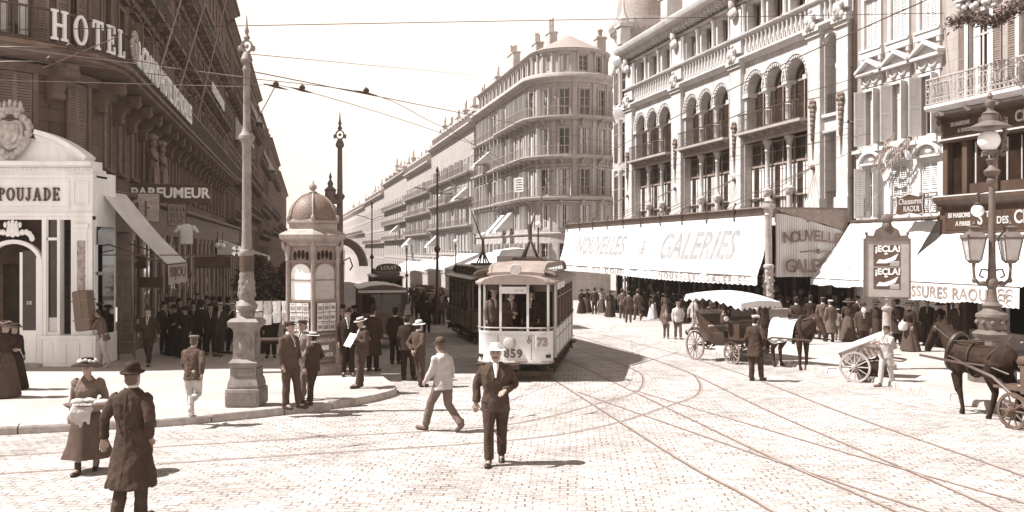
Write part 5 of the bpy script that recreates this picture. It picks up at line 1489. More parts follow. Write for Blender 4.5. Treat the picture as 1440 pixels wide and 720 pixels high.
 c = MB(); c.lathe([(.2, 25.4), (.26, 25.9), (.34, 26.1), (.14, 26.3)], 8); c.build('chimney_pots', M_CHIM, co)
apartment()
blind('window_awning', 'white canvas hood on the flank of the round-ended block, upper left', (lambda v: (v.x, v.y, 15.2))(apt.matrix_basis @ Vector((-19.2, -.1, 0))), RZ_R, 2.2, 1.8, 2.1, M_CANVAS)
for x_, z_, l_ in ((-11.5, 6.9, 'white striped blind low on the round-ended block, farther from its round end'), (-7.6, 7.1, 'white striped blind low on the round-ended block, nearest its round end')):
 v = Matrix.Translation((1.78, 98.9, 0)) @ Matrix.Rotation(RZ_R, 4, 'Z') @ Vector((x_, -.1, z_)); blind('window_awning', l_, v, RZ_R, 2.0, 2.2, 2.0, M_CANVAS)
def on_apt(x, y, z): return Matrix.Translation((1.78, 98.9, 0)) @ Matrix.Rotation(RZ_R, 4, 'Z') @ Vector((x, y, z))
sg = empty('balcony_sign', on_apt(.6, -1.2, 9.6), R(-50), 'small white board with lines of writing on the round-ended block balcony', 'sign')
m = MB(); m.box(-.7, .7, -.03, .03, -.75, .75); m.build('board', M_CANVAS, sg, smooth=False)
m = MB()
for k in range(5): m.box(-.55, .55 - .1 * (k % 2), -.036, -.03, .45 - k * .26, .57 - k * .26)
m.build('lines_of_writing', M_LETTERD, sg, smooth=False); sg.children[-1]['kind'] = 'stuff'

def right_row_pt(t): return (15.5 - .238 * t, 42 + .971 * t, 0)
M_FARSTONE = brick_mat('far_limestone', .36, 1.1, .4, mortar=.014, mv=.7, dirt=.25, var=.06)
t = 87.0
FARFL = [(1.0, 2.3), (4.6, 2.5), (8.2, 2.6), (12.0, 2.5), (15.6, 2.1)]
for i, (L_, zt, lab) in enumerate(((38, 20.2, 'pale terrace house with long iron balconies, next beyond the round-ended block'), (34, 18.4, 'second pale terrace house beyond the round-ended block'), (46, 19.4, 'third pale house of the far right row, hazy'), (60, 17.4, 'fourth and hazy house of the far right row'), (120, 16.5, 'farthest house of the right row, nearly lost in the haze'))):
 fl = [(z - 2 - i * .6, h) for z, h in FARFL] if i < 4 else [(z - 4, h) for z, h in FARFL[1:]]
 pt = right_row_pt(t); p_ = (pt[0] + (0 if i != 1 else -.0), pt[1], 0)
 b, xs_ = plain_block('terrace_house', lab, p_, RZ_R, L_, -14, zt, fl, 2.5 if i < 2 else 4.2, M_FARSTONE, M_MIDTRIM, M_FRAMEP, M_GLASS, balc=(2, 3, 4) if i < 3 else (2,), w=1.1, shut='mix' if i < 2 else None, sm=M_SHUTTER, seed=60 + i, left=False, roofm=M_ZINC, nchim=6 if i < 4 else 4, curtain=.5, surr=i < 2, railm=M_RAILP, fine=i < 2, attic=2.6)
 t += L_ + .1
# projecting bay and blinds that break the line of the far row
for (tt, z, w_, d_, lab) in ((92, 11.6, 2.8, 2.2, 'white blind over a balcony of the first far terrace house, near its corner'), (104, 12.5, 2.2, 1.6, 'smaller white blind further along the first far terrace house'), (118, 5.2, 2.6, 2.4, 'white blind low on the first far terrace house'), (150, 5.5, 3.2, 2.6, 'white blind low on the second far terrace house'), (172, 8.5, 3.2, 2.4, 'white blind high on the third far terrace house')):
 p_ = right_row_pt(tt); blind('window_awning', lab, (p_[0] - .1, p_[1], z), RZ_R, w_, d_ * .8, 2.0, M_CANVAS)
# big shop awnings along the far pavement
for (tt, w_, z, out, lab) in ((70, 11, 2.4, 4.2, 'white shop awning under the rounded end of the apartment block'), (88, 13, 2.2, 4.6, 'broad white shop awning at the foot of the first far terrace house'), (104, 13, 1.6, 4.8, 'second broad white shop awning along the far right pavement'), (122, 15, 1.0, 4.8, 'third broad white shop awning along the far right pavement'), (145, 18, .4, 4.8, 'fourth and hazy white shop awning of the far right pavement')):
 p_ = right_row_pt(tt); blind('shop_awning', lab, (p_[0] - .4, p_[1], z), RZ_R, w_, 1.9, out, M_CANVAS)
# closing view at the end of the street
b, _x = plain_block('terrace_house', 'long pale building closing the far end of the street', (-155, 420, 0), R(-13), 160, -20, 2.5, [(-8, 3), (-3, 3)], 5, M_FARSTONE, M_MIDTRIM, M_FRAMEP, M_GLASS, shut=None, seed=99, roofm=M_ZINC, surr=False, curtain=0)
# haze: the air over the whole street
def haze():
 mb = MB(); mb.box(-420, 420, -70, 620, gz(620) - 1.2, 34)
 m = bpy.data.materials.new('haze'); m.use_nodes = True; nt = m.node_tree; nt.nodes.remove(nt.nodes['Principled BSDF'])
 v = nt.nodes.new('ShaderNodeVolumePrincipled'); v.inputs['Color'].default_value = (1.0, .93, .87, 1); v.inputs['Density'].default_value = HAZE; v.inputs['Anisotropy'].default_value = .3
 nt.links.new(v.outputs[0], nt.nodes['Material Output'].inputs['Volume'])
 o = mb.build('haze', m, smooth=False); tag(o, 'pale summer haze filling the street', 'haze', kind='stuff')
HAZE = 0.00042
haze()
# ---------------------------------------------------------------- street furniture
M_POLE = mat('pole_paint', .11, rough=.55, var=.2, scale=6, t=.65, bump=.15, bscale=20)
M_POLEP = mat('pole_paint_pale', .34, rough=.6, var=.22, scale=5, dirt=.35, bump=.3, bscale=18)
M_OPAL = mat('opal_glass', .78, rough=.25, var=.03)
M_LANT = mat('lantern_glass', .45, rough=.15, var=.15, spec=.5)

def finial(mb, z, k=1.0):
 """trefoil ring with a spear, as on the tram poles"""
 mb.lathe([(.14 * k, z), (.17 * k, z + .08 * k), (.12 * k, z + .22 * k), (.07 * k, z + .30 * k)], 12)
 mb.arcband(0, z + .46 * k, .17 * k, .19 * k, 0, 360, .045 * k, -.04 * k, .04 * k, 16)
 mb.ball((0, 0, z + .46 * k), .06 * k, 8, 6)
 for s in (-1, 1): mb.ball((s * .19 * k, 0, z + .40 * k), (.06 * k, .05 * k, .09 * k), 6, 5)
 mb.lathe([(.03 * k, z + .62 * k), (.10 * k, z + .70 * k), (.04 * k, z + .80 * k), (.07 * k, z + .88 * k), (.035 * k, z + 1.0 * k), (.008 * k, z + 1.35 * k)], 10)

M_TP = mat('tram_pole_paint', .21, rough=.6, var=.25, scale=5, dirt=.4, bump=.3, bscale=18, t=.55)
def tram_pole(lab, loc, rz=0):
 r_ = empty('tram_pole', loc, rz, lab, 'tram pole')
 b = MB()
 b.bevbox(-.41, .41, -.41, .41, 0, .36, .03); b.bevbox(-.37, .37, -.37, .37, .36, .44, .02)
 b.loft([[(x * k, y * k, z) for x, y in ((-1, -1), (1, -1), (1, 1), (-1, 1))] for k, z in ((.36, .44), (.34, .52), (.31, .58), (.31, .78), (.34, .82), (.34, .88), (.27, .95))])
 b.loft([[(x * k, y * k, z) for x, y in ((-1, -1), (1, -1), (1, 1), (-1, 1))] for k, z in ((.27, .95), (.26, 1.0), (.25, 1.5), (.27, 1.55), (.36, 1.62), (.37, 1.70), (.30, 1.76))])
 for a in range(4):
  M = Matrix.Rotation(R(90 * a), 4, 'Z')
  b.box(-.19, .19, -.265, -.25, 1.03, 1.45, 0, M); b.box(-.15, .15, -.285, -.262, 1.07, 1.41, 0, M); b.ball((0, -.28, 1.24), (.11, .05, .15), 8, 6, 0, M)
  b.box(-.24, .24, -.33, -.305, .62, .76, 0, M); b.box(-.34, .34, -.425, -.405, .05, .30, 0, M)
 b.build('pedestal', M_TP, r_).scale = (.84, .84, 1)
 v = MB()
 v.lathe([(.22, 1.76), (.15, 1.80), (.14, 1.86), (.24, 1.95), (.25, 2.02), (.19, 2.10), (.16, 2.14), (.19, 2.2), (.185, 2.35), (.16, 2.6), (.17, 2.64), (.145, 2.7), (.14, 3.02), (.165, 3.06), (.165, 3.12), (.14, 3.16)], 20)
 for k in range(8):
  a = 2 * math.pi * k / 8
  for zz, s in ((2.24, .18), (2.36, .17), (2.48, .16)): v.ball((s * math.cos(a + zz * 3), s * math.sin(a + zz * 3), zz), (.035, .035, .06), 6, 5)
 v.build('ornate_base', M_TP, r_).scale = (.88, .88, 1)
 s = MB(); s.lathe([(.13, 3.16), (.112, 3.5), (.105, 5.25), (.12, 5.28), (.13, 5.33), (.19, 5.40), (.19, 5.46), (.12, 5.54), (.10, 5.62), (.088, 5.7), (.078, 6.75), (.10, 6.78), (.10, 6.83), (.078, 6.86), (.075, 6.98)], 18); s.build('shaft', M_TP, r_).scale = (.84, .84, 1)
 d = MB(); d.lathe([(.142, 2.71), (.142, 3.02)], 20, cap=False); d.build('dark_band', M_IRON, r_)
 f = MB(); finial(f, 6.95, .72); f.build('finial', M_TP, r_)
 return r_
pp = px(347, 574, .14); pp.y += .40
pp = Vector(((347 - 720) * pp.y / FPX, pp.y, gz(pp.y) + .155))
tram_pole('tall tram pole with a square ornamented pedestal near the kerb, in front of the kiosk', pp)

# fan-shaped sign hung behind the pole
# second pole with gas lamp and curved hood
p2 = Vector(((478 - 720) * 33.0 / FPX, 33.0, gz(33.0) + .15))
pole2 = empty('lamp_pole', p2, 0, 'dark tram pole with a gas lamp and a thick curved bracket, behind the kiosk', 'tram pole')
m = MB(); m.lathe([(.34, 0), (.34, .3), (.26, .4), (.24, 1.3), (.30, 1.4), (.2, 1.5), (.15, 1.7), (.14, 3.0), (.17, 3.05), (.12, 3.15), (.105, 5.3), (.15, 5.36), (.19, 5.44), (.15, 5.5), (.10, 5.56), (.085, 7.15), (.12, 7.2), (.08, 7.28)], 14); m.build('shaft', M_POLE, pole2)
m = MB(); finial(m, 7.2, .95); m.build('finial', M_POLE, pole2)
m = MB(); m.tube([(-.1, 0, 3.9), (-.3, 0, 3.95), (-.34, 0, 4.3)], .04, 8); m.lathe([(.05, 4.25), (.07, 4.4), (.04, 4.55), (.10, 4.68), (.10, 4.74)], 10, (-.34, 0, 0)); m.tube([(-.34 + .22, 0, 4.72), (-.34 + .24, 0, 5.15)], .015, 5); m.tube([(-.34 - .22, 0, 4.72), (-.34 - .24, 0, 5.15)], .015, 5); m.build('lamp_bracket', M_POLE, pole2)
m = MB(); m.ball((-.34, 0, 4.95), .235, 16, 12); m.build('globe', M_OPAL, pole2)
m = MB(); m.lathe([(.40, 5.18), (.41, 5.22), (.20, 5.45), (.19, 5.62), (.23, 5.66), (.08, 5.80), (.11, 5.9), (.03, 6.05), (.06, 6.12), (.01, 6.3)], 16, (-.34, 0, 0)); m.build('lamp_hood', M_POLE, pole2)
m = MB(); m.arcband(.05, 2.95, .92, 1.02, 0, 92, .26, -.18, .18, 16); m.tube([(.05, 0, 3.1), (.35, 0, 3.25), (.45, 0, 2.95), (.35, 0, 2.8)], .03, 6); m.build('curved_bracket', M_IRON, pole2)

# ---------------------------------------------------------------- news kiosk
kc = Vector(((440 - 720) * 25.05 / FPX, 25.05, gz(25.05) + .15))
KA = math.degrees(math.atan2(-kc.y, -kc.x))
kiosk = empty('kiosk', kc, R(KA + 90), 'six-sided news kiosk with a ribbed dome, glazed panels and rows of illustrated papers', 'kiosk')
M_KIOSK = mat('kiosk_iron', .27, rough=.6, var=.2, scale=4, dirt=.3)
def make_kiosk():
 # local: a corner of the hexagon points to -Y
 def hexr(r, z): return [(r * math.sin(R(60 * k)), -r * math.cos(R(60 * k)), z) for k in range(6)]
 pc = mat('kiosk_paint', .20, rough=.5, var=.15, scale=3, dirt=.25)
 b = MB(); b.loft([hexr(r, z) for r, z in ((.90, 0), (.90, .20), (.86, .26), (.78, .30))]); b.build('base', M_KIOSK, kiosk, smooth=False)
 b = MB(); b.loft([hexr(.70, .28), hexr(.70, 3.45)]); b.build('core', pc, kiosk, smooth=False)
 co = MB()
 for k in range(6):
  a = R(60 * k); x, y = .75 * math.sin(a), -.75 * math.cos(a)
  co.lathe([(.085, .28), (.085, .5), (.055, .56), (.05, 3.0), (.07, 3.05), (.05, 3.1), (.09, 3.32), (.09, 3.42)], 10, (x, y, 0))
  co.tube([(x * 1.02, y * 1.02, 3.25), (x * 1.16, y * 1.16, 3.38), (x * 1.20, y * 1.20, 3.55)], [.05, .05, .03], 6)
 co.build('column', M_KIOSK, kiosk)
 c = MB(); c.loft([hexr(r, z) for r, z in ((.78, 3.42), (.80, 3.50), (.95, 3.58), (1.0, 3.62), (1.02, 3.72), (.92, 3.78), (.76, 3.84), (.72, 3.88), (.72, 4.0), (.78, 4.04), (.78, 4.10), (.68, 4.14))]); c.build('cornice', M_KIOSK, kiosk, smooth=False)
 d = MB(); n = 12; prof = []
 for i in range(n + 1): a = math.pi / 2 * i / n; prof.append((.64 * math.cos(a) + .03, 4.12 + .72 * math.sin(a)))
 d.lathe(prof, 24); d.build('dome', mat('dome_scales', .13, rough=.5, var=.3, scale=24, bump=.7, bscale=26), kiosk)
 rb = MB()
 for k in range(6):
  a = R(60 * k); rb.tube([(r * 1.02 * math.sin(a), -r * 1.02 * math.cos(a), z) for r, z in prof], .028, 6)
  rb.ball((.74 * math.sin(a), -.74 * math.cos(a), 4.16), (.06, .06, .09), 8, 6)
 rb.lathe([(.10, 4.84), (.12, 4.88), (.05, 4.92), (.11, 5.0), (.10, 5.06), (.03, 5.12), (.012, 5.2)], 10); rb.build('finial', M_KIOSK, kiosk)
 # panels of the faces: lower board, hung papers, milky glass, pierced fan-light
 apo = .75 * math.cos(R(30)); 
 for k in range(6):
  a = 60 * k + 30
  f = empty('face_panel', (0, 0, 0), R(a)); f.parent = kiosk
  M = Matrix.Identity(4); y = -apo + .03
  p = MB(); w = .325
  p.box(-w - .02, w + .02, y - .03, y + .02, .34, .40); p.box(-w - .02, w + .02, y - .03, y + .02, 1.06, 1.13); p.box(-w - .02, w + .02, y - .035, y + .02, 1.93, 2.0); p.box(-w - .02, w + .02, y - .03, y + .02, 2.98, 3.04)
  p.box(-w - .02, -w + .02, y - .03, y + .02, .4, 3.0); p.box(w - .02, w + .02, y - .03, y + .02, .4, 3.0)
  p.arcband(0, 2.72, w - .01, .26, 0, 180, .035, y - .02, y + .02, 12); p.box(-w + .02, w - .02, y - .02, y + .02, 2.50, 2.535)
  p.build('frame', pc, f, smooth=False)
  g = MB(); pts = [(-w + .03, 2.0), (w - .03, 2.0), (w - .03, 2.72)] + [((w - .03) * math.cos(math.pi * i / 10), 2.72 + .23 * math.sin(math.pi * i / 10)) for i in range(1, 10)] + [(-w + .03, 2.72)]
  g.prism(pts, y - .005, y + .005); g.build('milk_glass', M_OPAL if k in (5, 4) else mat('shaded_milk_glass', .38, rough=.3, var=.1), f, smooth=False)  # sunny-side faces whiter, the rest a greyed copy: shade put into the colour
  h = MB()
  for i in range(4): h.ball((-.18 + .12 * i, y - .0, 3.14 + .06 * math.sin(math.pi * (i + .5) / 4)), (.05, .02, .12), 8, 6)
  h.build('pierced_fan', M_DARK, f)
  if k in (0, 5, 1, 4):
   rr = random.Random(k); q = MB(); q2 = MB()
   for r_ in range(3):
    for c_ in range(3):
     x = -.19 + c_ * .19; z = 1.17 + r_ * .255
     q.box(x - .085, x + .085, y - .075 - .01 * r_, y - .07 - .01 * r_, z, z + .235)
     q2.box(x - .065, x + .065, y - .078 - .01 * r_, y - .076 - .01 * r_, z + .03 + rr.random() * .04, z + .15)
     if rr.random() < .5: q2.box(x - .05, x + .05, y - .078 - .01 * r_, y - .076 - .01 * r_, z + .19, z + .215)
   q.build('papers', M_CURTAIN, f, smooth=False); o = q2.build('paper_pictures', mat('print_grey', .24, rough=.8, var=.5, scale=30), f, smooth=False)
  l = MB(); l.box(-w + .03, w - .03, y - .02, y, .44, 1.02); l.build('lower_board', mat('advert_board', .16, rough=.5, var=.1), f, smooth=False)
  if k in (0,):
   text('CHOCOLAT', .125, M_LETTERW, f, (0, y - .025, .91), ext=.003, sx=.95); text('MENIER', .15, M_LETTERW, f, (0, y - .025, .53), ext=.003, sx=.95)
   t = MB(); t.box(-.11, .11, y - .024, y - .02, .66, .78); t.build('white_label', M_LETTERW, f, smooth=False)
   text('CHOCOLAT', .11, M_LETTERF, f, (0, y - .01, 2.34), ext=.002); text('MENIER', .13, M_LETTERF, f, (0, y - .01, 2.2), ext=.002)
make_kiosk()
# papers pegged on a line beside the kiosk, and the seller's stand
ns = empty('newspaper_rack', Vector((kc.x - 1.35, kc.y + .1, kc.z)), R(8), 'white newspapers pegged along a rack left of the kiosk', 'newspaper rack')
m = MB(); m.tube([(-.75, 0, 0), (-.75, 0, 1.95)], .03, 6); m.tube([(.65, 0, 0), (.65, 0, 1.95)], .03, 6); m.tube([(-.8, 0, 1.92), (.7, 0, 1.92)], .02, 6); m.tube([(-.8, 0, 1.62), (.7, 0, 1.62)], .02, 6); m.box(-.7, .6, -.2, .25, .85, .9); m.build('frame', M_WOOD, ns)
r_ = random.Random(4)
for row, z in enumerate((1.92, 1.62)):
 for i in range(6):
  x = -.62 + i * .24; m = MB(); w = .105; h = r_.uniform(.26, .36)
  rows = [[(x - w + .01 * math.sin(k + i), -.05 - .012 * math.sin(k * 1.7 + i), z - h * k / 4), (x, -.06 - .01 * k, z - h * k / 4), (x + w, -.05 - .012 * math.sin(k * 1.3 + i), z - h * k / 4 + .01)] for k in range(5)]
  m.loft(rows, cap=False, closed=False); m.build('newspaper', M_CURTAIN if r_.random() < .7 else mat('grey_print', .42, rough=.9, var=.3, scale=18), ns)

# ---------------------------------------------------------------- candelabrum lamp on the right pavement
lp = Vector(((1395 - 720) * 23.0 / FPX, 23.0, gz(23.0) + .155))
lamp = empty('street_lamp', lp, R(-6), 'ornate street lamp with a hooded white globe and two square lanterns', 'street lamp')
def candelabrum():
 p = MB()
 def oct_(r, z): return [(r * math.cos(R(22.5 + 45 * k)), r * math.sin(R(22.5 + 45 * k)), z) for k in range(8)]
 p.loft([oct_(r, z) for r, z in ((.55, 0), (.55, .25), (.48, .32), (.40, .36), (.38, 1.05), (.42, 1.1), (.46, 1.18), (.38, 1.24), (.30, 1.28))])
 for k in range(8): a = R(45 * k); p.ball((.37 * math.cos(a), .37 * math.sin(a), .72), (.09, .09, .20), 8, 6)
 p.build('pedestal', M_POLE, lamp)
 s = MB(); s.lathe([(.30, 1.28), (.34, 1.4), (.33, 1.52), (.38, 1.6), (.37, 1.66), (.24, 1.74), (.20, 1.8), (.24, 1.88), (.14, 1.96), (.11, 2.1), (.095, 2.3), (.14, 2.36), (.14, 2.5), (.105, 2.56), (.085, 3.0), (.075, 4.85), (.12, 4.9), (.13, 5.0), (.07, 5.06), (.16, 5.12), (.20, 5.22), (.10, 5.3), (.08, 5.36), (.15, 5.5), (.13, 5.55)], 16)
 for k in range(10): a = 2 * math.pi * k / 10; s.ball((.35 * math.cos(a), .35 * math.sin(a), 1.46), (.06, .06, .06), 6, 5)
 s.build('shaft', M_POLE, lamp)
 for sx in (-1, 1):
  a = MB(); a.tube([(sx * .08, 0, 2.44), (sx * .28, 0, 2.40), (sx * .42, 0, 2.52), (sx * .44, 0, 2.80), (sx * .43, 0, 2.92)], [.05, .05, .045, .035, .05], 8)
  a.tube([(sx * .10, 0, 2.75), (sx * .24, 0, 2.78), (sx * .30, 0, 2.62), (sx * .2, 0, 2.56)], .025, 6); a.ball((sx * .42, 0, 2.5), .07, 8, 6); a.ball((sx * .22, 0, 2.43), (.09, .05, .06), 8, 6)
  a.build('arm', M_POLE, lamp)
  l = MB(); c = sx * .43
  def sq(r, z): return [(c + r * x, r * y, z) for x, y in ((-1, -1), (1, -1), (1, 1), (-1, 1))]
  l.loft([sq(.08, 2.92), sq(.12, 2.97), sq(.14, 3.0)]); l.loft([sq(.225, 3.52), sq(.25, 3.55), sq(.25, 3.58), (sq(.16, 3.68)), sq(.10, 3.72), sq(.10, 3.80), sq(.13, 3.82), sq(.04, 3.86)])
  l.lathe([(.03, 3.86), (.05, 3.9), (.01, 3.98)], 8, (c, 0, 0))
  for x, y in ((-1, -1), (1, -1), (1, 1), (-1, 1)): l.tube([(c + .135 * x, .135 * y, 3.0), (c + .215 * x, .215 * y, 3.53)], .016, 5); l.ball((c + .23 * x, .23 * y, 3.62), .03, 6, 5)
  lo = l.build('lantern', M_POLE, lamp)
  g = MB(); g.loft([sq(.125, 3.0), sq(.205, 3.52)]); g.build('glass', M_LANT, lo, smooth=False)
 t = MB(); t.tube([(0, 0, 5.5), (.26, .05, 5.75), (.33, .05, 6.2), (.15, .0, 6.62), (0, 0, 6.72)], .045, 8)
 for k in range(9): a = k * .8; t.ball((.30 + .05 * math.sin(a * 2), .05, 5.65 + k * .11), (.07, .05, .06), 6, 5)
 t.tube([(-.24, 0, 5.58), (-.2, 0, 5.72), (.2, 0, 5.72), (.24, 0, 5.58)], .03, 6); t.lathe([(.14, 5.62), (.18, 5.7), (.10, 5.74)], 12, (-.08, 0, 0)); t.build('scroll_bracket', M_POLE, lamp)
 g = MB(); g.ball((-.08, -.02, 5.98), .265, 20, 14); g.build('globe', M_OPAL, lamp)
 h = MB(); h.lathe([(.50, 6.28), (.51, 6.30), (.20, 6.46), (.19, 6.62), (.21, 6.64), (.08, 6.72), (.07, 6.78), (.12, 6.86), (.12, 6.94), (.04, 7.0), (.07, 7.08), (.01, 7.2)], 20, (-.05, 0, 0)); h.build('hood', M_POLE, lamp)
candelabrum()
gl2 = empty('hanging_lamp', on_right(9.3, -1.3, 4.15), RZ_R, 'small white globe lamp hanging before the shoe shop sign, behind the lamp shaft', 'lamp')
m = MB(); m.ball((0, 0, 0), .22, 16, 12); m.build('globe', M_OPAL, gl2)
m = MB(); m.lathe([(.12, .18), (.14, .24), (.06, .30), (.05, .6)], 10); m.tube([(0, 0, .6), (0, .6, .75), (0, 1.0, .7)], .025, 6); m.build('bracket', M_IRON, gl2)

# ---------------------------------------------------------------- framed poster board on a post
bp = Vector(((1247 - 720) * 26.0 / FPX, 26.0, gz(26.0) + .155))
pb = empty('poster_board', bp, R(-20), 'framed poster board with crested top and two posters, on an iron post', 'poster board')
m = MB(); m.lathe([(.26, 0), (.26, .12), (.17, .2), (.15, .9), (.125, 1.0), (.11, 1.62), (.15, 1.66), (.15, 1.72), (.10, 1.76), (.09, 1.9), (.14, 1.95), (.12, 2.02), (.05, 2.06), (.05, 3.6)], 14); m.build('post', M_POLEP, pb)
m = MB(); z0, z1, w = 2.02, 3.60, .57; m.box(-w, w, -.10, -.05, z0, z1); m.build('backboard', mat('board_cream', .34, rough=.7, var=.12, dirt=.3), pb, smooth=False)
m = MB(); m.box(-w - .04, w + .04, -.13, -.04, z0 - .05, z0); m.box(-w - .04, w + .04, -.13, -.04, z1, z1 + .06); m.box(-w - .05, -w, -.14, -.04, z0 - .05, z1 + .06); m.box(w, w + .05, -.14, -.04, z0 - .05, z1 + .06)
pts = [(-w, z1 + .06), (-w + .02, z1 + .16), (-.36, z1 + .14), (-.30, z1 + .30), (-.14, z1 + .40), (-.10, z1 + .55), (-.15, z1 + .66), (.15, z1 + .66), (.10, z1 + .55), (.14, z1 + .40), (.30, z1 + .30), (.36, z1 + .14), (w - .02, z1 + .16), (w, z1 + .06)]
m.prism(pts, -.12, -.06); m.ball((0, -.10, z1 + .60), (.16, .08, .16), 10, 8); m.ball((0, -.13, z1 + .40), (.10, .05, .12), 8, 6); m.ball((-w + .03, -.09, z1 + .2), .05, 8, 6); m.ball((w - .03, -.09, z1 + .2), .05, 8, 6)
m.build('frame', M_POLE, pb, smooth=False)
for k, zc in enumerate((3.18, 2.54)):
 m = MB(); m.box(-.35, .35, -.106, -.102, zc - .30, zc + .30); po = m.build('poster', mat('poster_brown', .075, rough=.8, var=.25, scale=5), pb, smooth=False)
 text('¡ECLA!', .24, M_LETTERW, po, (.02, -.112, zc + .18), ext=.002, weight=.01, sx=.95)
 m = MB(); m.prism([(-.28, zc - .22), (-.20, zc - .10), (-.08, zc - .12), (.10, zc - .06), (.30, zc + .06), (.22, zc - .12), (.0, zc - .22)], -.112, -.107); m.ball((-.02, -.11, zc + .05), (.05, .005, .03), 8, 6)
 for i in range(4): m.box(.08, .32, -.111, -.107, zc - .28 + i * .035, zc - .265 + i * .035)
 m.build('picture', M_LETTERW, po, smooth=False)

# ---------------------------------------------------------------- awning post of the store with its boxed pedestal
ap = empty('awning_post', on_right(.0, -4.25, gz(41) + .15), RZ_R, 'cast-iron post on a boxed pedestal at the near corner of the store awning', 'post')
m = MB(); m.bevbox(-.62, .62, -.62, .62, 0, 1.05, .03); m.bevbox(-.70, .70, -.70, .70, 1.05, 1.17, .03); m.bevbox(-.68, .68, -.68, .68, 0, .16, .02); m.build('pedestal', mat('pedestal_stone', .30, rough=.85, var=.2, dirt=.3), ap)
m = MB(); m.lathe([(.36, 1.17), (.38, 1.3), (.24, 1.42), (.22, 1.6), (.26, 1.7), (.21, 1.8), (.22, 2.4), (.20, 2.9), (.25, 2.96), (.25, 3.06), (.16, 3.12), (.145, 5.2), (.2, 5.3), (.16, 5.36), (.22, 5.55), (.3, 5.62), (.3, 5.75), (.12, 5.8), (.2, 5.9), (.05, 6.1)], 16)
for k in range(20): a = k * 2.4; m.ball((.22 * math.cos(a), .22 * math.sin(a), 1.75 + k * .057), (.06, .06, .08), 6, 5)
m.build('column', M_POLEP, ap)

# ---------------------------------------------------------------- smaller posts down the street
def far_post(lab, x, d, h, glob=0, cat='lamp post', group=None, arm=0):
 r_ = empty('lamp_post', ((x - 720) * d / FPX, d, gz(d) + (.15 if cat == 'lamp post' else 0)), 0, lab, cat, group)
 m = MB(); m.lathe([(.28, 0), (.26, .5), (.14, .7), (.12, 1.4), (.09, 1.6), (.07, h * .45), (.12, h * .46), (.20, h * .475), (.12, h * .49), (.06, h * .5), (.05, h - .6), (.09, h - .55), (.05, h - .4), (.10, h - .25), (.01, h)], 10)
 if arm: m.tube([(0, 0, h - 1.6), (-.7, 0, h - 1.3), (-1.3, 0, h - 1.2)], .03, 6); m.tube([(0, 0, h - 1.6), (.7, 0, h - 1.3), (1.3, 0, h - 1.2)], .03, 6)
 m.build('shaft', M_IRON, r_)
 for s in range(glob):
  g = MB(); g.ball(((s - (glob - 1) / 2) * .6, -.05, h * .97 if glob == 1 else h * .8), .2, 12, 8); g.build('globe', M_OPAL, r_)
 return r_
far_post('slender dark tram pole with cross arms standing beyond the trams', 615, 52, 8.9, cat='tram pole', arm=1)
far_post('slender lamp post with one globe in front of the far white awnings', 641, 78, 5.6, 1)
far_post('slender lamp post left of the far tram pole, beside the far awnings', 572, 82, 5.4, 1)
far_post('slender dark pole far down the street above the omnibus', 523, 78, 9.0, cat='tram pole', arm=1)
far_post('slender lamp post with one globe just behind the electric tram roof', 757, 62, 6.2, 1)
far_post('thin lamp post near the foot of the round-ended block', 680, 74, 6.0, 1)

# ---------------------------------------------------------------- overhead wires
M_WIRE = mat('wire', .05, rough=.5, var=.2)
M_SPOOL = mat('insulator', .035, rough=.4, var=.3)
def wpt(x, y, h=6.4):
 d = (h - 2.8) / ((350 - y) / FPX - SLOPE); return Vector(((x - 720) * d / FPX, d, gz(d) + h))
def wire(lab, pts, r=.010, spools=(), sag=0.0):
 p = smooth_poly(pts, 6) if len(pts) > 2 else [Vector(pts[0]).lerp(Vector(pts[1]), i / 12) - Vector((0, 0, sag * 4 * (i / 12) * (1 - i / 12))) for i in range(13)]
 m = MB(); m.tube(p, r, 5)
 o = m.build('overhead_wire', M_WIRE, norm=False); tag(o, lab, 'wire', 'overhead wires')
 for s in spools:
  k = MB(); a = Vector(s[0]); t = Vector(s[1]).normalized()
  k.tube([a - t * .32, a - t * .1, a, a + t * .1, a + t * .32], [.008, .022, .028, .022, .008], 8); k.lathe([(.03, .0), (.055, .02), (.06, .07), (.03, .10), (.01, .12)], 10, a)
  k.build('insulator', M_SPOOL, o)
 return o
def dirn(a, b): return (Vector(b) - Vector(a))
wire('single wire crossing the whole street from the hotel corner to the shoe shop', [at(-30, 43, 27), at(1348, 18, 36.4)], .013, sag=.0)
T1 = [wpt(-40, 66), wpt(98, 70), wpt(300, 104), wpt(515, 131), wpt(600, 168), wpt(668, 205), wpt(735, 262)]
T2 = [wpt(-40, 90), wpt(70, 88), wpt(330, 118), wpt(425, 127), wpt(620, 187), wpt(700, 222), wpt(742, 268)]
wire('upper of the two trolley wires curving away over the trams', T1, .007, [(wpt(98, 70), dirn(T1[1], T1[2])), (wpt(515, 131), dirn(T1[2], T1[4]))])
wire('lower of the two trolley wires curving away over the trams', T2, .007, [(wpt(70, 88), dirn(T2[1], T2[2])), (wpt(425, 127), dirn(T2[2], T2[4])), (wpt(388, 122), dirn(T2[2], T2[4]))])
wire('thin stay wire from the tall tram pole towards the round-ended block', [at(352, 76, 18.9), at(672, 106, 70)], .008)
wire('short brace from the tall tram pole up to the trolley wire', [at(350, 190, 18.8), wpt(390, 116)], .010)
wire('span wire between the trolley wires over the hotel corner', [wpt(60, 96), wpt(165, 52)], .009)
wire('sagging cable from the shoe shop to the store front', [at(1345, 63, 36.2), at(1195, 112, 41.5), at(1040, 160, 52), at(905, 226, 66.5)], .016)
wire('cable across the first-floor windows of the store', [at(860, 240, 72), at(1100, 196, 47), at(1210, 178, 41)], .012, [(at(1193, 172, 41.4), (1, -1, 0))])
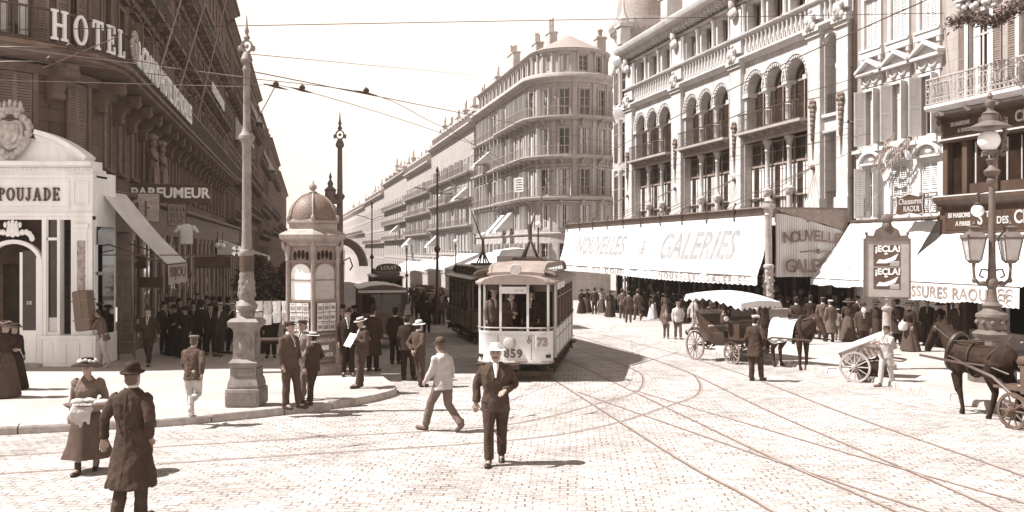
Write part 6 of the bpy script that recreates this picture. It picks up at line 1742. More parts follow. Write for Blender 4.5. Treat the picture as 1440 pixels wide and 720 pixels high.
wire('second cable lower across the store front', [at(868, 262, 72), at(1075, 216, 48), at(1225, 188, 40)], .010)
wire('trolley wire running back along the right-hand tracks', [wpt(1440, -60), wpt(1060, 110), wpt(850, 218), wpt(760, 276)], .009)
wire('faint cable from the round-ended block to the store', [at(645, 226, 100), at(840, 236, 80), at(905, 226, 68)], .02)
wire('thin wire high across the hotel front to the tall tram pole', [at(-30, 62, 26.5), at(341, 108, 18.9)], .006)
wire('thin wire lower across the hotel front to the tall tram pole', [at(-30, 112, 25.5), at(341, 122, 18.9)], .006)
wire('thin wire over the street from the tall tram pole to the store', [at(352, 100, 18.9), at(880, 205, 69)], .012)
gd = MB(); r_ = random.Random(6); gp = [at(1338 + 112 * i / 39, 36 - 26 * i / 39 - 8 * math.sin(i * .23), 33.5 - 6 * i / 39) for i in range(40)]
gd.tube(gp, .05, 5)
for c in gp:
 for k in range(34):
  q = c + Vector((r_.gauss(0, .16), r_.gauss(0, .14), r_.gauss(-.02, .12))); d1 = Vector((r_.gauss(0, 1), r_.gauss(0, 1), r_.gauss(0, 1))).normalized(); d2 = d1.orthogonal().normalized(); z_ = r_.uniform(.05, .11)
  gd.add([q - d1 * z_, q + d2 * z_ * .5, q + d1 * z_, q - d2 * z_ * .5], [(0, 1, 2, 3)])
o = gd.build('garland', mat('garland_dark', .045, rough=.8, var=.4)); tag(o, 'dark festoon garland hanging at the top right corner before the shoe shop', 'garland')

# ---------------------------------------------------------------- signs and goods along the left shops
LAST = [None]
def flat_sign(name, lab, loc, rz, w, h, s, size, bm, lm, cat='sign', th=.04, sx=1.0):
 r_ = LAST[0] = empty(name, loc, rz, lab, cat); m = MB(); m.box(-w / 2, w / 2, -th, th, -h / 2, h / 2); m.build('board', bm, r_, smooth=False)
 m = MB(); b = .03
 m.box(-w / 2 - b, w / 2 + b, -th - .01, th + .01, h / 2, h / 2 + b); m.box(-w / 2 - b, w / 2 + b, -th - .01, th + .01, -h / 2 - b, -h / 2); m.box(-w / 2 - b, -w / 2, -th - .01, th + .01, -h / 2, h / 2); m.box(w / 2, w / 2 + b, -th - .01, th + .01, -h / 2, h / 2); m.build('frame', M_FRAMED, r_, smooth=False)
 for i, line in enumerate(s): text(line, size, lm, r_, (0, -th - .012, (len(s) - 1) * size * .55 - i * size * 1.1), ext=.006, weight=.01 * size / .3, sx=sx)
 return r_
bd = mat('sign_dark', .06, rough=.6, var=.25)
g1 = at(240, 272, 33.0); flat_sign('hanging_sign', 'dark projecting perfumer sign with big white letters above the left shops', g1, R(6), 2.75, .62, ['PARFUMEUR'], .50, bd, M_LETTERW, sx=.98)
flat_sign('hanging_sign', 'small white letter board at the end of the perfumer sign', at(287, 274, 33.4), R(6), .42, .62, ['OFA'], .26, bd, M_LETTERW)
flat_sign('hanging_sign', 'square cloth banner hanging under the perfumer sign, near the white awning', at(205, 292, 31.5), R(20), .85, .95, [], .22, mat('banner_grey', .30, var=.25, scale=8), M_LETTERD); scrawl(LAST[0], -.34, .34, -.045, -.34, .34, M_LETTERD, 3)
flat_sign('hanging_sign', 'second cloth banner under the perfumer sign, farther along', at(249, 302, 34.5), R(20), .62, .80, [], .19, mat('banner_grey', .30), M_LETTERD); scrawl(LAST[0], -.25, .25, -.045, -.32, .32, M_LETTERD, 5, 3)
flat_sign('hanging_sign', 'dark lobed board hung over the left pavement, nearer', at(188, 369, 33), R(4), .85, .38, [], .2, bd, M_LETTERW)
flat_sign('hanging_sign', 'second dark board hung lower over the left pavement', at(212, 397, 32.5), R(4), .80, .32, [], .2, bd, M_LETTERW)
flat_sign('hanging_sign', 'long dark board on a rod across the pavement behind the tram pole', at(300, 369, 38), R(2), 1.35, .42, [], .2, mat('sign_brown', .10, var=.2), M_LETTERW)
for i, (x, y) in enumerate(((306, 345), (313, 346))):
 q = MB(); q.ball((0, 0, 0), .13, 12, 8); o = empty('hanging_lamp', at(x, y, 40), 0, ('left' if i == 0 else 'right') + '-hand one of a pair of small globe lamps over the left pavement', 'lamp', 'pair of globe lamps'); q.build('globe', M_OPAL, o); q = MB(); q.tube([(0, 0, .12), (0, 0, .6)], .02, 5); q.build('stem', M_IRON, o)
# fan-shaped white pinwheel sign by the tram pole
o = empty('pinwheel_sign', at(333, 353, 27), 0, 'white pinwheel-shaped sign on a rod just left of the tram pole', 'sign'); m = MB()
for k in range(4): m.prism([(0, 0), (.17 * math.cos(R(k * 90 + 20)), .17 * math.sin(R(k * 90 + 20))), (.17 * math.cos(R(k * 90 + 65)), .17 * math.sin(R(k * 90 + 65)))], -.015, .015)
m.build('blades', M_LETTERW, o, smooth=False); m = MB(); m.tube([(-4.5, .4, -.12), (.0, .02, -.12)], .018, 5); m.ball((0, 0, 0), .04, 8, 6); m.build('rod', M_IRON, o)
# steep white awning of the corner shop with lettered valance
ja = empty('shop_awning', (0, 0, 0), 0, 'steep narrow white awning with a lettered fringed valance beside the corner shop', 'awning')
A0, A1 = at(139, 266, 27.6), at(176, 272, 29.6); B0, B1 = at(236, 372, 27.0), at(263, 369, 28.8)
m = MB(); rows = []
for j in range(9):
 t = j / 8; rows.append([A0.lerp(B0, t).lerp(A1.lerp(B1, t), i / 6) - Vector((0, 0, .10 * math.sin(math.pi * t))) for i in range(7)])
m.loft(rows, cap=False, closed=False); m.build('canvas', M_CANVAS, ja)
m = MB(); m.loft([rows[-1], [p + Vector((.02, -.01, -.45)) for p in rows[-1]], [p + Vector((.02 + .02 * (i % 2), -.02, -.58 - .04 * (i % 2))) for i, p in enumerate(rows[-1])]], cap=False, closed=False); m.build('valance', M_CANVASG, ja)
dv = (B1 - B0); text('BIJOU', .44, M_LETTERD, ja, (B0 + dv * .5) + Vector((.03, -.04, -.26)), rz=math.degrees(math.atan2(dv.y, dv.x)), sx=.62 * dv.length / .85, ext=.004)
m = MB(); m.tube([A0, A1], .05, 8); m.tube([B0, B1], .025, 6); m.tube([A0 + Vector((0, .3, -1.6)), B0], .02, 6); m.tube([A1 + Vector((0, .3, -1.6)), B1], .02, 6); m.build('rod', M_IRON, ja)
# step ladder by the shop window
ld = empty('step_ladder', px(178, 505, .14) + Vector((0, 0, .01)), R(25), 'tall wooden step ladder standing open beside the shop windows', 'ladder')
m = MB()
for s in (-1, 1): m.tube([(s * .24, -.25, 0), (s * .12, 0, 2.5)], .025, 6); m.tube([(s * .22, .45, 0), (s * .12, .03, 2.5)], .02, 6)
for k in range(8): z = .25 + k * .29; m.box(-.23 + z * .045, .23 - z * .045, -.25 + z * .1 - .05, -.25 + z * .1 + .05, z - .012, z + .012)
m.build('rails', M_WOODM, ld)
# goods hung at the shop doors
for (x, y, d, w, h, lab) in ((240, 420, 33, .5, .25, 'dark round tray of goods hung under the lettered awning'), (262, 388, 32.5, .4, .18, 'dark oval basket hung at the end of the lettered awning')):
 o = empty('hanging_basket', at(x, y, d), 0, lab, 'basket'); m = MB(); m.lathe([(w * .35, -h / 2), (w * .5, h / 4), (w * .46, h / 4), (w * .3, -h / 2 + .03)], 14, cap=False); m.build('basket_body', M_WOOD, o); m = MB(); m.arcband(0, h / 4, w * .48, h * 1.2, 0, 180, .02, -.01, .01, 12); m.build('handle', M_WOOD, o)
o = empty('hanging_shirt', at(262, 328, 33), R(15), 'white shirt hung up for sale above the left pavement', 'shirt'); m = MB()
m.loft([[(r_ * math.cos(2 * math.pi * k / 12), .06 * math.sin(2 * math.pi * k / 12), z) for k in range(12)] for r_, z in ((.24, -.4), (.22, 0), (.26, .25), (.08, .34))]); m.tube([(.22, 0, .26), (.40, 0, .02)], [.08, .06], 8); m.tube([(-.22, 0, .26), (-.40, 0, .02)], [.08, .06], 8); link('shirt_cloth', fuse(m, 'shirt_cloth', .03, 1), M_CANVAS, o)
# dark leafy laurel in front of the far shops
def shrub(lab, loc, h, rad, n, seed, m_leaf, kind='shrub'):
 r = random.Random(seed); root = empty('shrub', loc, 0, lab, kind); t = MB()
 t.lathe([(.22, 0), (.26, .45), (.24, .46)], 12); t.build('pot', M_WOODM, root)
 t = MB()
 for k in range(9): a = r.uniform(0, 6.28); t.tube([(0, 0, .4), (rad * .3 * math.cos(a), rad * .3 * math.sin(a), h * .5), (rad * .8 * math.cos(a), rad * .8 * math.sin(a), h * r.uniform(.7, .95))], [.035, .02, .008], 5)
 t.build('stem', M_WOOD, root)
 f = MB()
 for k in range(n):
  a = r.uniform(0, 6.28); u = r.random() ** .5; z = r.uniform(.45, 1.0); q = rad * u * math.sin(math.pi * (z - .3) / .75) * r.uniform(.7, 1.1)
  c = Vector((q * math.cos(a), q * math.sin(a), h * z)); s = r.uniform(.06, .12); d1 = Vector((r.gauss(0, 1), r.gauss(0, 1), r.gauss(0, 1))).normalized(); d2 = d1.orthogonal().normalized()
  f.add([c - d1 * s, c + d2 * s * .5, c + d1 * s, c - d2 * s * .5], [(0, 1, 2, 3)])
 f.build('foliage', m_leaf, root, smooth=False, norm=False)
M_LEAF = mat('laurel', .05, rough=.5, var=.6, scale=9)
shrub('dark leafy potted laurel beside the kiosk, left of two', (-10.1, 36.5, gz(36.5) + .15), 3.4, 1.0, 1500, 1, M_LEAF)
shrub('dark leafy potted laurel beside the kiosk, right of two', (-9.0, 37.5, gz(37.5) + .15), 3.2, 1.0, 1500, 2, M_LEAF)
# ---------------------------------------------------------------- vehicles
M_CREAM = mat('tram_white', .62, rough=.5, var=.08, scale=2.5, dirt=.45, spec=.3, streak=True)
M_TRAMD = mat('tram_dark', .055, rough=.4, var=.2, scale=2, dirt=.3, spec=.45)
M_TRAMM = mat('tram_brown', .10, rough=.45, var=.15, scale=2, spec=.4)
M_ROOFT = mat('tram_roof', .24, rough=.7, var=.15, dirt=.4)
M_UNDER = mat('running_gear', .035, rough=.7, var=.4, scale=8)
M_INT = mat('tram_interior', .018, rough=.8, var=.4)
M_BRASS = mat('brass', .30, rough=.35, var=.2, spec=.6)

def wheel(name, parent, loc, r, mats, spokes=12, w=.045, rz=0, hub=.07, tilt=0, disc=False):
 """spoked wheel standing in the local YZ plane (axle along X)"""
 m = MB(); n = 28
 rings = []
 for i in range(n):
  a = 2 * math.pi * i / n; c, s = math.cos(a), math.sin(a)
  rings.append([(-w / 2, r * c, r * s), (w / 2, r * c, r * s), (w / 2, (r - .055) * c, (r - .055) * s), (-w / 2, (r - .055) * c, (r - .055) * s)])
 rings.append(rings[0]); m.loft(rings, cap=False)
 o = m.build(name, mats[0], parent, loc, (0, R(tilt), rz))
 m = MB()
 for k in range(spokes):
  a = 2 * math.pi * k / spokes; m.tube([(0, hub * .6 * math.cos(a), hub * .6 * math.sin(a)), (0, (r - .04) * math.cos(a), (r - .04) * math.sin(a))], [.020, .015], 6)
 if disc: m.tube([(-.02, 0, 0), (.02, 0, 0)], r - .05, 20)
 m.build('spokes', mats[1], o)
 m = MB(); m.tube([(-.12, 0, 0), (-.09, 0, 0), (.09, 0, 0), (.14, 0, 0)], [hub * .6, hub, hub, hub * .5], 12); m.build('hub', mats[1], o)
 return o

def trolley(root, y, z, back=True, ln=5.0, m=None):
 s = MB()
 for x, yy in ((-.22, -.35), (.22, -.35), (-.22, .35), (.22, .35)): s.tube([(x, y + yy, z), (x * .3, y + yy * .3, z + .42), (0, y, z + .6)], [.035, .035, .045], 6)
 s.tube([(0, y, z + .5), (0, y, z + 1.05)], .06, 8); s.box(-.45, .45, y - .6, y + .6, z - .02, z + .05)
 o = s.build('trolley_stand', M_IRON, root)
 p = MB(); e = (.15, y + (ln if back else -ln), z + 3.1); p.tube([(0, y, z + .95), e], [.035, .018], 6); p.ball(e, .06, 6, 5); p.build('trolley_pole', M_IRON, root)

def tram(lab, loc, rz, L=8.0, body=M_CREAM, number=None, route=None, dark=False, name='tram', pole=True, board=None):
 t = empty(name, loc, rz, lab, 'tram'); W = 1.0; HB_ = M_TRAMD
 y0, y1 = 1.25, L - 1.25
 # dashes (ends): shallow bowed apron with rails
 plan = [(-W, .42), (-.98, .30), (-.90, .14), (-.70, .03), (-.4, 0), (.4, 0), (.70, .03), (.90, .14), (.98, .30), (W, .42)]
 for end in (0, 1):
  f = (lambda p: (p[0], p[1])) if end == 0 else (lambda p: (-p[0], L - p[1]))
  d = MB(); rings = []
  for z, k in ((.46, 0), (.50, -.012), (.54, 0), (1.24, 0), (1.27, -.02), (1.31, -.02)):
   rings.append([(f(p)[0], f((p[0], p[1] + k))[1], z) for p in plan] + [(f(p)[0] * .96, f((p[0], p[1] + .05))[1], z) for p in plan[::-1]])
  d.loft(rings); da = d.build('dash', body, t)
  r_ = MB(); pp = [Vector((*f((p[0] * 1.01, p[1] - .02)), 1.40)) for p in plan]; r_.tube(pp, .022, 6)
  pp = [Vector((*f((p[0] * 1.0, p[1] - .02)), .50)) for p in plan]; r_.tube(pp, .03, 6)
  for i in (0, 3, 6, 9): q = f(plan[i]); r_.tube([(q[0], q[1], 1.3), (q[0], q[1], 1.40)], .018, 5)
  r_.build('hand_rail', M_BRASS if not dark else M_TRAMM, t)
  # platform posts up to the canopy
  p_ = MB()
  for x, y in ((-.97, .36), (-.36, .05), (.36, .05), (.88, .2), (.98, 1.2), (-.98, 1.2)):
   q = f((x, y)); p_.box(q[0] - .03, q[0] + .03, q[1] - .03, q[1] + .03, 1.3 if abs(x) < .96 or y < 1 else .5, 2.62)
  p_.build('platform_post', body if not dark else M_TRAMM, t, smooth=False)
  fl = MB(); a_, b_ = sorted((f((0, .1))[1], f((0, y0))[1])); fl.box(-.95, .95, a_, b_, .62, .70); fl.build('platform_floor', M_UNDER, t, smooth=False)
  # life guard, buffer, coupling, steps
  g = MB(); s = 1 if end == 0 else -1; yb = 0 if end == 0 else L
  g.box(-.16, .16, yb - .22 * s if s > 0 else yb + .02, yb + .02 if s > 0 else yb + .22, .34, .46)
  for k in range(5): z = .06 + .05 * k; g.tube([(-.95, yb + s * (.05 + .05 * k), z), (.95, yb + s * (.05 + .05 * k), z)], .014, 5)
  g.tube([(-.95, yb + s * .05, .06), (-.85, yb + s * .3, .45)], .03, 6); g.tube([(.95, yb + s * .05, .06), (.85, yb + s * .3, .45)], .03, 6)
  g.box(-.95, .95, min(yb + s * .1, yb + s * .16), max(yb + s * .1, yb + s * .16), .10, .26)
  g.tube([(-.34, yb - s * .10, .26), (-.34, yb - s * .10, .44), (.14, yb - s * .10, .44), (.14, yb - s * .10, .26), (-.34, yb - s * .10, .26)], .02, 6)
  g.build('life_guard', M_UNDER, t)
  st = MB()
  for sx in (-1, 1): a_, b_ = sorted((f((0, .5))[1], f((0, 1.15))[1])); x0, x1 = sorted((sx * .85, sx * 1.12)); st.box(x0, x1, a_, b_, .34, .38); st.box(x0, x1, a_ , b_, .36, .37)
  st.build('step', M_UNDER, t, smooth=False)
  if end == 0:
   if not dark:
    q = MB()
    for x in (-.42, .46): q.box(x - .006, x + .006, -.012, .0, .56, 1.22)
    for i in range(17): q.ball((-.68 + i * .085, -.004, 1.21), .009, 6, 4); q.ball((-.68 + i * .085, -.004, .58), .009, 6, 4)
    q.build('seams', M_TRAMM, da)
   if number: text(number, .30, M_LETTERD, da, (-.02, -.012, .72), ext=.006, weight=.008, spacing=1.15)
   h = MB(); h.lathe([(.02, -.10), (.15, -.09), (.17, -.02), (.16, .06)], 20, M=xf((-.12, 0, 1.0), rx=90) @ Matrix.Scale(-1, 4, (0, 0, 1))); lo = h.build('headlamp', M_BRASS, t)
   h = MB(); h.lathe([(.01, 0), (.14, .0), (.12, .03), (.01, .05)], 18, M=xf((-.12, -.09, 1.0), rx=90)); h.build('lens', mat('lamp_lens', .42, rough=.15, var=.2, spec=.7), lo)
   if route:
    b = MB(); b.box(-.17, .17, -.02, .02, -.20, .20); ro = b.build('route_plate', M_CANVAS, da, (.74, .02, 1.03), (0, 0, R(22)), smooth=False); text(route, .30, mat('route_grey', .25, var=.1), ro, (0, -.03, 0), ext=.004, weight=.018)
   k = MB(); k.tube([(.40, -.03, 1.20), (.40, -.05, 1.12), (.36, -.05, 1.06), (.40, -.05, 1.0), (.44, -.05, 1.06), (.40, -.05, 1.12)], .014, 6); k.build('coupling_hook', M_IRON, t)
   hb_ = MB(); hb_.tube([(.40, .45, .7), (.40, .45, 1.45)], .05, 8); hb_.tube([(.12, .42, 1.5), (.68, .42, 1.5)], .018, 6); hb_.box(-.35, .05, .35, .6, .7, 1.42); hb_.build('controller', M_UNDER, t)
 # saloon
 b = MB(); b.box(-W, W, y0, y1, .52, 1.32); lo_ = b.build('lower_panels', body, t, smooth=False)
 m = MB()
 for x in (-W - .012, W + .012):
  s = 1 if x > 0 else -1
  m.box(min(x, x - s * .03), max(x, x - s * .03), y0, y1, .50, .56); m.box(min(x, x - s * .03), max(x, x - s * .03), y0, y1, 1.28, 1.34); m.box(min(x, x - s * .03), max(x, x - s * .03), y0, y1, 1.02, 1.05)
  n = 5
  for i in range(n + 1): y = y0 + (y1 - y0) * i / n; m.box(min(x, x - s * .03), max(x, x - s * .03), y - .03, y + .03, .56, 1.28)
 m.build('mouldings', M_TRAMM if not dark else M_UNDER, t, smooth=False)
 # window posts and glass
 wp = MB(); n = 5
 for s in (-1, 1):
  for i in range(n + 1): y = y0 + (y1 - y0) * i / n; wp.box(s * W - .03, s * W + .03, max(y - .05, y0), min(y + .05, y1), 1.32, 2.52)
  wp.box(s * W - .03, s * W + .03, y0, y1, 2.40, 2.56); wp.box(s * W - .02, s * W + .02, y0, y1, 2.12, 2.16)
 for y in (y0, y1):
  for x in (-.95, -.36, .36, .95): wp.box(x - .05, x + .05, y - .03, y + .03, .7, 2.56)
  wp.box(-.95, .95, y - .03, y + .03, 2.3, 2.56); wp.box(-.95, -.36, y - .03, y + .03, .7, 1.3); wp.box(.36, .95, y - .03, y + .03, .7, 1.3); wp.box(-.36, .36, y - .02, y + .02, .7, 1.2)
 wo = wp.build('window_posts', M_TRAMM if not dark else M_TRAMD, t, smooth=False)
 g = MB()
 for s in (-1, 1): g.box(s * (W - .03) - .004, s * (W - .03) + .004, y0 + .05, y1 - .05, 1.32, 2.40)
 g.build('pane', M_GLASSD, wo, smooth=False)
 i_ = MB(); i_.box(-.9, .9, y0 + .08, y0 + .1, .7, 2.3); i_.box(-.9, .9, y1 - .1, y1 - .08, .7, 2.3); i_.build('saloon_end', M_INT, t, smooth=False)
 # roof, canopies and clerestory
 r_ = MB(); sec = [(-1.06, 2.54), (-1.08, 2.60), (-.95, 2.68), (-.6, 2.76), (0, 2.80), (.6, 2.76), (.95, 2.68), (1.08, 2.60), (1.06, 2.54)]
 rings = []
 for y, k in ((-.10, .80), (.02, .93), (.25, 1.0), (L - .25, 1.0), (L - .02, .93), (L + .10, .80)): rings.append([(x * k, y, z) for x, z in sec])
 r_.loft(rings); r_.build('roof', M_ROOFT if not dark else M_TRAMD, t)
 r_ = MB(); rings = []
 for y, dz in ((.35, -.14), (.7, .04), (1.3, .12), (L - 1.3, .12), (L - .7, .04), (L - .35, -.14)): rings.append([(-.70, y, 2.72), (-.70, y, 2.90 + dz), (-.78, y, 2.92 + dz), (-.76, y, 2.97 + dz), (-.35, y, 3.00 + dz), (.35, y, 3.00 + dz), (.76, y, 2.97 + dz), (.78, y, 2.92 + dz), (.70, y, 2.90 + dz), (.70, y, 2.72)])
 r_.loft(rings); r_.build('clerestory', M_ROOFT if not dark else M_TRAMD, t)
 m = MB()
 for s in (-1, 1):
  for i in range(6): y = 1.2 + i * (L - 2.4) / 6; m.box(s * .705 - .006, s * .705 + .006, y + .1, y + (L - 2.4) / 6 - .1, 2.80, 2.93)
 m.build('clerestory_lights', M_GLASSD, t, smooth=False)
 if not dark:
  h = MB(); h.lathe([(.01, 0), (.15, 0), (.16, .06), (.14, .10)], 20, M=xf((.02, .22, 2.92), rx=90) @ Matrix.Identity(4)); h.build('roof_lamp', mat('lamp_lens', .42), t)
  sgn = MB(); sgn.box(-.38, .34, -.06, -.02, 2.30, 2.48); so = sgn.build('destination_board', M_CANVAS, t, smooth=False); scrawl(so, .0, .28, -.062, 2.35, 2.44, mat('route_grey', .25), 2)
  sgn = MB(); sgn.box(1.03, 1.05, y0 - .1, y0 + 2.2, 2.36, 2.62); sgn.build('side_board', M_CANVAS, t, smooth=False)
  bx = MB()
  for s in (-1, 1): bx.tube([(s * .78, .5, 2.86), (s * 1.05, .35, 2.80), (s * 1.1, .2, 2.76)], [.10, .08, .04], 8)
  bx.build('canopy_end', M_TRAMD, t)
 if board:
  b = MB(); pts = [(-.85, 0), (.85, 0), (.85, .22)] + [(.85 * math.cos(math.pi * i / 10), .22 + .32 * math.sin(math.pi * i / 10)) for i in range(1, 10)] + [(-.85, .22)]
  b.prism([(p[0], 3.0 + p[1]) for p in pts], .3, .36); bo = b.build('roof_board', M_TRAMD, t, smooth=False); text(board, .34, M_LETTERW, bo, (0, .285, 3.24), ext=.004, sx=1.1)
 # truck and wheels
 u = MB(); u.box(-.75, -.68, 1.6, L - 1.6, .25, .45); u.box(.68, .75, 1.6, L - 1.6, .25, .45); u.box(-.6, .6, 2.2, L - 2.2, .2, .5); u.build('truck', M_UNDER, t, smooth=False)
 for y in (L * .36, L * .64):
  for s in (-1, 1): wheel('wheel', t, (s * .72, y, .385), .38, (M_UNDER, M_UNDER), 8, .1, disc=True)
 sk = MB()
 for s in (-1, 1):
  sk.box(s * .93 - .015, s * .93 + .015, 1.3, L - 1.3, .08, .16); sk.box(s * .93 - .015, s * .93 + .015, 1.3, L - 1.3, .30, .34)
  for i in range(12): y = 1.35 + i * (L - 2.7) / 11; sk.box(s * .93 - .02, s * .93 + .02, y - .03, y + .03, .08, .5)
 sk.build('side_guard', M_UNDER, t, smooth=False)
 if pole: trolley(t, L * .45, 3.16, True, 5.2)
 return t

def gpt(x, y, h=0.0): return Vector((x, y, gz(y) + h))
tram_a = tram('white fronted electric tram numbered 859 coming towards the square', gpt(.05, 24.2), R(-7.9), 8.0, number='859', route='73')
tram_b = tram('dark brown tram car running just behind the white numbered tram', gpt(-.55, 36.9), R(12.2), 7.5, M_TRAMM, dark=True)
tram_c = tram('distant dark tram with a rounded lettered board on its roof, above the omnibus', gpt((547 - 720) * 62 / FPX, 62), R(12), 7.5, M_TRAMD, dark=True, board='LOUIT', pole=False)

# ---------------------------------------------------------------- small black omnibus seen from behind
def omnibus():
 t = empty('omnibus', gpt(-4.92, 35.0), R(12.4), 'small black omnibus with two rear windows standing by the kerb beyond the kiosk', 'omnibus'); t.scale = (1.12, 1.0, 1.10)
 b = MB(); b.bevbox(-.72, .72, .0, 3.3, .55, 1.12, .05); b.build('body', M_TRAMD, t)
 b = MB(); b.arcband(0, .52, .50, .66, 0, 180, .05, -.10, .02, 16); b.prism([(-.46, .5), (.46, .5)] + [(.46 * math.cos(math.pi * i / 10), .52 + .60 * math.sin(math.pi * i / 10)) for i in range(11)], -.07, .0); b.build('rear_dash', M_TRAMM, t)
 p = MB()
 for x in (-.70, 0, .70):
  p.box(x - .04, x + .04, .0, .08, 1.12, 2.0)
 for s in (-1, 1):
  for y in (.04, 1.1, 2.2, 3.26): p.box(s * .70 - .04, s * .70 + .04, y - .04, y + .04, 1.12, 2.0)
 p.box(-.72, .72, .0, .08, 1.86, 2.02); p.box(-.72, .72, .0, .08, 1.12, 1.22); po = p.build('window_posts', M_TRAMM, t, smooth=False)
 g = MB(); g.box(-.66, .66, .035, .045, 1.2, 1.88); g.box(-.69, -.68, .1, 3.2, 1.15, 2.0); g.box(.68, .69, .1, 3.2, 1.15, 2.0); g.build('pane', M_GLASSD, po, smooth=False)
 r_ = MB(); r_.loft([[(x * k, y, z) for x, z in ((-.82, 2.02), (-.82, 2.07), (-.4, 2.17), (0, 2.2), (.4, 2.17), (.82, 2.07), (.82, 2.02))] for y, k in ((-.25, .92), (-.1, 1), (3.6, 1), (3.8, .92))]); r_.build('roof', M_TRAMD, t)
 v = MB(); v.box(-.80, .80, -.20, -.17, 1.93, 2.03); v.build('roof_valance', M_CANVAS, t, smooth=False)
 for y, r in ((.7, .46), (2.9, .38)):
  for s in (-1, 1): wheel('wheel', t, (s * .72, y, r), r, (M_UNDER, M_TRAMM), 12)
 st = MB(); st.box(-.5, .5, -.4, -.05, .34, .38); st.tube([(-.45, -.1, .36), (-.45, .1, .6)], .02, 5); st.tube([(.45, -.1, .36), (.45, .1, .6)], .02, 5); st.build('step', M_IRON, t)
omnibus()

# ---------------------------------------------------------------- horses
def horse_mesh(pose='stand', vox=.026, neck_up=1.0):
 m = MB()
 def rg(y, rx, rz, zc, n=14): return [(rx * math.cos(2 * math.pi * k / n), y, zc + rz * math.sin(2 * math.pi * k / n)) for k in range(n)]
 m.loft([rg(-.70, .06, .09, 1.18), rg(-.64, .15, .22, 1.15), (rg(-.48, .22, .30, 1.13)), rg(-.2, .26, .32, 1.12), rg(.12, .28, .32, 1.10), rg(.38, .26, .28, 1.14), rg(.58, .26, .28, 1.18), rg(.74, .20, .24, 1.17), rg(.86, .07, .10, 1.14)])
 k = neck_up
 hz = 1.30 + .50 * k
 m.tube([(0, -.46, 1.20), (0, -.70, 1.20 + .28 * k), (0, -.88, hz - .1), (0, -.96, hz)], [.25, .19, .135, .11], 12, flat=1.15)
 m.tube([(0, -.93, hz + .02), (0, -1.08, hz - .10), (0, -1.24, hz - .34), (0, -1.33, hz - .52), (0, -1.35, hz - .58)], [.11, .125, .09, .075, .06], 12)
 for s in (-1, 1): m.tube([(s * .06, -.94, hz + .06), (s * .085, -.95, hz + .15), (s * .07, -.96, hz + .22)], [.04, .035, .008], 6)
 F = {'stand': ((0, 0), (0, 0)), 'trot': ((-.25, .35), (.22, .0))}[pose]
 for i, s in enumerate((-1, 1)):
  fy, lift = (F[0] if s < 0 else F[1])
  if lift: m.tube([(s * .13, -.45, 1.05), (s * .14, -.50, .88), (s * .13, -.78, .72), (s * .13, -.70, .42), (s * .13, -.62, .36)], [.13, .10, .06, .04, .05], 9)
  else: m.tube([(s * .13, -.45, 1.05), (s * .14, -.46 + fy * .2, .86), (s * .13, -.48 + fy * .5, .50), (s * .13, -.48 + fy * .85, .16), (s * .13, -.51 + fy, .08), (s * .13, -.53 + fy, .0)], [.14, .105, .062, .042, .05, .065], 9)
  hy = {'stand': 0, 'trot': (.22 if s < 0 else -.20)}[pose]
  m.tube([(s * .14, .50, 1.12), (s * .15, .44 + hy * .2, .86), (s * .15, .64 + hy * .6, .53), (s * .14, .60 + hy * .9, .18), (s * .14, .57 + hy, .08), (s * .14, .54 + hy, .0)], [.20, .15, .068, .045, .052, .068], 9)
 return fuse(m, 'horse_body', vox, 3), hz

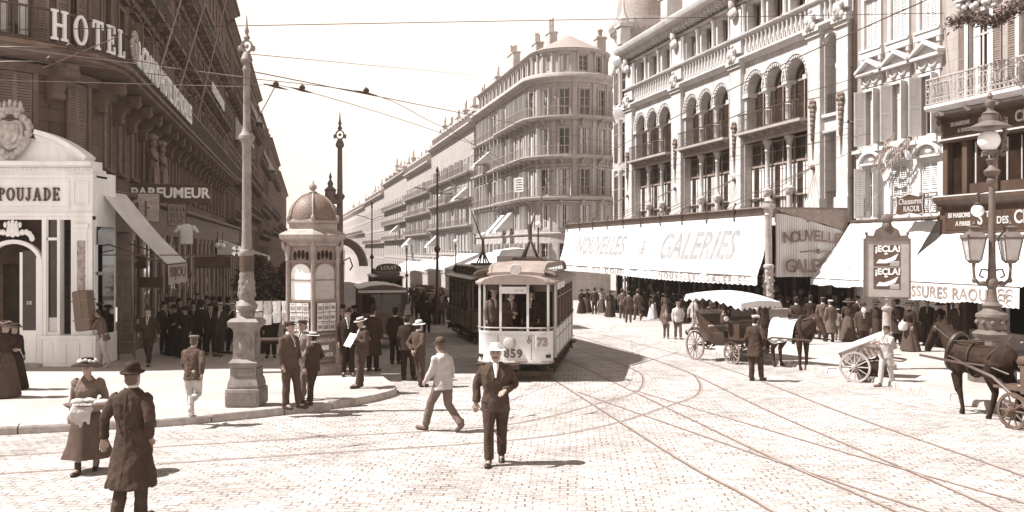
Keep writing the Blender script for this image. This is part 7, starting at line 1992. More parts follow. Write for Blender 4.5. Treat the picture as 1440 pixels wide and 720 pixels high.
_HS = []
def horse(lab, loc, rz, coat=.05, pose='stand', blanket=False, neck_up=1.0, collar=True, vox=.026, group=None):
 me, hz = horse_mesh(pose, vox, neck_up)
 h = link('horse', me, mat('horse_%d' % int(coat * 1000), coat, rough=.75, var=.4, scale=4, spec=.12, bump=.3, bscale=25, dirt=.3), None, loc, (0, 0, rz)); tag(h, lab, 'horse', group)
 mm = mat('horse_mane', .02, rough=.8, var=.4)
 m = MB(); rr = random.Random(2)
 for i in range(26):
  t = i / 25; y = -.52 - .42 * t; z = 1.42 + (hz - 1.36) * t
  m.tube([(0, y + .03, z), (.07, y + .02, z - .07), (.12, y + .03, z - .2 - .05 * rr.random())], [.03, .03, .008], 5)
 m.tube([(0, -.98, hz + .1), (.0, -1.10, hz + .0), (.02, -1.16, hz - .14)], [.04, .04, .01], 6); m.build('mane', mm, h)
 m = MB()
 for i in range(14):
  a = i * .45; m.tube([(0, .86, 1.20), (.04 * math.cos(a), 1.0, 1.08), (.07 * math.cos(a), 1.04 + .04 * math.sin(a), .75), (.05 * math.cos(a), 1.0 + .03 * math.sin(a), .50)], [.03, .03, .03, .008], 5)
 m.build('tail', mm, h)
 lt = mat('harness', .025, rough=.45, var=.3, spec=.5)
 m = MB()
 def band(y, rx, rz, zc, tilt, r):
  pts = [(rx * math.cos(2 * math.pi * k / 18), y + tilt * math.sin(2 * math.pi * k / 18), zc + rz * math.sin(2 * math.pi * k / 18)) for k in range(19)]; m.tube(pts, r, 6)
 if collar: band(-.56, .24, .36, 1.22, .10, .06)
 band(-.05, .29, .345, 1.11, 0, .022); band(.40, .275, .30, 1.13, .16, .02)
 for s in (-1, 1):
  m.tube([(s * .25, -.55, 1.15), (s * .30, -.1, 1.05), (s * .29, .5, 1.05), (s * .28, .95, .95)], .02, 5)
  m.tube([(s * .085, -1.20, hz - .30), (s * .12, -1.0, hz - .05), (s * .2, -.5, 1.45), (s * .18, .3, 1.50)], .012, 5)
  m.ball((s * .125, -1.02, hz - .08), (.03, .07, .07), 8, 6)
 for z, yy, rx, rzz in ((hz - .40, -1.27, .09, .09), (hz - .12, -1.07, .135, .12)):
  pts = [(rx * math.cos(2 * math.pi * k / 12), yy + .05 * math.sin(2 * math.pi * k / 12), z + rzz * math.sin(2 * math.pi * k / 12)) for k in range(13)]; m.tube(pts, .014, 5)
 m.box(-.08, .08, -.2, .05, 1.42, 1.50); m.build('harness_straps', lt, h)
 m = MB()
 for s in (-1, 1): m.ball((s * .095, -1.07, hz - .12), .022, 8, 6)
 m.build('eye', M_IRON, h)
 if blanket:
  m = MB(); rows = []
  for j in range(9):
   y = -.38 + 1.02 * j / 8; row = []
   for i in range(15):
    a = R(-28 + 236 * i / 14); rx, rzz = .315, .36; drop = .06 * math.sin(i * 2.2 + j) + .03 * math.sin(j * 1.7)
    z = 1.13 + rzz * math.sin(a); x = rx * math.cos(a)
    if i in (0, 1, 13, 14): z = 1.13 - (.22 + .14 * (i in (0, 14))) + drop; x = math.copysign(.34 + .03 * math.sin(j * 2), x)
    row.append((x, y + .02 * math.sin(i), z))
   rows.append(row)
  m.loft(rows, cap=False, closed=False); m.build('blanket', M_CANVAS, h)
 return h

# ---------------------------------------------------------------- open cab with fringed white canopy
CABR = math.atan2(.45, .89)     # heading (.45,-.89): local -Y is forward
def cab():
 t = empty('horse_cab', gpt(7.0, 30.2), CABR, 'open horse cab with a fringed white canopy waiting beside the right pavement', 'cab')
 bw = mat('cab_body', .05, rough=.3, var=.15, spec=.55); wl = mat('cab_wheel', .20, rough=.5, var=.2)
 b = MB()
 sec = []
 for y, z0, z1, w in ((.95, .95, 1.35, .50), (.80, .62, 1.55, .56), (.45, .52, 1.25, .60), (.1, .50, .92, .60), (-.3, .52, .90, .58), (-.5, .60, 1.0, .55)):
  sec.append([(-w, y, z1), (-w * .9, y, (z0 + z1) / 2), (-w * .7, y, z0), (w * .7, y, z0), (w * .9, y, (z0 + z1) / 2), (w, y, z1)])
 b.loft(sec, closed=True); b.build('body', bw, t)
 s = MB(); s.bevbox(-.5, .5, .25, .85, .98, 1.14, .05); s.bevbox(-.52, .52, .72, .95, 1.1, 1.62, .06); s.build('rear_seat', mat('cab_seat', .30, rough=.7, var=.25, scale=6), t)
 s = MB(); s.bevbox(-.45, .45, -1.15, -.75, 1.30, 1.44, .04); s.box(-.45, .45, -.78, -.72, 1.4, 1.75); s.box(-.42, .42, -1.12, -.60, .75, 1.30); s.box(-.44, .44, -1.65, -1.15, .78, .83); s.add([(-.44, -1.65, .8), (.44, -1.65, .8), (.40, -1.82, 1.18), (-.40, -1.82, 1.18), (-.44, -1.63, .82), (.44, -1.63, .82), (.40, -1.80, 1.18), (-.40, -1.80, 1.18)], [(0, 1, 2, 3), (7, 6, 5, 4), (0, 4, 5, 1), (2, 6, 7, 3)]); s.build('driver_seat', bw, t, smooth=False)
 f = MB()
 for s_ in (-1, 1):
  m_ = [(s_ * .80, .75, .95), (s_ * .86, .55, 1.06), (s_ * .86, .1, .95)]; f.loft([[(p[0] - .12, p[1], p[2]), (p[0] + .12, p[1], p[2]), (p[0] + .12, p[1], p[2] + .015), (p[0] - .12, p[1], p[2] + .015)] for p in m_])
  m_ = [(s_ * .70, -.5, .62), (s_ * .72, -.9, .80), (s_ * .72, -1.4, .82)]; f.loft([[(p[0] - .10, p[1], p[2]), (p[0] + .10, p[1], p[2]), (p[0] + .10, p[1], p[2] + .015), (p[0] - .10, p[1], p[2] + .015)] for p in m_])
  f.box(s_ * .72 - .12, s_ * .72 + .12, -.2, .1, .40, .43); f.tube([(s_ * .6, -.05, .55), (s_ * .72, -.05, .42)], .018, 5)
  f.tube([(s_ * .45, .75, .55), (s_ * .5, .3, .42), (s_ * .45, -.1, .55)], .03, 6); f.tube([(s_ * .4, -1.5, .5), (s_ * .42, -1.1, .40), (s_ * .4, -.7, .55)], .03, 6)
 f.tube([(-.8, .6, .475), (.8, .6, .475)], .035, 8); f.tube([(-.7, -1.1, .38), (.7, -1.1, .38)], .035, 8)
 for s_ in (-1, 1): f.tube([(s_ * .38, -1.2, .5), (s_ * .42, -1.9, .75), (s_ * .40, -2.6, .98), (s_ * .36, -4.1, 1.02)], [.035, .035, .03, .025], 6)
 f.build('undercarriage', bw, t)
 for s_ in (-1, 1):
  wheel('wheel', t, (s_ * .80, .60, .475), .475, (wl, wl), 14); wheel('wheel', t, (s_ * .70, -1.1, .38), .38, (wl, wl), 12)
  l = MB(); l.bevbox(s_ * .62 - .09, s_ * .62 + .09, -.72, -.54, 1.28, 1.55, .02); l.lathe([(.10, 0), (.06, .07), (.07, .1), (.02, .16)], 8, (s_ * .62, -.63, 1.55)); lo = l.build('lamp', M_IRON, t)
  g = MB(); g.lathe([(.01, 0), (.085, 0), (.085, .02), (.01, .03)], 14, M=xf((s_ * .62, -.73, 1.42), rx=90)); g.build('glass', M_OPAL, lo)
 c = MB(); rows = []
 for j in range(9):
  y = 1.10 - 2.75 * j / 8; z = 2.12 + .10 * math.sin(math.pi * j / 8) - .16 * max(0, j - 3) / 5
  rows.append([(-.80 + 1.6 * i / 8, y, z + .07 * math.sin(math.pi * i / 8)) for i in range(9)])
 c.loft(rows, cap=False, closed=False)
 per = [rows[0][i] for i in range(9)] + [rows[j][8] for j in range(1, 9)] + [rows[8][i] for i in range(7, -1, -1)] + [rows[j][0] for j in range(7, -1, -1)]
 pp = []
 for i in range(len(per) - 1):
  for q in range(4): pp.append(Vector(per[i]).lerp(Vector(per[i + 1]), q / 4))
 pp.append(Vector(per[-1]))
 cx = Vector((0, -.28, 0))
 c.loft([pp, [p + Vector(((p.x) * .03, (p.y - cx.y) * .02, -.12)) for p in pp], [p + Vector((p.x * .05 + .012 * math.sin(i * 1.6), (p.y - cx.y) * .03, -.20 - .05 * math.sin(i * 1.6))) for i, p in enumerate(pp)]], cap=False, closed=False)
 c.build('canopy', M_CANVAS, t)
 p = MB()
 for x, y in ((-.62, .9), (.62, .9), (-.58, -.62), (.58, -.62)): p.tube([(x, y, 1.3), (x * 1.05, y, 2.12)], .014, 5)
 p.tube([(.0, -.65, 1.7), (.0, -.65, 2.1)], .012, 5); p.build('canopy_post', M_IRON, t)
 return t
cab_t = cab()
def cab_pt(x, y, z=0):
 c, s = math.cos(CABR), math.sin(CABR); X, Y = 7.0 + c * x - s * y, 30.2 + s * x + c * y
 return Vector((X, Y, gz(Y) + z))
horse('brown cab horse with a white cloth over its back, standing in the cab shafts', cab_pt(0, -2.95), CABR, .038, blanket=True, neck_up=.62)

# ---------------------------------------------------------------- painted hand cart with its box
def handcart():
 c0 = px(1226, 536); t = empty('handcart', c0, R(-125), 'two-wheeled delivery handcart with a pale lettered tip-up box', 'handcart')
 wl = mat('cart_wheel', .34, rough=.6, var=.2); bx = mat('cart_box', .36, rough=.6, var=.2, dirt=.25)
 for s in (-1, 1): wheel('wheel', t, (s * .50, -.30, .40), .40, (wl, wl), 12)
 M = xf((0, 0, .62), rx=24)
 b = MB(); b.loft([[M @ Vector((x * k, y, z)) for x, y in ((-1, -.62), (1, -.62), (1, .62), (-1, .62))] for k, z in ((.34, 0), (.40, .40))]); b.build('box', bx, t, smooth=False)
 l = MB(); l.loft([[M @ Vector((x, y, z)) for x, y in ((-.42, -.66), (.42, -.66), (.42, .66), (-.42, .66))] for z in (.40, .44)]); l.loft([[M @ Vector((x * k, y * k2, z)) for x, y in ((-.42, -.64), (.42, -.64), (.42, .64), (-.42, .64))] for k, k2, z in ((.98, .98, .44), (.5, .8, .54))]); l.build('lid', mat('cart_lid', .50, rough=.6, var=.15), t, smooth=False)
 e = MB()
 for s in (-1, 1):
  for y in (-.62, -.02, .58): e.tube([M @ Vector((s * .35, y, .0)), M @ Vector((s * .41, y, .40))], .018, 5)
  e.tube([M @ Vector((s * .36, -.6, .05)), M @ Vector((s * .395, -.05, .36))], .015, 5); e.tube([M @ Vector((s * .36, .55, .05)), M @ Vector((s * .395, .02, .36))], .015, 5)
 e.build('battens', M_WOODM, t)
 q = scrawl(t, -.45, .45, 0, -.12, .12, M_LETTERD, 4); q.matrix_basis = M @ xf((.395, .0, .2), rz=90)
 u = MB(); u.tube([(-.54, -.30, .40), (.54, -.30, .40)], .028, 8)
 for s in (-1, 1): u.tube([(s * .30, -.7, .35), (s * .30, 0, .55), (s * .28, .5, .62), (s * .26, .8, .60)], .026, 6)
 u.tube([(-.26, .8, .60), (.26, .8, .60)], .02, 6); u.tube([(0, .45, .72), (0, .45, .0)], .022, 6); u.build('shafts', M_WOODM, t)
 d = MB(); d.bevbox(-.30, .30, -.50, .45, .22, .55, .03); d.build('under_box', M_DARK, t)
handcart()

# ---------------------------------------------------------------- carriage at the right edge, drawn by a dark horse
RH = math.atan2(-.74, -.67)      # heading (-.74, .67)
hd = Vector((-.34, .94))
def rpt(f, s, z=0):              # f metres forward of the horse's shoulder, s metres to its left
 base = px(1341, 581); l = Vector((-hd.y, hd.x)); p = Vector((base.x, base.y)) + hd * f + l * s
 return Vector((p.x, p.y, gz(p.y) + z))
RHZ = math.atan2(hd.x, -hd.y)
horse('dark bay horse trotting in from the right edge, drawing a carriage', rpt(-.45, -.2), RHZ, .022, pose='trot', neck_up=.85, vox=.024)
def carriage():
 t = empty('carriage', rpt(-1.95, -.2), RHZ, 'dark open carriage cut by the right edge, with a small spoked front wheel', 'carriage')
 bw = mat('carriage_body', .045, rough=.35, var=.25, spec=.5); wl = mat('carriage_wheel', .09, rough=.5, var=.3)
 b = MB(); sec = []
 for y, z0, z1, w in ((2.2, .95, 1.5, .55), (1.9, .62, 1.62, .62), (1.4, .50, 1.2, .66), (.9, .48, .95, .66), (.45, .55, 1.0, .62)): sec.append([(-w, y, z1), (-w * .9, y, (z0 + z1) / 2), (-w * .7, y, z0), (w * .7, y, z0), (w * .9, y, (z0 + z1) / 2), (w, y, z1)])
 b.loft(sec); b.build('body', bw, t)
 s = MB(); s.bevbox(-.5, .5, -.2, .3, 1.16, 1.30, .04); s.box(-.46, .46, -.15, .4, .62, 1.16); s.box(-.46, .46, -.75, -.15, .66, .71); s.box(-.44, .44, .28, .34, 1.3, 1.55); s.bevbox(-.52, .52, 1.4, 1.9, 1.0, 1.14, .04); s.build('seats', mat('carriage_seat', .08, rough=.6, var=.3), t)
 f = MB(); f.tube([(-.7, -.1, .33), (.7, -.1, .33)], .04, 8); f.tube([(-.78, 1.7, .46), (.78, 1.7, .46)], .04, 8)
 for s_ in (-1, 1):
  f.tube([(s_ * .42, .1, .5), (s_ * .44, -.3, .55), (s_ * .46, -.75, .85), (s_ * .42, -1.5, 1.02), (s_ * .34, -2.7, 1.05)], [.04, .04, .035, .03, .025], 6)
  f.tube([(s_ * .4, -.6, .45), (s_ * .42, -.1, .36), (s_ * .4, .4, .45)], .03, 6); f.tube([(s_ * .5, 1.1, .5), (s_ * .55, 1.7, .44), (s_ * .5, 2.2, .55)], .03, 6)
  m_ = [(s_ * .80, 2.2, .95), (s_ * .82, 1.8, 1.02), (s_ * .82, 1.1, .78), (s_ * .8, .5, .50)]; f.loft([[(p[0] - .11, p[1], p[2]), (p[0] + .11, p[1], p[2]), (p[0] + .11, p[1], p[2] + .015), (p[0] - .11, p[1], p[2] + .015)] for p in m_])
 f.build('undercarriage', bw, t)
 for s_ in (-1, 1): wheel('wheel', t, (s_ * .70, -.1, .33), .33, (wl, wl), 10); wheel('wheel', t, (s_ * .78, 1.7, .46), .46, (wl, wl), 12)
 return t
carriage()

# ---------------------------------------------------------------- carts farther down the street
def dray(lab, loc, rz, white=False):
 t = empty('cart', loc, rz, lab, 'cart')
 b = MB(); b.box(-.85, .85, 0, 3.2, .95, 1.05); b.box(-.85, -.80, 0, 3.2, 1.05, 1.5); b.box(.80, .85, 0, 3.2, 1.05, 1.5); b.box(-.85, .85, 3.15, 3.2, 1.05, 1.5); b.build('bed', M_WOOD, t, smooth=False)
 if white:
  c = MB(); rows = []
  for y in (-.1, .8, 1.6, 2.4, 3.3): rows.append([(-1.1, y, 1.2), (-1.2, y, 2.2), (-1.15, y, 3.6), (-.9, y, 4.05), (0, y, 4.15 + .05 * math.sin(y * 3)), (.9, y, 4.05), (1.15, y, 3.6), (1.2, y, 2.2), (1.1, y, 1.2)])
  c.loft(rows); c.build('canvas_tilt', M_CANVAS, t)
  f = MB(); f.box(-1.16, 1.16, -.16, -.12, 3.55, 3.75)
  for i in range(12): f.box(-1.14 + i * .19, -1.04 + i * .19, -.17, -.12, 3.44, 3.56)
  f.build('fringe', M_CANVASG, t, smooth=False)
 else:
  c = MB(); r = random.Random(9)
  for i in range(9): c.bevbox(-.75 + .5 * (i % 3), -.3 + .5 * (i % 3), .2 + .95 * (i // 3), 1.05 + .95 * (i // 3), 1.06, 1.5 + r.random() * .5, .04)
  c.build('load', M_WOODM, t)
 for y in (.7, 2.5):
  for s in (-1, 1): wheel('wheel', t, (s * .95, y, .6 if y > 1 else .5), .6 if y > 1 else .5, (M_UNDER, M_WOODM), 12)
 s = MB(); s.tube([(-.4, 0, 1.0), (-.35, -2.6, 1.1)], .04, 6); s.tube([(.4, 0, 1.0), (.35, -2.6, 1.1)], .04, 6); s.build('shafts', M_WOODM, t)
 return t
dray('tall white canvas-covered wagon standing up behind the electric tram', gpt(.35, 47.5), R(8), True)
dray('loaded dark cart drawn by two horses beyond the omnibus', gpt(-4.7, 55.5), R(14))
horse('dark cart horse of the pair beyond the omnibus, nearer the kerb', gpt(-5.2, 53.0), R(16), .04, vox=.04)
horse('dark cart horse of the pair beyond the omnibus, nearer the tram', gpt(-4.35, 53.2), R(10), .055, vox=.04)
dray('long low dark wagon far behind the horses, left of the dark tram', gpt(-4.9, 74.0), R(60))
horse('brown horse standing side-on far down the street, above the cart pair', gpt(-9.2, 74.0), R(-75), .07, vox=.04)
# ---------------------------------------------------------------- people
def cloth(v, rough=.9):
 return mat('cloth_%03d' % round(v * 1000), v, rough=rough, var=.16, scale=7, spec=.12, bump=.35, bscale=45, t=.8)
M_SKIN = mat('skin', .25, rough=.6, var=.08, scale=10, t=1.6)
M_SHOE = mat('shoe', .03, rough=.45, var=.3)
M_EYE = mat('eye_dark', .02, rough=.3)

def hand(m, w, d, n, k=1.0, curl=.5):
 """palm and five fingers from wrist w along d, palm facing n"""
 w, d, n = Vector(w), Vector(d).normalized(), Vector(n)
 n = (n - d * n.dot(d)).normalized(); s = d.cross(n)
 m.loft([[w + d * t + s * (a * x) + n * (b * y) for x, y in ((-1, -1), (0, -1.1), (1, -1), (1, 1), (0, 1.1), (-1, 1))] for t, a, b in ((-.02, .025, .018), (.02, .032, .016), (.09 * k, .042, .014))])
 for i, L in enumerate((.066, .078, .074, .056)):
  b = w + d * .085 * k + s * (-.033 + .022 * i); c = curl * (.8 + .15 * i)
  p1 = b + (d * math.cos(c * .6) + n * math.sin(c * .6)) * L * .5; p2 = p1 + (d * math.cos(c * 1.5) + n * math.sin(c * 1.5)) * L * .5
  m.tube([b - d * .02, b, p1, p2], [.0105, .0105, .0095, .008], 6)
 b = w + d * .03 - s * .034; m.tube([b, b - s * .022 + d * .03 + n * .012, b - s * .016 + d * .062 + n * .03], [.014, .012, .009], 6)

ARM = dict(hang=((.235, .03, 1.13), (.240, -.05, .89)), pocket=((.30, .08, 1.16), (.19, -.10, .96)), fold=((.24, -.02, 1.14), (.05, -.26, 1.12)), behind=((.26, .14, 1.15), (.06, .18, .98)),
   swingf=((.23, -.07, 1.14), (.21, -.25, .98)), swingb=((.24, .14, 1.15), (.26, .17, .92)), reach=((.22, -.16, 1.24), (.14, -.40, 1.28)), out=((.30, .05, 1.15), (.36, -.02, .93)), up=((.24, -.20, 1.36), (.12, -.42, 1.50)), chest=((.27, .0, 1.15), (.10, -.20, 1.10)))
LEG = dict(st=((.10, -.01, .50), (.105, .0, .09), 0), fw=((.10, -.22, .53), (.10, -.36, .10), 0), bk=((.09, .06, .50), (.09, .38, .17), 1), lift=((.10, -.06, .50), (.10, .36, .42), 2), sit=((.12, -.44, .56), (.13, -.46, .10), 0), wide=((.15, -.04, .50), (.20, .0, .09), 0), half=((.10, -.10, .51), (.10, -.16, .09), 0), hb=((.09, .03, .50), (.09, .16, .11), 1))
PR = {}
def proto(key, arms=('hang', 'hang'), legs=('st', 'st'), coat='jacket', hat='bowler', hem=.80, lean=0.0, turn=0.0, nod=0.0, vox=.018, shirt=True, vest=False, face=False, tache=True, hair=1.0, fat=1.0, sleeve=True):
 """arms/legs given right, left. Person faces local -Y, 1.72 m tall to the crown"""
 sit = legs[0] == 'sit'; hipz = .60 if sit else .92; dz = hipz - .92
 U = Matrix.Translation((0, 0, hipz)) @ Matrix.Rotation(R(lean), 4, 'X') @ Matrix.Translation((0, 0, -hipz + dz))
 HD = U @ Matrix.Translation((0, -.01, 1.50)) @ Matrix.Rotation(R(turn), 4, 'Z') @ Matrix.Rotation(R(nod), 4, 'X') @ Matrix.Translation((0, 0, .115))
 fem = coat == 'dress'; parts = []; b = MB()
 def el(M, z, rx, ry, yc=0, n=20, e=2.4, x0=0):
  o = []
  for k in range(n):
   a = 2 * math.pi * k / n; c, s = math.cos(a), math.sin(a)
   o.append(M @ Vector((x0 + rx * math.copysign(abs(c) ** (2 / e), c), yc + ry * math.copysign(abs(s) ** (2 / e), s), z)))
  return o
 I = Matrix.Identity(4)
 sw = .87 if fem else 1.0
 # skin: one body with head, hands and feet
 b.loft([el(U, z, rx * .88 * sw, ry * .85, yc) for z, rx, ry, yc in ((.84, .165, .12, 0), (.95, .17, .125, 0), (1.06, .15, .11, 0), (1.2, .175, .12, 0), (1.33, .19, .12, 0), (1.41, .165, .095, .01), (1.45, .11, .075, .015), (1.49, .06, .06, .01))])
 b.tube([U @ Vector((0, .012, 1.42)), U @ Vector((0, .005, 1.50)), HD @ Vector((0, .012, -.06))], [.066, .058, .058], 12)
 b.loft([el(HD, z, rx, ry, yc, 18, 2.1) for z, rx, ry, yc in ((-.116, .028, .03, -.05), (-.098, .046, .052, -.036), (-.06, .06, .076, -.02), (-.02, .067, .090, -.008), (.02, .072, .095, 0), (.06, .073, .097, .004), (.09, .062, .082, .006), (.11, .036, .05, .006), (.117, .01, .015, .006))])
 b.tube([HD @ Vector((0, -.090, .02)), HD @ Vector((0, -.112, -.018)), HD @ Vector((0, -.116, -.03)), HD @ Vector((0, -.09, -.036))], [.010, .013, .016, .012], 7)
 b.tube([HD @ Vector((-.045, -.080, .027)), HD @ Vector((0, -.094, .024)), HD @ Vector((.045, -.080, .027))], .011, 6)
 b.tube([HD @ Vector((-.022, -.088, -.064)), HD @ Vector((0, -.097, -.064)), HD @ Vector((.022, -.088, -.064))], .008, 6); b.ball(HD @ Vector((0, -.080, -.096)), .02, 8, 6)
 for s in (-1, 1): b.ball(HD @ Vector((s * .074, .008, -.005)), (.012, .02, .032), 8, 6)
 AR = []
 for s, a in zip((-1, 1), arms):
  e, w = (ARM[a] if isinstance(a, str) else a); f = lambda p: U @ Vector((s * p[0], p[1], p[2]))
  S = U @ Vector((s * .175 * sw, .01, 1.405)); E, Wr = f(e), f(w); AR.append((S, E, Wr, s))
  b.tube([S, E, Wr], [.05, .042, .028], 9); hand(b, Wr, (Wr - E).normalized() * 1.0 + Vector((0, 0, -.1)), Vector((-s, 0, 0)) if a in ('hang', 'swingb', 'swingf', 'out') else Vector((0, .2, -1)), curl=.5)
 LG = []
 for s, l in zip((-1, 1), legs):
  kx, ax, up = LEG[l]; Hp = Vector((s * .09, 0, hipz + .0)); Kn = Vector((s * kx[0], kx[1], kx[2])); An = Vector((s * ax[0], ax[1], ax[2]))
  toe = An + (Vector((s * .03, -.19, -.055)) if up == 0 else Vector((0, -.12, -.13)) if up == 1 else Vector((0, .10, -.17))); heel = An + (Vector((0, .045, -.055)) if up == 0 else Vector((0, .04, .0)) if up == 1 else Vector((0, -.0, -.06)))
  LG.append((Hp, Kn, An, toe, heel)); b.tube([Hp, Kn, An], [.085, .055, .038], 9); b.tube([heel, An + (toe - An) * .4, toe], [.032, .038, .028], 8)
 parts.append(('person', fuse(b, 'person_' + key, vox * .75, 2), 'skin'))
 # coat, blouse or bodice with sleeves
 c = MB()
 if coat in ('jacket', 'frock', 'shirt', 'vestonly'):
  g = .78 - min(hem, .9); g = max(g, 0); th = .0 if coat == 'shirt' else .008
  rows = []
  if hem < .72 and not sit: rows += [el(I, hem, (.205 + g * .17) * fat, (.155 + g * .24) * fat, .02), el(I, (hem + .9) / 2, .20 + g * .09, .15 + g * .12, .01)]
  elif hem < .9: rows += [el(U, hem, .198 * fat, .150 * fat, .005)]
  rows += [el(U, z, rx * fat + th, ry * fat + th, yc) for z, rx, ry, yc in ((.92, .182, .136, 0), (1.06, .168, .126, 0), (1.2, .19, .138, -.005), (1.33, .200, .135, 0), (1.405, .185, .112, .01), (1.45, .125, .088, .015), (1.485, .074, .072, .012))]
  c.loft(rows)
  if coat != 'vestonly':
   for S, E, Wr, s in AR: c.tube([S + Vector((-s * .03, 0, .0)), S.lerp(E, .12), S.lerp(E, .5), E, E.lerp(Wr, .5), E.lerp(Wr, .97)], [.066, .074, .070, .065, .058, .052], 12)
 else:
  c.loft([el(U, z, rx, ry, yc) for z, rx, ry, yc in ((.98, .14, .115, 0), (1.06, .128, .105, 0), (1.16, .155, .13, -.01), (1.27, .175, .145, -.02), (1.35, .175, .12, -.005), (1.41, .15, .10, .01), (1.45, .09, .075, .015), (1.50, .058, .06, .01))])
  for S, E, Wr, s in AR: c.tube([S + Vector((-s * .03, 0, .0)), S.lerp(E, .15), S.lerp(E, .6), E, E.lerp(Wr, .5), E.lerp(Wr, .98)], [.07, .088, .07, .056, .046, .038], 12)
 parts.append(('bodice' if fem else 'shirt' if coat == 'shirt' else 'coat', fuse(c, 'coat_' + key, vox, 2, .020 if vox < .015 else .012, 9, len(PR)), 'coat'))
 if fem:
  k_ = MB(); rows = []; n = 40; hb = hem if hem < .5 else .03
  for z, r, fo in ((1.04, .125, 0), (1.0, .15, .01), (.88, .205, .02), (.7, .245, .04), (.45, .29, .06), (.2, .34, .075), (hb, .37, .08)):
   if z < hb: continue
   rows.append([Vector(((r * (1 + fo * math.sin(k * 2 * math.pi * 9 / n + z * 2))) * math.cos(2 * math.pi * k / n), (r * .88 * (1 + fo * math.sin(k * 2 * math.pi * 7 / n + 1))) * math.sin(2 * math.pi * k / n) + .03 * (1 - z), z)) for k in range(n)])
  k_.loft(rows); parts.append(('skirt', k_.mesh('skirt'), 'legs'))
  k_ = MB(); k_.loft([el(U, z, .134, .112, 0) for z in (1.02, 1.07)]); parts.append(('belt', k_.mesh('belt'), 'hat'))
 else:
  k_ = MB()
  for i, (Hp, Kn, An, toe, heel) in enumerate(LG): k_.tube([Hp + Vector((0, 0, .06)), Hp.lerp(Kn, .3), Kn, Kn.lerp(An, .5), An + (Kn - An).normalized() * .01], [.095 * fat, .105 * fat, .078, .074, .070], 14)
  k_.loft([el(I, hipz + z, r, r2) for z, r, r2 in ((-.10, .12, .09), (-.02, .172, .125), (.10, .165, .12))]); parts.append(('trousers', fuse(k_, 'trousers_' + key, vox, 1, .010, 13, len(PR) + 5), 'legs'))
 k_ = MB()
 for Hp, Kn, An, toe, heel in LG:
  d = (toe - heel).normalized(); s_ = Vector((1, 0, 0)); u = d.cross(s_)
  k_.tube([heel - d * .012, heel + d * .05, heel + d * .13, toe, toe + d * .035], [.036, .045, .047, .042, .015], 10); k_.tube([heel + d * .03, An + Vector((0, 0, .10))], [.048, .050], 10)
 parts.append(('shoes', k_.mesh('shoes'), 'shoe'))
 if coat in ('jacket', 'frock') and shirt:
  for nm, z0, z1, w0, w1, off, role in ((('waistcoat', .93, 1.42, .085, .075, .004, 'vest'),) if vest else ()) + (('shirt_front', 1.30 if vest else 1.24, 1.475, .012, .045, .010, 'shirt'),):
   k_ = MB(); rows = []
   for j in range(9):
    t = j / 8; z = z0 + (z1 - z0) * t; ry = np.interp(z, (.92, 1.06, 1.2, 1.33, 1.405, 1.45, 1.485), (.136, .126, .143, .135, .102, .073, .060)) * fat + .012 + off; w = w0 + (w1 - w0) * t
    if nm == 'waistcoat': w = .03 + .075 * math.sin(math.pi * (.15 + .7 * t))
    rows.append([U @ Vector((w * i / 3, -ry + .35 * (w * i / 3) ** 2 / .09 * .1 + .003 * abs(i), z)) for i in range(-3, 4)])
   k_.loft(rows, cap=False, closed=False); parts.append((nm, k_.mesh(nm), role))
  if face or vox < .015:
   k_ = MB()
   for s in (-1, 1):
    for a, b_, c_ in (((.062, 1.46), (.135, 1.33), (.055, 1.20)),):
     q = [U @ Vector((s * x, -np.interp(z, (.92, 1.06, 1.2, 1.33, 1.405, 1.47), (.136, .126, .143, .140, .115, .085)) * fat - .020 + .55 * x * x * 1.4, z)) for x, z in (a, b_, (.05 * fat, 1.20), (.03 * fat, 1.30))]
     k_.add(q + [p + Vector((0, .012, 0)) for p in q], [(0, 1, 2, 3), (7, 6, 5, 4), (0, 4, 5, 1), (1, 5, 6, 2), (2, 6, 7, 3), (3, 7, 4, 0)])
   for z in (1.14, 1.04, .95): k_.ball(U @ Vector((.012, -np.interp(z, (.92, 1.06, 1.2), (.136, .126, .143)) * fat - .012, z)), .011, 6, 5)
   for s in (-1, 1): k_.box(s * .125 - .06, s * .125 + .06, -.118 * fat, -.108 * fat, .90, .925, 0, U)
   parts.append(('lapels', k_.mesh('lapels', smooth=False), 'coat'))
  k_ = MB(); k_.lathe([(.068, 1.465), (.066, 1.525), (.060, 1.53), (.060, 1.465)], 14, (0, .006, 0), M=U); parts.append(('collar', k_.mesh('collar'), 'shirt'))
  k_ = MB(); k_.tube([U @ Vector((0, -.078, 1.48)), U @ Vector((0, -.118, 1.40)), U @ Vector((0, -.160 * fat, 1.28))], [.016, .020, .012], 6); parts.append(('necktie', k_.mesh('necktie'), 'hat'))
 if face:
  k_ = MB()
  for s in (-1, 1): k_.ball(HD @ Vector((s * .030, -.088, .004)), (.013, .007, .008), 8, 6); k_.tube([HD @ Vector((s * .014, -.098, .028)), HD @ Vector((s * .05, -.086, .030))], .006, 5)
  parts.append(('eyes', k_.mesh('eyes'), 'eye'))
  if tache: k_ = MB(); k_.tube([HD @ Vector((-.04, -.088, -.056)), HD @ Vector((0, -.108, -.046)), HD @ Vector((.04, -.088, -.056))], [.006, .013, .006], 6); parts.append(('moustache', k_.mesh('moustache'), 'hair'))
 if hair:
  k_ = MB(); k_.ball((0, .018, .035), (.079 * hair, .098 * hair, .092), 14, 10, M=HD); 
  if fem: k_.ball((0, .075, .05), (.085, .07, .075), 12, 8, M=HD); k_.ball((0, .0, .075), (.10, .105, .06), 12, 8, M=HD)
  else: k_.ball((0, .035, -.03), (.072, .07, .06), 12, 8, M=HD)
  parts.append(('hair', k_.mesh('hair'), 'hair'))
 h = MB(); tr = MB(); n = 22
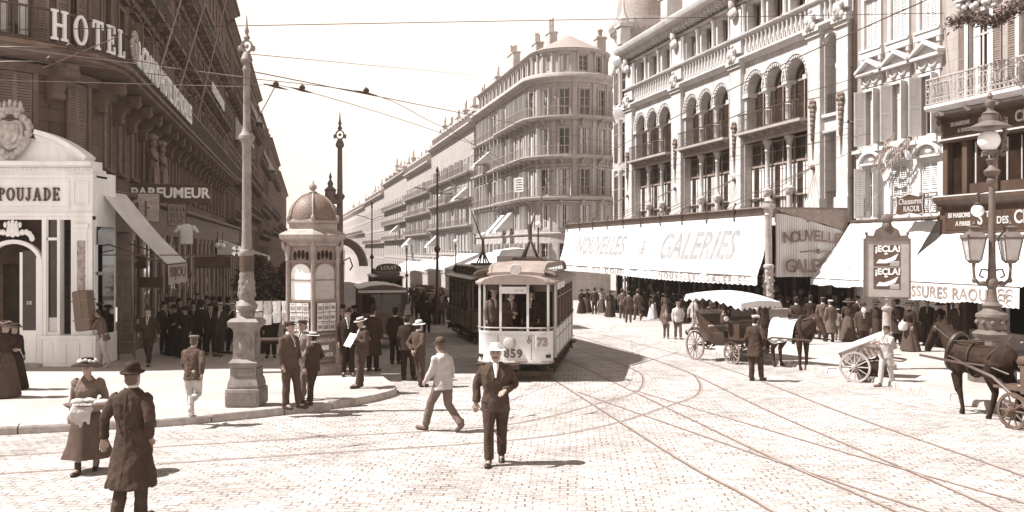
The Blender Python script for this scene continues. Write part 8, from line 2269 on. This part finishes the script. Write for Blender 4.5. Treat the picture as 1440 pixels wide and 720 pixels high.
 T = HD @ Matrix.Translation((0, .005, .055)) @ Matrix.Rotation(R(-4), 4, 'X')
 def L(mb, prof, sx=1.0, sy=1.16): mb.lathe(prof, n, M=T, sx=sx, sy=sy)
 if hat == 'bowler': L(h, [(.078, .0), (.125, -.004), (.132, .012), (.126, .016), (.085, .012), (.086, .05), (.080, .09), (.060, .118), (.03, .128), (.005, .13)]); L(tr, [(.0875, .012), (.0885, .035)])
 elif hat == 'boater': L(h, [(.08, .0), (.150, .0), (.150, .008), (.084, .010), (.082, .075), (.078, .080), (.004, .080)]); L(tr, [(.0845, .012), (.0835, .045)])
 elif hat == 'panama': L(h, [(.08, .0), (.155, -.012), (.158, -.004), (.086, .012), (.082, .07), (.07, .098), (.03, .092), (.004, .09)]); L(tr, [(.0875, .012), (.0855, .04)])
 elif hat == 'cap':
  L(h, [(.080, -.005), (.084, .02), (.108, .045), (.110, .056), (.085, .074), (.03, .080), (.004, .080)]); h.loft([[T @ Vector((.075 * math.cos(R(a)) * q, -.085 + (-.075 * q2) * math.sin(R(a)), z)) for a in range(0, 181, 20)] for q, q2, z in ((1.0, .0, .012), (1.05, .85, -.012), (1.05, .85, -.006), (1.0, .0, .018))], closed=False, cap=False)
 elif hat == 'kepi': L(h, [(.080, -.005), (.082, .05), (.096, .068), (.09, .078), (.004, .08)]); h.loft([[T @ Vector((.075 * math.cos(R(a)), -.085 - .055 * q * math.sin(R(a)), z)) for a in range(0, 181, 20)] for q, z in ((0, .01), (1, -.014), (1, -.008), (0, .016))], closed=False, cap=False); L(tr, [(.084, .0), (.085, .03)])
 elif hat == 'wide':
  L(h, [(.08, .01), (.21, -.028), (.232, -.030), (.235, -.020), (.20, .0), (.10, .025), (.10, .06), (.085, .095), (.03, .105), (.004, .105)], sy=1.05)
  for k in range(12): a = 2 * math.pi * k / 12; tr.ball((.115 * math.cos(a), .125 * math.sin(a), .045 + .015 * math.sin(3 * a)), (.035, .035, .028), 8, 6, M=T)
 if hat: parts.append(('hat', h.mesh('hat'), 'hat'))
 if tr.v: parts.append(('hat_band' if hat != 'wide' else 'hat_trim', tr.mesh('hat_band'), 'band'))
 PR[key] = [(n_, m_, r_) for n_, m_, r_ in parts]
 for n_, m_, r_ in parts:
  m_.materials.clear(); m_.materials.append(M_SKIN)

def put(key, loc, rz, H, lab, group=None, coat=.05, legs=None, hat=.04, band=.03, hair=.03, shirt=.6, vest=None, shoe=None):
 k = H / 1.72; root = None; coat *= .72 if coat < .2 else .95; hat *= .7 if hat < .2 else 1; legs = coat * .9 if legs is None else legs * (.72 if legs < .2 else .95)
 cm = dict(skin=M_SKIN, coat=cloth(coat), legs=cloth(coat if legs is None else legs), hat=cloth(hat, .7), band=cloth(band), hair=cloth(hair, .6), shirt=cloth(shirt), vest=cloth(vest if vest is not None else coat * .8), shoe=M_SHOE if shoe is None else cloth(shoe), eye=M_EYE)
 for n_, me, r_ in PR[key]:
  o = bpy.data.objects.new(n_, me); COL.objects.link(o)
  o.material_slots[0].link = 'OBJECT'; o.material_slots[0].material = cm[r_]
  if root is None: root = o; o.location = loc; o.rotation_euler = (0, 0, R(rz)); o.scale = (k, k, k); tag(o, lab, 'person', group)
  else: o.parent = root
 return root
def pp_(x, y, h=0.0):
 v = px(x, y, .14 if h else 0); v.z = gz(v.y) + (.152 if h else .004); return v

proto('stand'); proto('stand_pocket', ('pocket', 'hang'), ('half', 'st'), hat='boater'); proto('stand_cap', ('hang', 'pocket'), ('st', 'half'), hat='cap'); proto('frock', ('hang', 'behind'), coat='frock', hem=.45); proto('panama', ('behind', 'behind'), ('st', 'half'), hat='panama')
proto('walk', ('swingf', 'swingb'), ('bk', 'fw')); proto('walk_cap', ('swingb', 'swingf'), ('hb', 'half'), hat='cap'); proto('lady', ('hang', 'fold'), coat='dress', hat='wide', shirt=False); proto('lady2', ('chest', 'hang'), coat='dress', hat='wide'); proto('read', ('fold', 'fold'), ('st', 'half'), hat='boater', nod=18)
proto('tall_coat', ('hang', 'hang'), ('st', 'half'), coat='frock', hem=.38, hat='cap'); proto('sit', ('reach', 'reach'), ('sit', 'sit'), hem=.86, hat='bowler', lean=6); proto('sit_lady', ('chest', 'chest'), ('sit', 'sit'), hem=.86, hat='wide', shirt=False)

# -- the foreground
NV = .011
proto('centre', (((.27, .05, 1.14), (.285, .0, .90)), ((.29, .03, 1.15), (.13, -.22, 1.10))), ('half', 'hb'), hat='panama', hem=.76, vox=NV, vest=True, face=True, fat=1.05)
c_ = px(697, 652); put('centre', c_, 2, 1.74, 'man in a dark suit and pale straw hat walking towards the camera with a cane', coat=.075, legs=.065, hat=.66, band=.60, vest=.05, hair=.06, shirt=.7)
st = MB(); a = c_ + Vector((-.245, -.05, .86)); st.tube([a + Vector((-.04, .02, .06)), a, a + Vector((.34, -.10, -.52))], [.010, .010, .007], 7); st.tube([a + Vector((-.04, .02, .06)), a + Vector((-.08, .02, .05))], .014, 7)
tag(st.build('walking_stick', M_WOODM), 'thin walking stick slanting from the hand of the man in the pale straw hat', 'walking stick')
proto('bowler_back', (((.27, .10, 1.15), (.20, -.02, .95)), ((.29, .06, 1.16), (.33, .02, .92))), ('st', 'hb'), coat='frock', hem=.40, vox=NV)
k_ = MB(); k_.tube([(0, .115, 1.44), (0, .150, 1.30), (0, .150, 1.15), (0, .138, 1.02), (0, .165, .80), (.005, .215, .60), (.005, .262, .42)], .007, 5)
for s in (-1, 1): k_.ball((s * .055, .142, 1.03), .014, 8, 6); k_.tube([(s * .06, .14, 1.02), (s * .13, .10, 1.25)], .005, 5)
k_.lathe([(.080, 1.44), (.082, 1.50), (.072, 1.505)], 14, (0, .012, 0)); PR['bowler_back'].append(('collar_and_seams', k_.mesh('seams'), 'band'))
PR['bowler_back'][-1][1].materials.append(M_SKIN)
put('bowler_back', px(186, 733), 172, 1.74, 'man in a long dark overcoat and bowler hat seen from behind in the foreground', coat=.060, hat=.035, legs=.07, band=.05, hair=.09)
proto('woman', (((.22, .05, 1.13), (.24, -.0, .90)), ((.26, -.02, 1.15), (.16, -.27, 1.08))), ('half', 'hb'), coat='dress', hem=.24, hat='wide', vox=NV, face=True, tache=False)
w_ = px(123, 664); put('woman', w_, 12, 1.58, 'young woman in a dark wide-brimmed hat carrying a bundle, crossing the setts', coat=.17, legs=.10, hat=.03, band=.45, hair=.02)
bs = empty('bundle', w_ + Vector((.17, -.30, .97)), R(15), 'shallow basket of white linen carried on the arm of the young woman in the foreground', 'basket')
m = MB(); m.lathe([(.12, -.05), (.26, .02), (.30, .06), (.28, .06), (.1, -.03)], 20, sx=1.15, sy=.75); m.build('basket', M_WOODM, bs)
m = MB(); rr = random.Random(8)
for i in range(9): m.ball((rr.uniform(-.18, .2), rr.uniform(-.12, .12), .05 + rr.uniform(0, .04)), (rr.uniform(.07, .12), rr.uniform(.05, .09), rr.uniform(.03, .06)), 9, 7)
for i in range(5): m.tube([(-.15 + .05 * i, -.14, .06), (-.19 + .05 * i, -.20, -.04), (-.18 + .05 * i, -.21, -.16 - .04 * (i % 3))], [.05, .045, .02], 7)
link('linen', fuse(m, 'linen', .012, 2, .008, 14), cloth(.40), bs)
proto('runner', ('swingb', 'swingf'), ('lift', 'half'), hat='cap', lean=6, vox=.013, shirt=False)
put('runner', px(271, 588, .14) + Vector((0, 0, .01)), 178, 1.50, 'boy in a cap and pale trousers hurrying away across the pavement', coat=.10, legs=.42, hat=.17, shoe=.5, hair=.08)
proto('strider', ('hang', 'swingf'), ('bk', 'fw'), hat='bowler', lean=5, vox=.013, shirt=False)
put('strider', px(623, 607), -128, 1.62, 'man in a pale jacket striding across the setts between kerb and tram', coat=.40, legs=.17, hat=.09, shoe=.10, hair=.1)
proto('cabman', ('pocket', 'hang'), ('half', 'st'), coat='frock', hem=.66, hat='kepi', vox=.014); put('cabman', px(1062, 536), 140, 1.70, 'cab driver in a dark coat and white-topped cap standing by the cab', coat=.055, legs=.06, hat=.55, band=.04)
proto('worker', ('up', 'reach'), ('half', 'hb'), coat='shirt', hem=.78, hat=None, lean=14, vox=.014); put('worker', pp_(146, 517, 1), -84, 1.66, 'bareheaded porter in a dark blouse and pale trousers lifting a trunk at the shop', coat=.13, legs=.34, shoe=.3)
pk = empty('trunk', pp_(124, 517, 1) + Vector((.0, -.1, 1.05)), R(-8), 'tall dark strapped bundle held up by the porter beside the white shop', 'bundle'); m = MB(); m.bevbox(-.24, .24, -.2, .2, 0, 1.15, .06); m.build('cover', M_TRAMM, pk, (0, 0, 0), (0, R(-6), 0)); m = MB()
for z in (.3, .85): m.box(-.25, .25, -.21, .21, z, z + .04)
m.box(-.02, .02, -.212, .212, .0, 1.16); m.build('strap', M_WOODM, pk, (0, 0, 0), (0, R(-6), 0), smooth=False)
put('lady', px(7, 559, .14), 70, 1.62, 'lady in a flowered wide hat cut by the left edge of the photo', coat=.05, legs=.09, hat=.05, band=.22)
put('lady2', px(20, 548, .14), 60, 1.5, 'second lady at the left edge, in a black skirt behind the flowered hat', coat=.035, legs=.03, hat=.04, band=.05)
proto('cart_boy', ('reach', 'reach'), ('half', 'hb'), hat='kepi', hem=.82, vox=.014); put('cart_boy', px(1247, 544), -62, 1.50, 'delivery boy in pale jacket and cap leaning on the handcart', coat=.36, legs=.40, hat=.10, band=.03, shoe=.15)
# -- youths by the kerb
put('stand_cap', pp_(407, 575, 1), 60, 1.70, 'tall youth in a dark suit and cap, leftmost of the three by the kiosk', 'youths by the kerb', coat=.085, legs=.075, hat=.09)
put('walk_cap', pp_(426, 562, 1), -25, 1.66, 'smiling youth in a grey jacket and cap in the middle of three by the kiosk', 'youths by the kerb', coat=.20, legs=.16, hat=.08)
put('stand_pocket', pp_(440, 570, 1), -110, 1.46, 'boy in short dark clothes and straw boater, rightmost of three by the kiosk', 'youths by the kerb', coat=.055, legs=.05, hat=.6, band=.03)
r_ = put('read', pp_(510, 545, 1), -60, 1.62, 'man in a straw hat reading a paper at the pavement corner', None, coat=.075, legs=.075, hat=.42, band=.05)
m = MB()
for s in (-1, 1): m.loft([[(s * .0, 0, z), (s * .12, -.03, z + .005), (s * .23, .0, z)] for z in (-.17, 0, .17)], cap=False, closed=False)
np_ = m.build('newspaper', cloth(.66), None, pp_(510, 545, 1) + Vector((-.26, -.2, 1.12)), (R(-30), 0, R(-60)), smooth=False); tag(np_, 'open newspaper in the hands of the man reading at the pavement corner', 'newspaper')
put('stand', pp_(489, 529, 1), 15, 1.72, 'man in black with a white collar standing right of the kiosk', None, coat=.03, hat=.03)
put('frock', pp_(524, 523, 1), 165, 1.74, 'man in a wide dark cape-like coat seen from behind near the omnibus', None, coat=.05, hat=.04)
put('stand_pocket', px(573, 535), 165, 1.72, 'man in a dark suit walking away on the roadway beyond the kerb', None, coat=.035, hat=.05, band=.03)
put('panama', px(589, 544), 140, 1.62, 'man in a grey suit and white hat standing alone on the roadway', None, coat=.085, legs=.08, hat=.70, band=.05)
put('frock', pp_(381, 503, 1), 10, 1.66, 'news seller in black standing by the newspaper rack', None, coat=.03, hat=.03)
put('lady', pp_(362, 497, 1), 30, 1.55, 'woman in dark clothes beside the news seller, nearer the tram pole', None, coat=.04, hat=.05)
put('walk', px(621, 457), 8, 1.68, 'man in shirt sleeves walking beside the dark tram, far off', None, coat=.10, legs=.06, hat=.08)
# -- crowd in the shade on the left pavement
G = 'crowd on the left pavement'
LC = [('walk', 209, 514, 5, 1.66, .04, .04, 'man in a dark suit and bowler walking towards the camera ahead of the left crowd'), ('stand', 231, 498, 60, 1.70, .035, .03, 'man in black just behind the walking bowler man'), ('lady', 246, 500, 10, 1.62, .025, .03, 'woman in a long black dress and black hat, nearest of the left crowd'),
  ('lady2', 261, 503, -15, 1.58, .03, .04, 'woman in black holding her skirt, second in the left crowd'), ('frock', 272, 495, 30, 1.68, .035, .03, 'man in a long coat half hidden behind the women in black'), ('stand', 284, 497, 170, 1.72, .04, .04, 'man with his back turned in the middle of the left crowd'),
  ('stand_cap', 296, 499, 20, 1.66, .04, .05, 'man in a cap in the left crowd, left of the man in the pale hat'), ('panama', 310, 501, -5, 1.70, .05, .30, 'man in a brown suit and pale hat facing the camera, right of the left crowd'), ('stand_pocket', 328, 497, -50, 1.66, .035, .55, 'man in a pale straw boater just left of the tram pole pedestal'),
  ('stand', 291, 480, 10, 1.74, .04, .03, 'tall man in black at the back of the left crowd'), ('frock', 309, 478, 190, 1.70, .05, .04, 'man in an overcoat walking away at the back of the left crowd'), ('walk', 320, 482, 175, 1.72, .06, .05, 'man in grey walking away at the back of the left crowd'), ('lady', 333, 478, 0, 1.62, .04, .45, 'woman in a pale hat at the far back of the left crowd'),
  ('stand', 252, 486, 80, 1.70, .035, .03, 'man in black by the shop windows behind the women'), ('stand_cap', 267, 478, 0, 1.66, .04, .05, 'man in a cap far back by the shop windows'), ('lady2', 300, 468, 180, 1.6, .05, .05, 'woman walking away far along the left pavement'), ('stand', 340, 470, 0, 1.7, .05, .04, 'man just behind the tram pole, far along the left pavement'),
  ('frock', 352, 468, 170, 1.7, .04, .04, 'man in a long coat far along the left pavement, left of the potted laurels'), ('walk', 389, 470, 0, 1.7, .05, .04, 'man far along the left pavement just left of the kiosk'), ('stand_cap', 278, 462, 0, 1.7, .05, .06, 'small distant figure in a cap at the far left shops')]
for k, x, y, rz, H, c, h, lab in LC: put(k, pp_(x, y, 1), rz, H, lab, G, coat=c, hat=h, legs=c * .9, band=.03, shirt=.5)
# -- right pavement
G = 'shoppers on the right pavement'
RC = [('lady2', 826, 440, 170, 1.62, .05, .05, .06, 'woman in dark clothes at the far end of the store awning'), ('stand', 836, 442, 180, 1.72, .08, .06, .07, 'man in brown walking away at the far end of the store awning'), ('lady', 846, 440, 175, 1.64, .34, .62, .12, 'woman in a white hat and pale blouse at the far end of the store awning'), ('lady', 818, 441, 30, 1.6, .05, .06, .05, 'woman in black beside the rear of the white tram'),
  ('stand', 875, 448, 175, 1.74, .15, .10, .12, 'leftmost of three men walking away under the store awning'), ('stand_cap', 884, 454, 180, 1.70, .11, .09, .10, 'middle and nearest of three men walking away under the store awning'), ('walk', 897, 451, 185, 1.74, .15, .12, .14, 'rightmost of three men walking away under the store awning'), ('lady', 918, 449, 20, 1.48, .10, .55, .60, 'girl in a white skirt by the store counters'),
  ('lady2', 936, 452, 165, 1.62, .13, .12, .10, 'woman in brown at the store counter behind the two boys'), ('frock', 947, 450, 180, 1.72, .05, .05, .05, 'man in black at the store counter behind the two boys'), ('stand_cap', 937, 476, -10, 1.24, .17, .15, .12, 'smaller of two boys standing on the sunlit pavement'), ('stand_cap', 953, 477, 5, 1.50, .46, .20, .13, 'taller of two boys, in a white shirt, on the sunlit pavement'),
  ('walk', 976, 473, 100, 1.70, .36, .12, .30, 'man in a pale coat striding along the sunlit pavement'), ('lady', 1002, 462, -60, 1.62, .05, .05, .04, 'woman in dark clothes behind the rear wheel of the cab'), ('frock', 1075, 472, 0, 1.70, .04, .04, .04, 'man in black under the awning beside the awning post'), ('stand', 1096, 470, 180, 1.70, .05, .05, .05, 'man in dark clothes at the store entrance behind the cab horse'),
  ('frock', 1120, 484, 175, 1.74, .07, .05, .05, 'man in a brown coat seen from behind over the cab horse'), ('lady2', 1108, 470, 200, 1.62, .04, .04, .04, 'woman in black at the store entrance, beyond the cab horse'), ('tall_coat', 1157, 478, 170, 1.70, .15, .10, .12, 'man in a long brown coat, leftmost of the group before the store entrance'), ('tall_coat', 1168, 481, 190, 1.62, .15, .42, .10, 'person in a long brown coat and pale hat seen from behind'),
  ('stand_cap', 1178, 479, 150, 1.25, .22, .30, .22, 'child in grey beside the pale-hatted person in brown'), ('lady', 1193, 480, 160, 1.64, .07, .10, .11, 'woman in a brown skirt turned away beside the group of coats'), ('frock', 1206, 476, 20, 1.70, .04, .04, .04, 'man in black in the doorway left of the poster board'), ('stand', 1214, 499, -10, 1.68, .07, .06, .05, 'white-bearded man in a dark coat behind the handcart'),
  ('lady2', 1279, 494, -75, 1.66, .04, .05, .09, 'woman in a long dark dress carrying a white bag under the shoe shop awning'), ('stand', 1304, 486, -30, 1.70, .04, .04, .04, 'man in black in the shoe shop doorway'), ('lady', 1322, 488, 20, 1.6, .05, .05, .04, 'woman in the shade of the shoe shop, left of the street lamp'), ('stand_cap', 1246, 483, 160, 1.68, .05, .05, .05, 'man in the shade right behind the poster post'), ('frock', 1345, 492, 10, 1.7, .05, .05, .04, 'man in the shade of the shoe shop behind the carriage horse')]
RC += [('lady', 858, 446, 160, 1.62, .05, .06, .05, 'woman in black under the awning, left of the three men walking away'), ('frock', 906, 446, 170, 1.72, .04, .04, .04, 'man in black under the awning, right of the three men walking away'), ('stand', 925, 447, 30, 1.68, .05, .05, .05, 'man in dark clothes in the shade left of the two boys'), ('lady2', 962, 455, 200, 1.62, .05, .05, .06, 'woman in dark clothes in the shade right of the two boys'), ('frock', 988, 459, 160, 1.70, .04, .05, .04, 'man in black in the shade left of the cab canopy'),
  ('stand_cap', 1018, 464, 20, 1.68, .05, .06, .05, 'man in a cap in the shade behind the cab'), ('lady', 1040, 466, 180, 1.62, .04, .04, .05, 'woman in black in the shade above the cab canopy'), ('stand', 1140, 474, 160, 1.70, .04, .04, .04, 'man in black at the store entrance left of the brown coats'), ('lady2', 1232, 484, 150, 1.62, .05, .06, .05, 'woman in black under the awning left of the poster post'), ('frock', 1262, 486, 170, 1.70, .04, .05, .04, 'man in a dark coat under the awning right of the poster post')]
for k, x, y, rz, H, c, h, l, lab in RC: put(k, pp_(x, y, 1), rz, H, lab, G, coat=c, hat=h, legs=l, band=.04, shirt=.55)
m = MB(); m.ball((0, -.10, 0), (.075, .05, .11), 10, 8); o = m.build('beard', cloth(.7), None, pp_(1214, 499, 1) + Vector((-.02, -.02, 1.46))); b_ = [q for q in bpy.data.objects if q.get('label', '').startswith('white-bearded')][0]; o.parent = b_; o.location = (0, -.0, 1.50)
m = MB(); m.lathe([(.05, .16), (.13, .12), (.17, 0), (.14, -.12), (.05, -.15)], 14, sy=.6); o = m.build('handbag', M_CANVAS, None, pp_(1272, 494, 1) + Vector((-.10, -.12, .86))); tag(o, 'white bag carried by the woman in the long dark dress', 'bag')
# -- on the trams, carriage and cab
def on_tram(x, y, z): c, s = math.cos(R(-7.9)), math.sin(R(-7.9)); X, Y = .05 + c * x - s * y, 24.2 + s * x + c * y; return Vector((X, Y, gz(24.2) + z))
proto('driver', ('reach', 'chest'), ('st', 'half'), hat='kepi', lean=18, turn=15); put('driver', on_tram(-.30, .62, .70), 40, 1.66, 'tram driver in a dark uniform and cap leaning at the front platform', 'tram crew', coat=.07, hat=.10, band=.35)
put('stand_cap', on_tram(-.66, .80, .70), 25, 1.64, 'second tramwayman with a pale cap band beside the driver', 'tram crew', coat=.13, hat=.35)
put('stand', on_tram(.30, 1.05, .70), 0, 1.62, 'passenger in black with a white shirt front inside the tram platform', None, coat=.03, hat=.03, shirt=.7)
put('sit', rpt(-1.95 - .1, -.2, .62), math.degrees(RHZ), 1.70, 'coachman in dark clothes on the box of the carriage at the right edge', 'carriage riders', coat=.05, hat=.05)
put('sit_lady', rpt(-1.95 - 1.65, -.1, .50), math.degrees(RHZ), 1.66, 'passenger in a white hat in the carriage at the right edge', 'carriage riders', coat=.10, hat=.7, band=.6)
# -- distant figures in the roadway
put('walk', pp_(482, 512, 1), 20, 1.70, 'man in dark clothes half hidden by the kiosk on its right', None, coat=.045, hat=.04)
put('stand', px(556, 512), 170, 1.72, 'man in black standing at the rear of the omnibus', None, coat=.04, hat=.04); put('lady', px(499, 492), 30, 1.62, 'woman in dark clothes between the kiosk and the omnibus', None, coat=.045, hat=.05); put('frock', px(600, 468), 190, 1.72, 'man in a long coat walking away towards the cart horses', None, coat=.05, hat=.04)
G = 'distant figures in the street'
for i, (k, x, y, rz, c, lab) in enumerate((('walk', 512, 452, 0, .05, 'distant man in the road left of the omnibus roof line'), ('stand', 560, 430, 180, .05, 'distant man walking away between the omnibus and the horses'), ('lady', 636, 432, 180, .07, 'distant woman right of the far tram pole'), ('walk', 648, 428, 0, .08, 'distant man on the far right pavement before the white awnings'), ('stand', 661, 431, 180, .06, 'distant man just left of the dark tram roof'), ('stand_cap', 578, 424, 0, .05, 'distant man beside the lettered far tram'))): put(k, pp_(x, y), rz, 1.7, lab, G, coat=c, hat=.06)

bpy.data.scenes.remove(TMP)
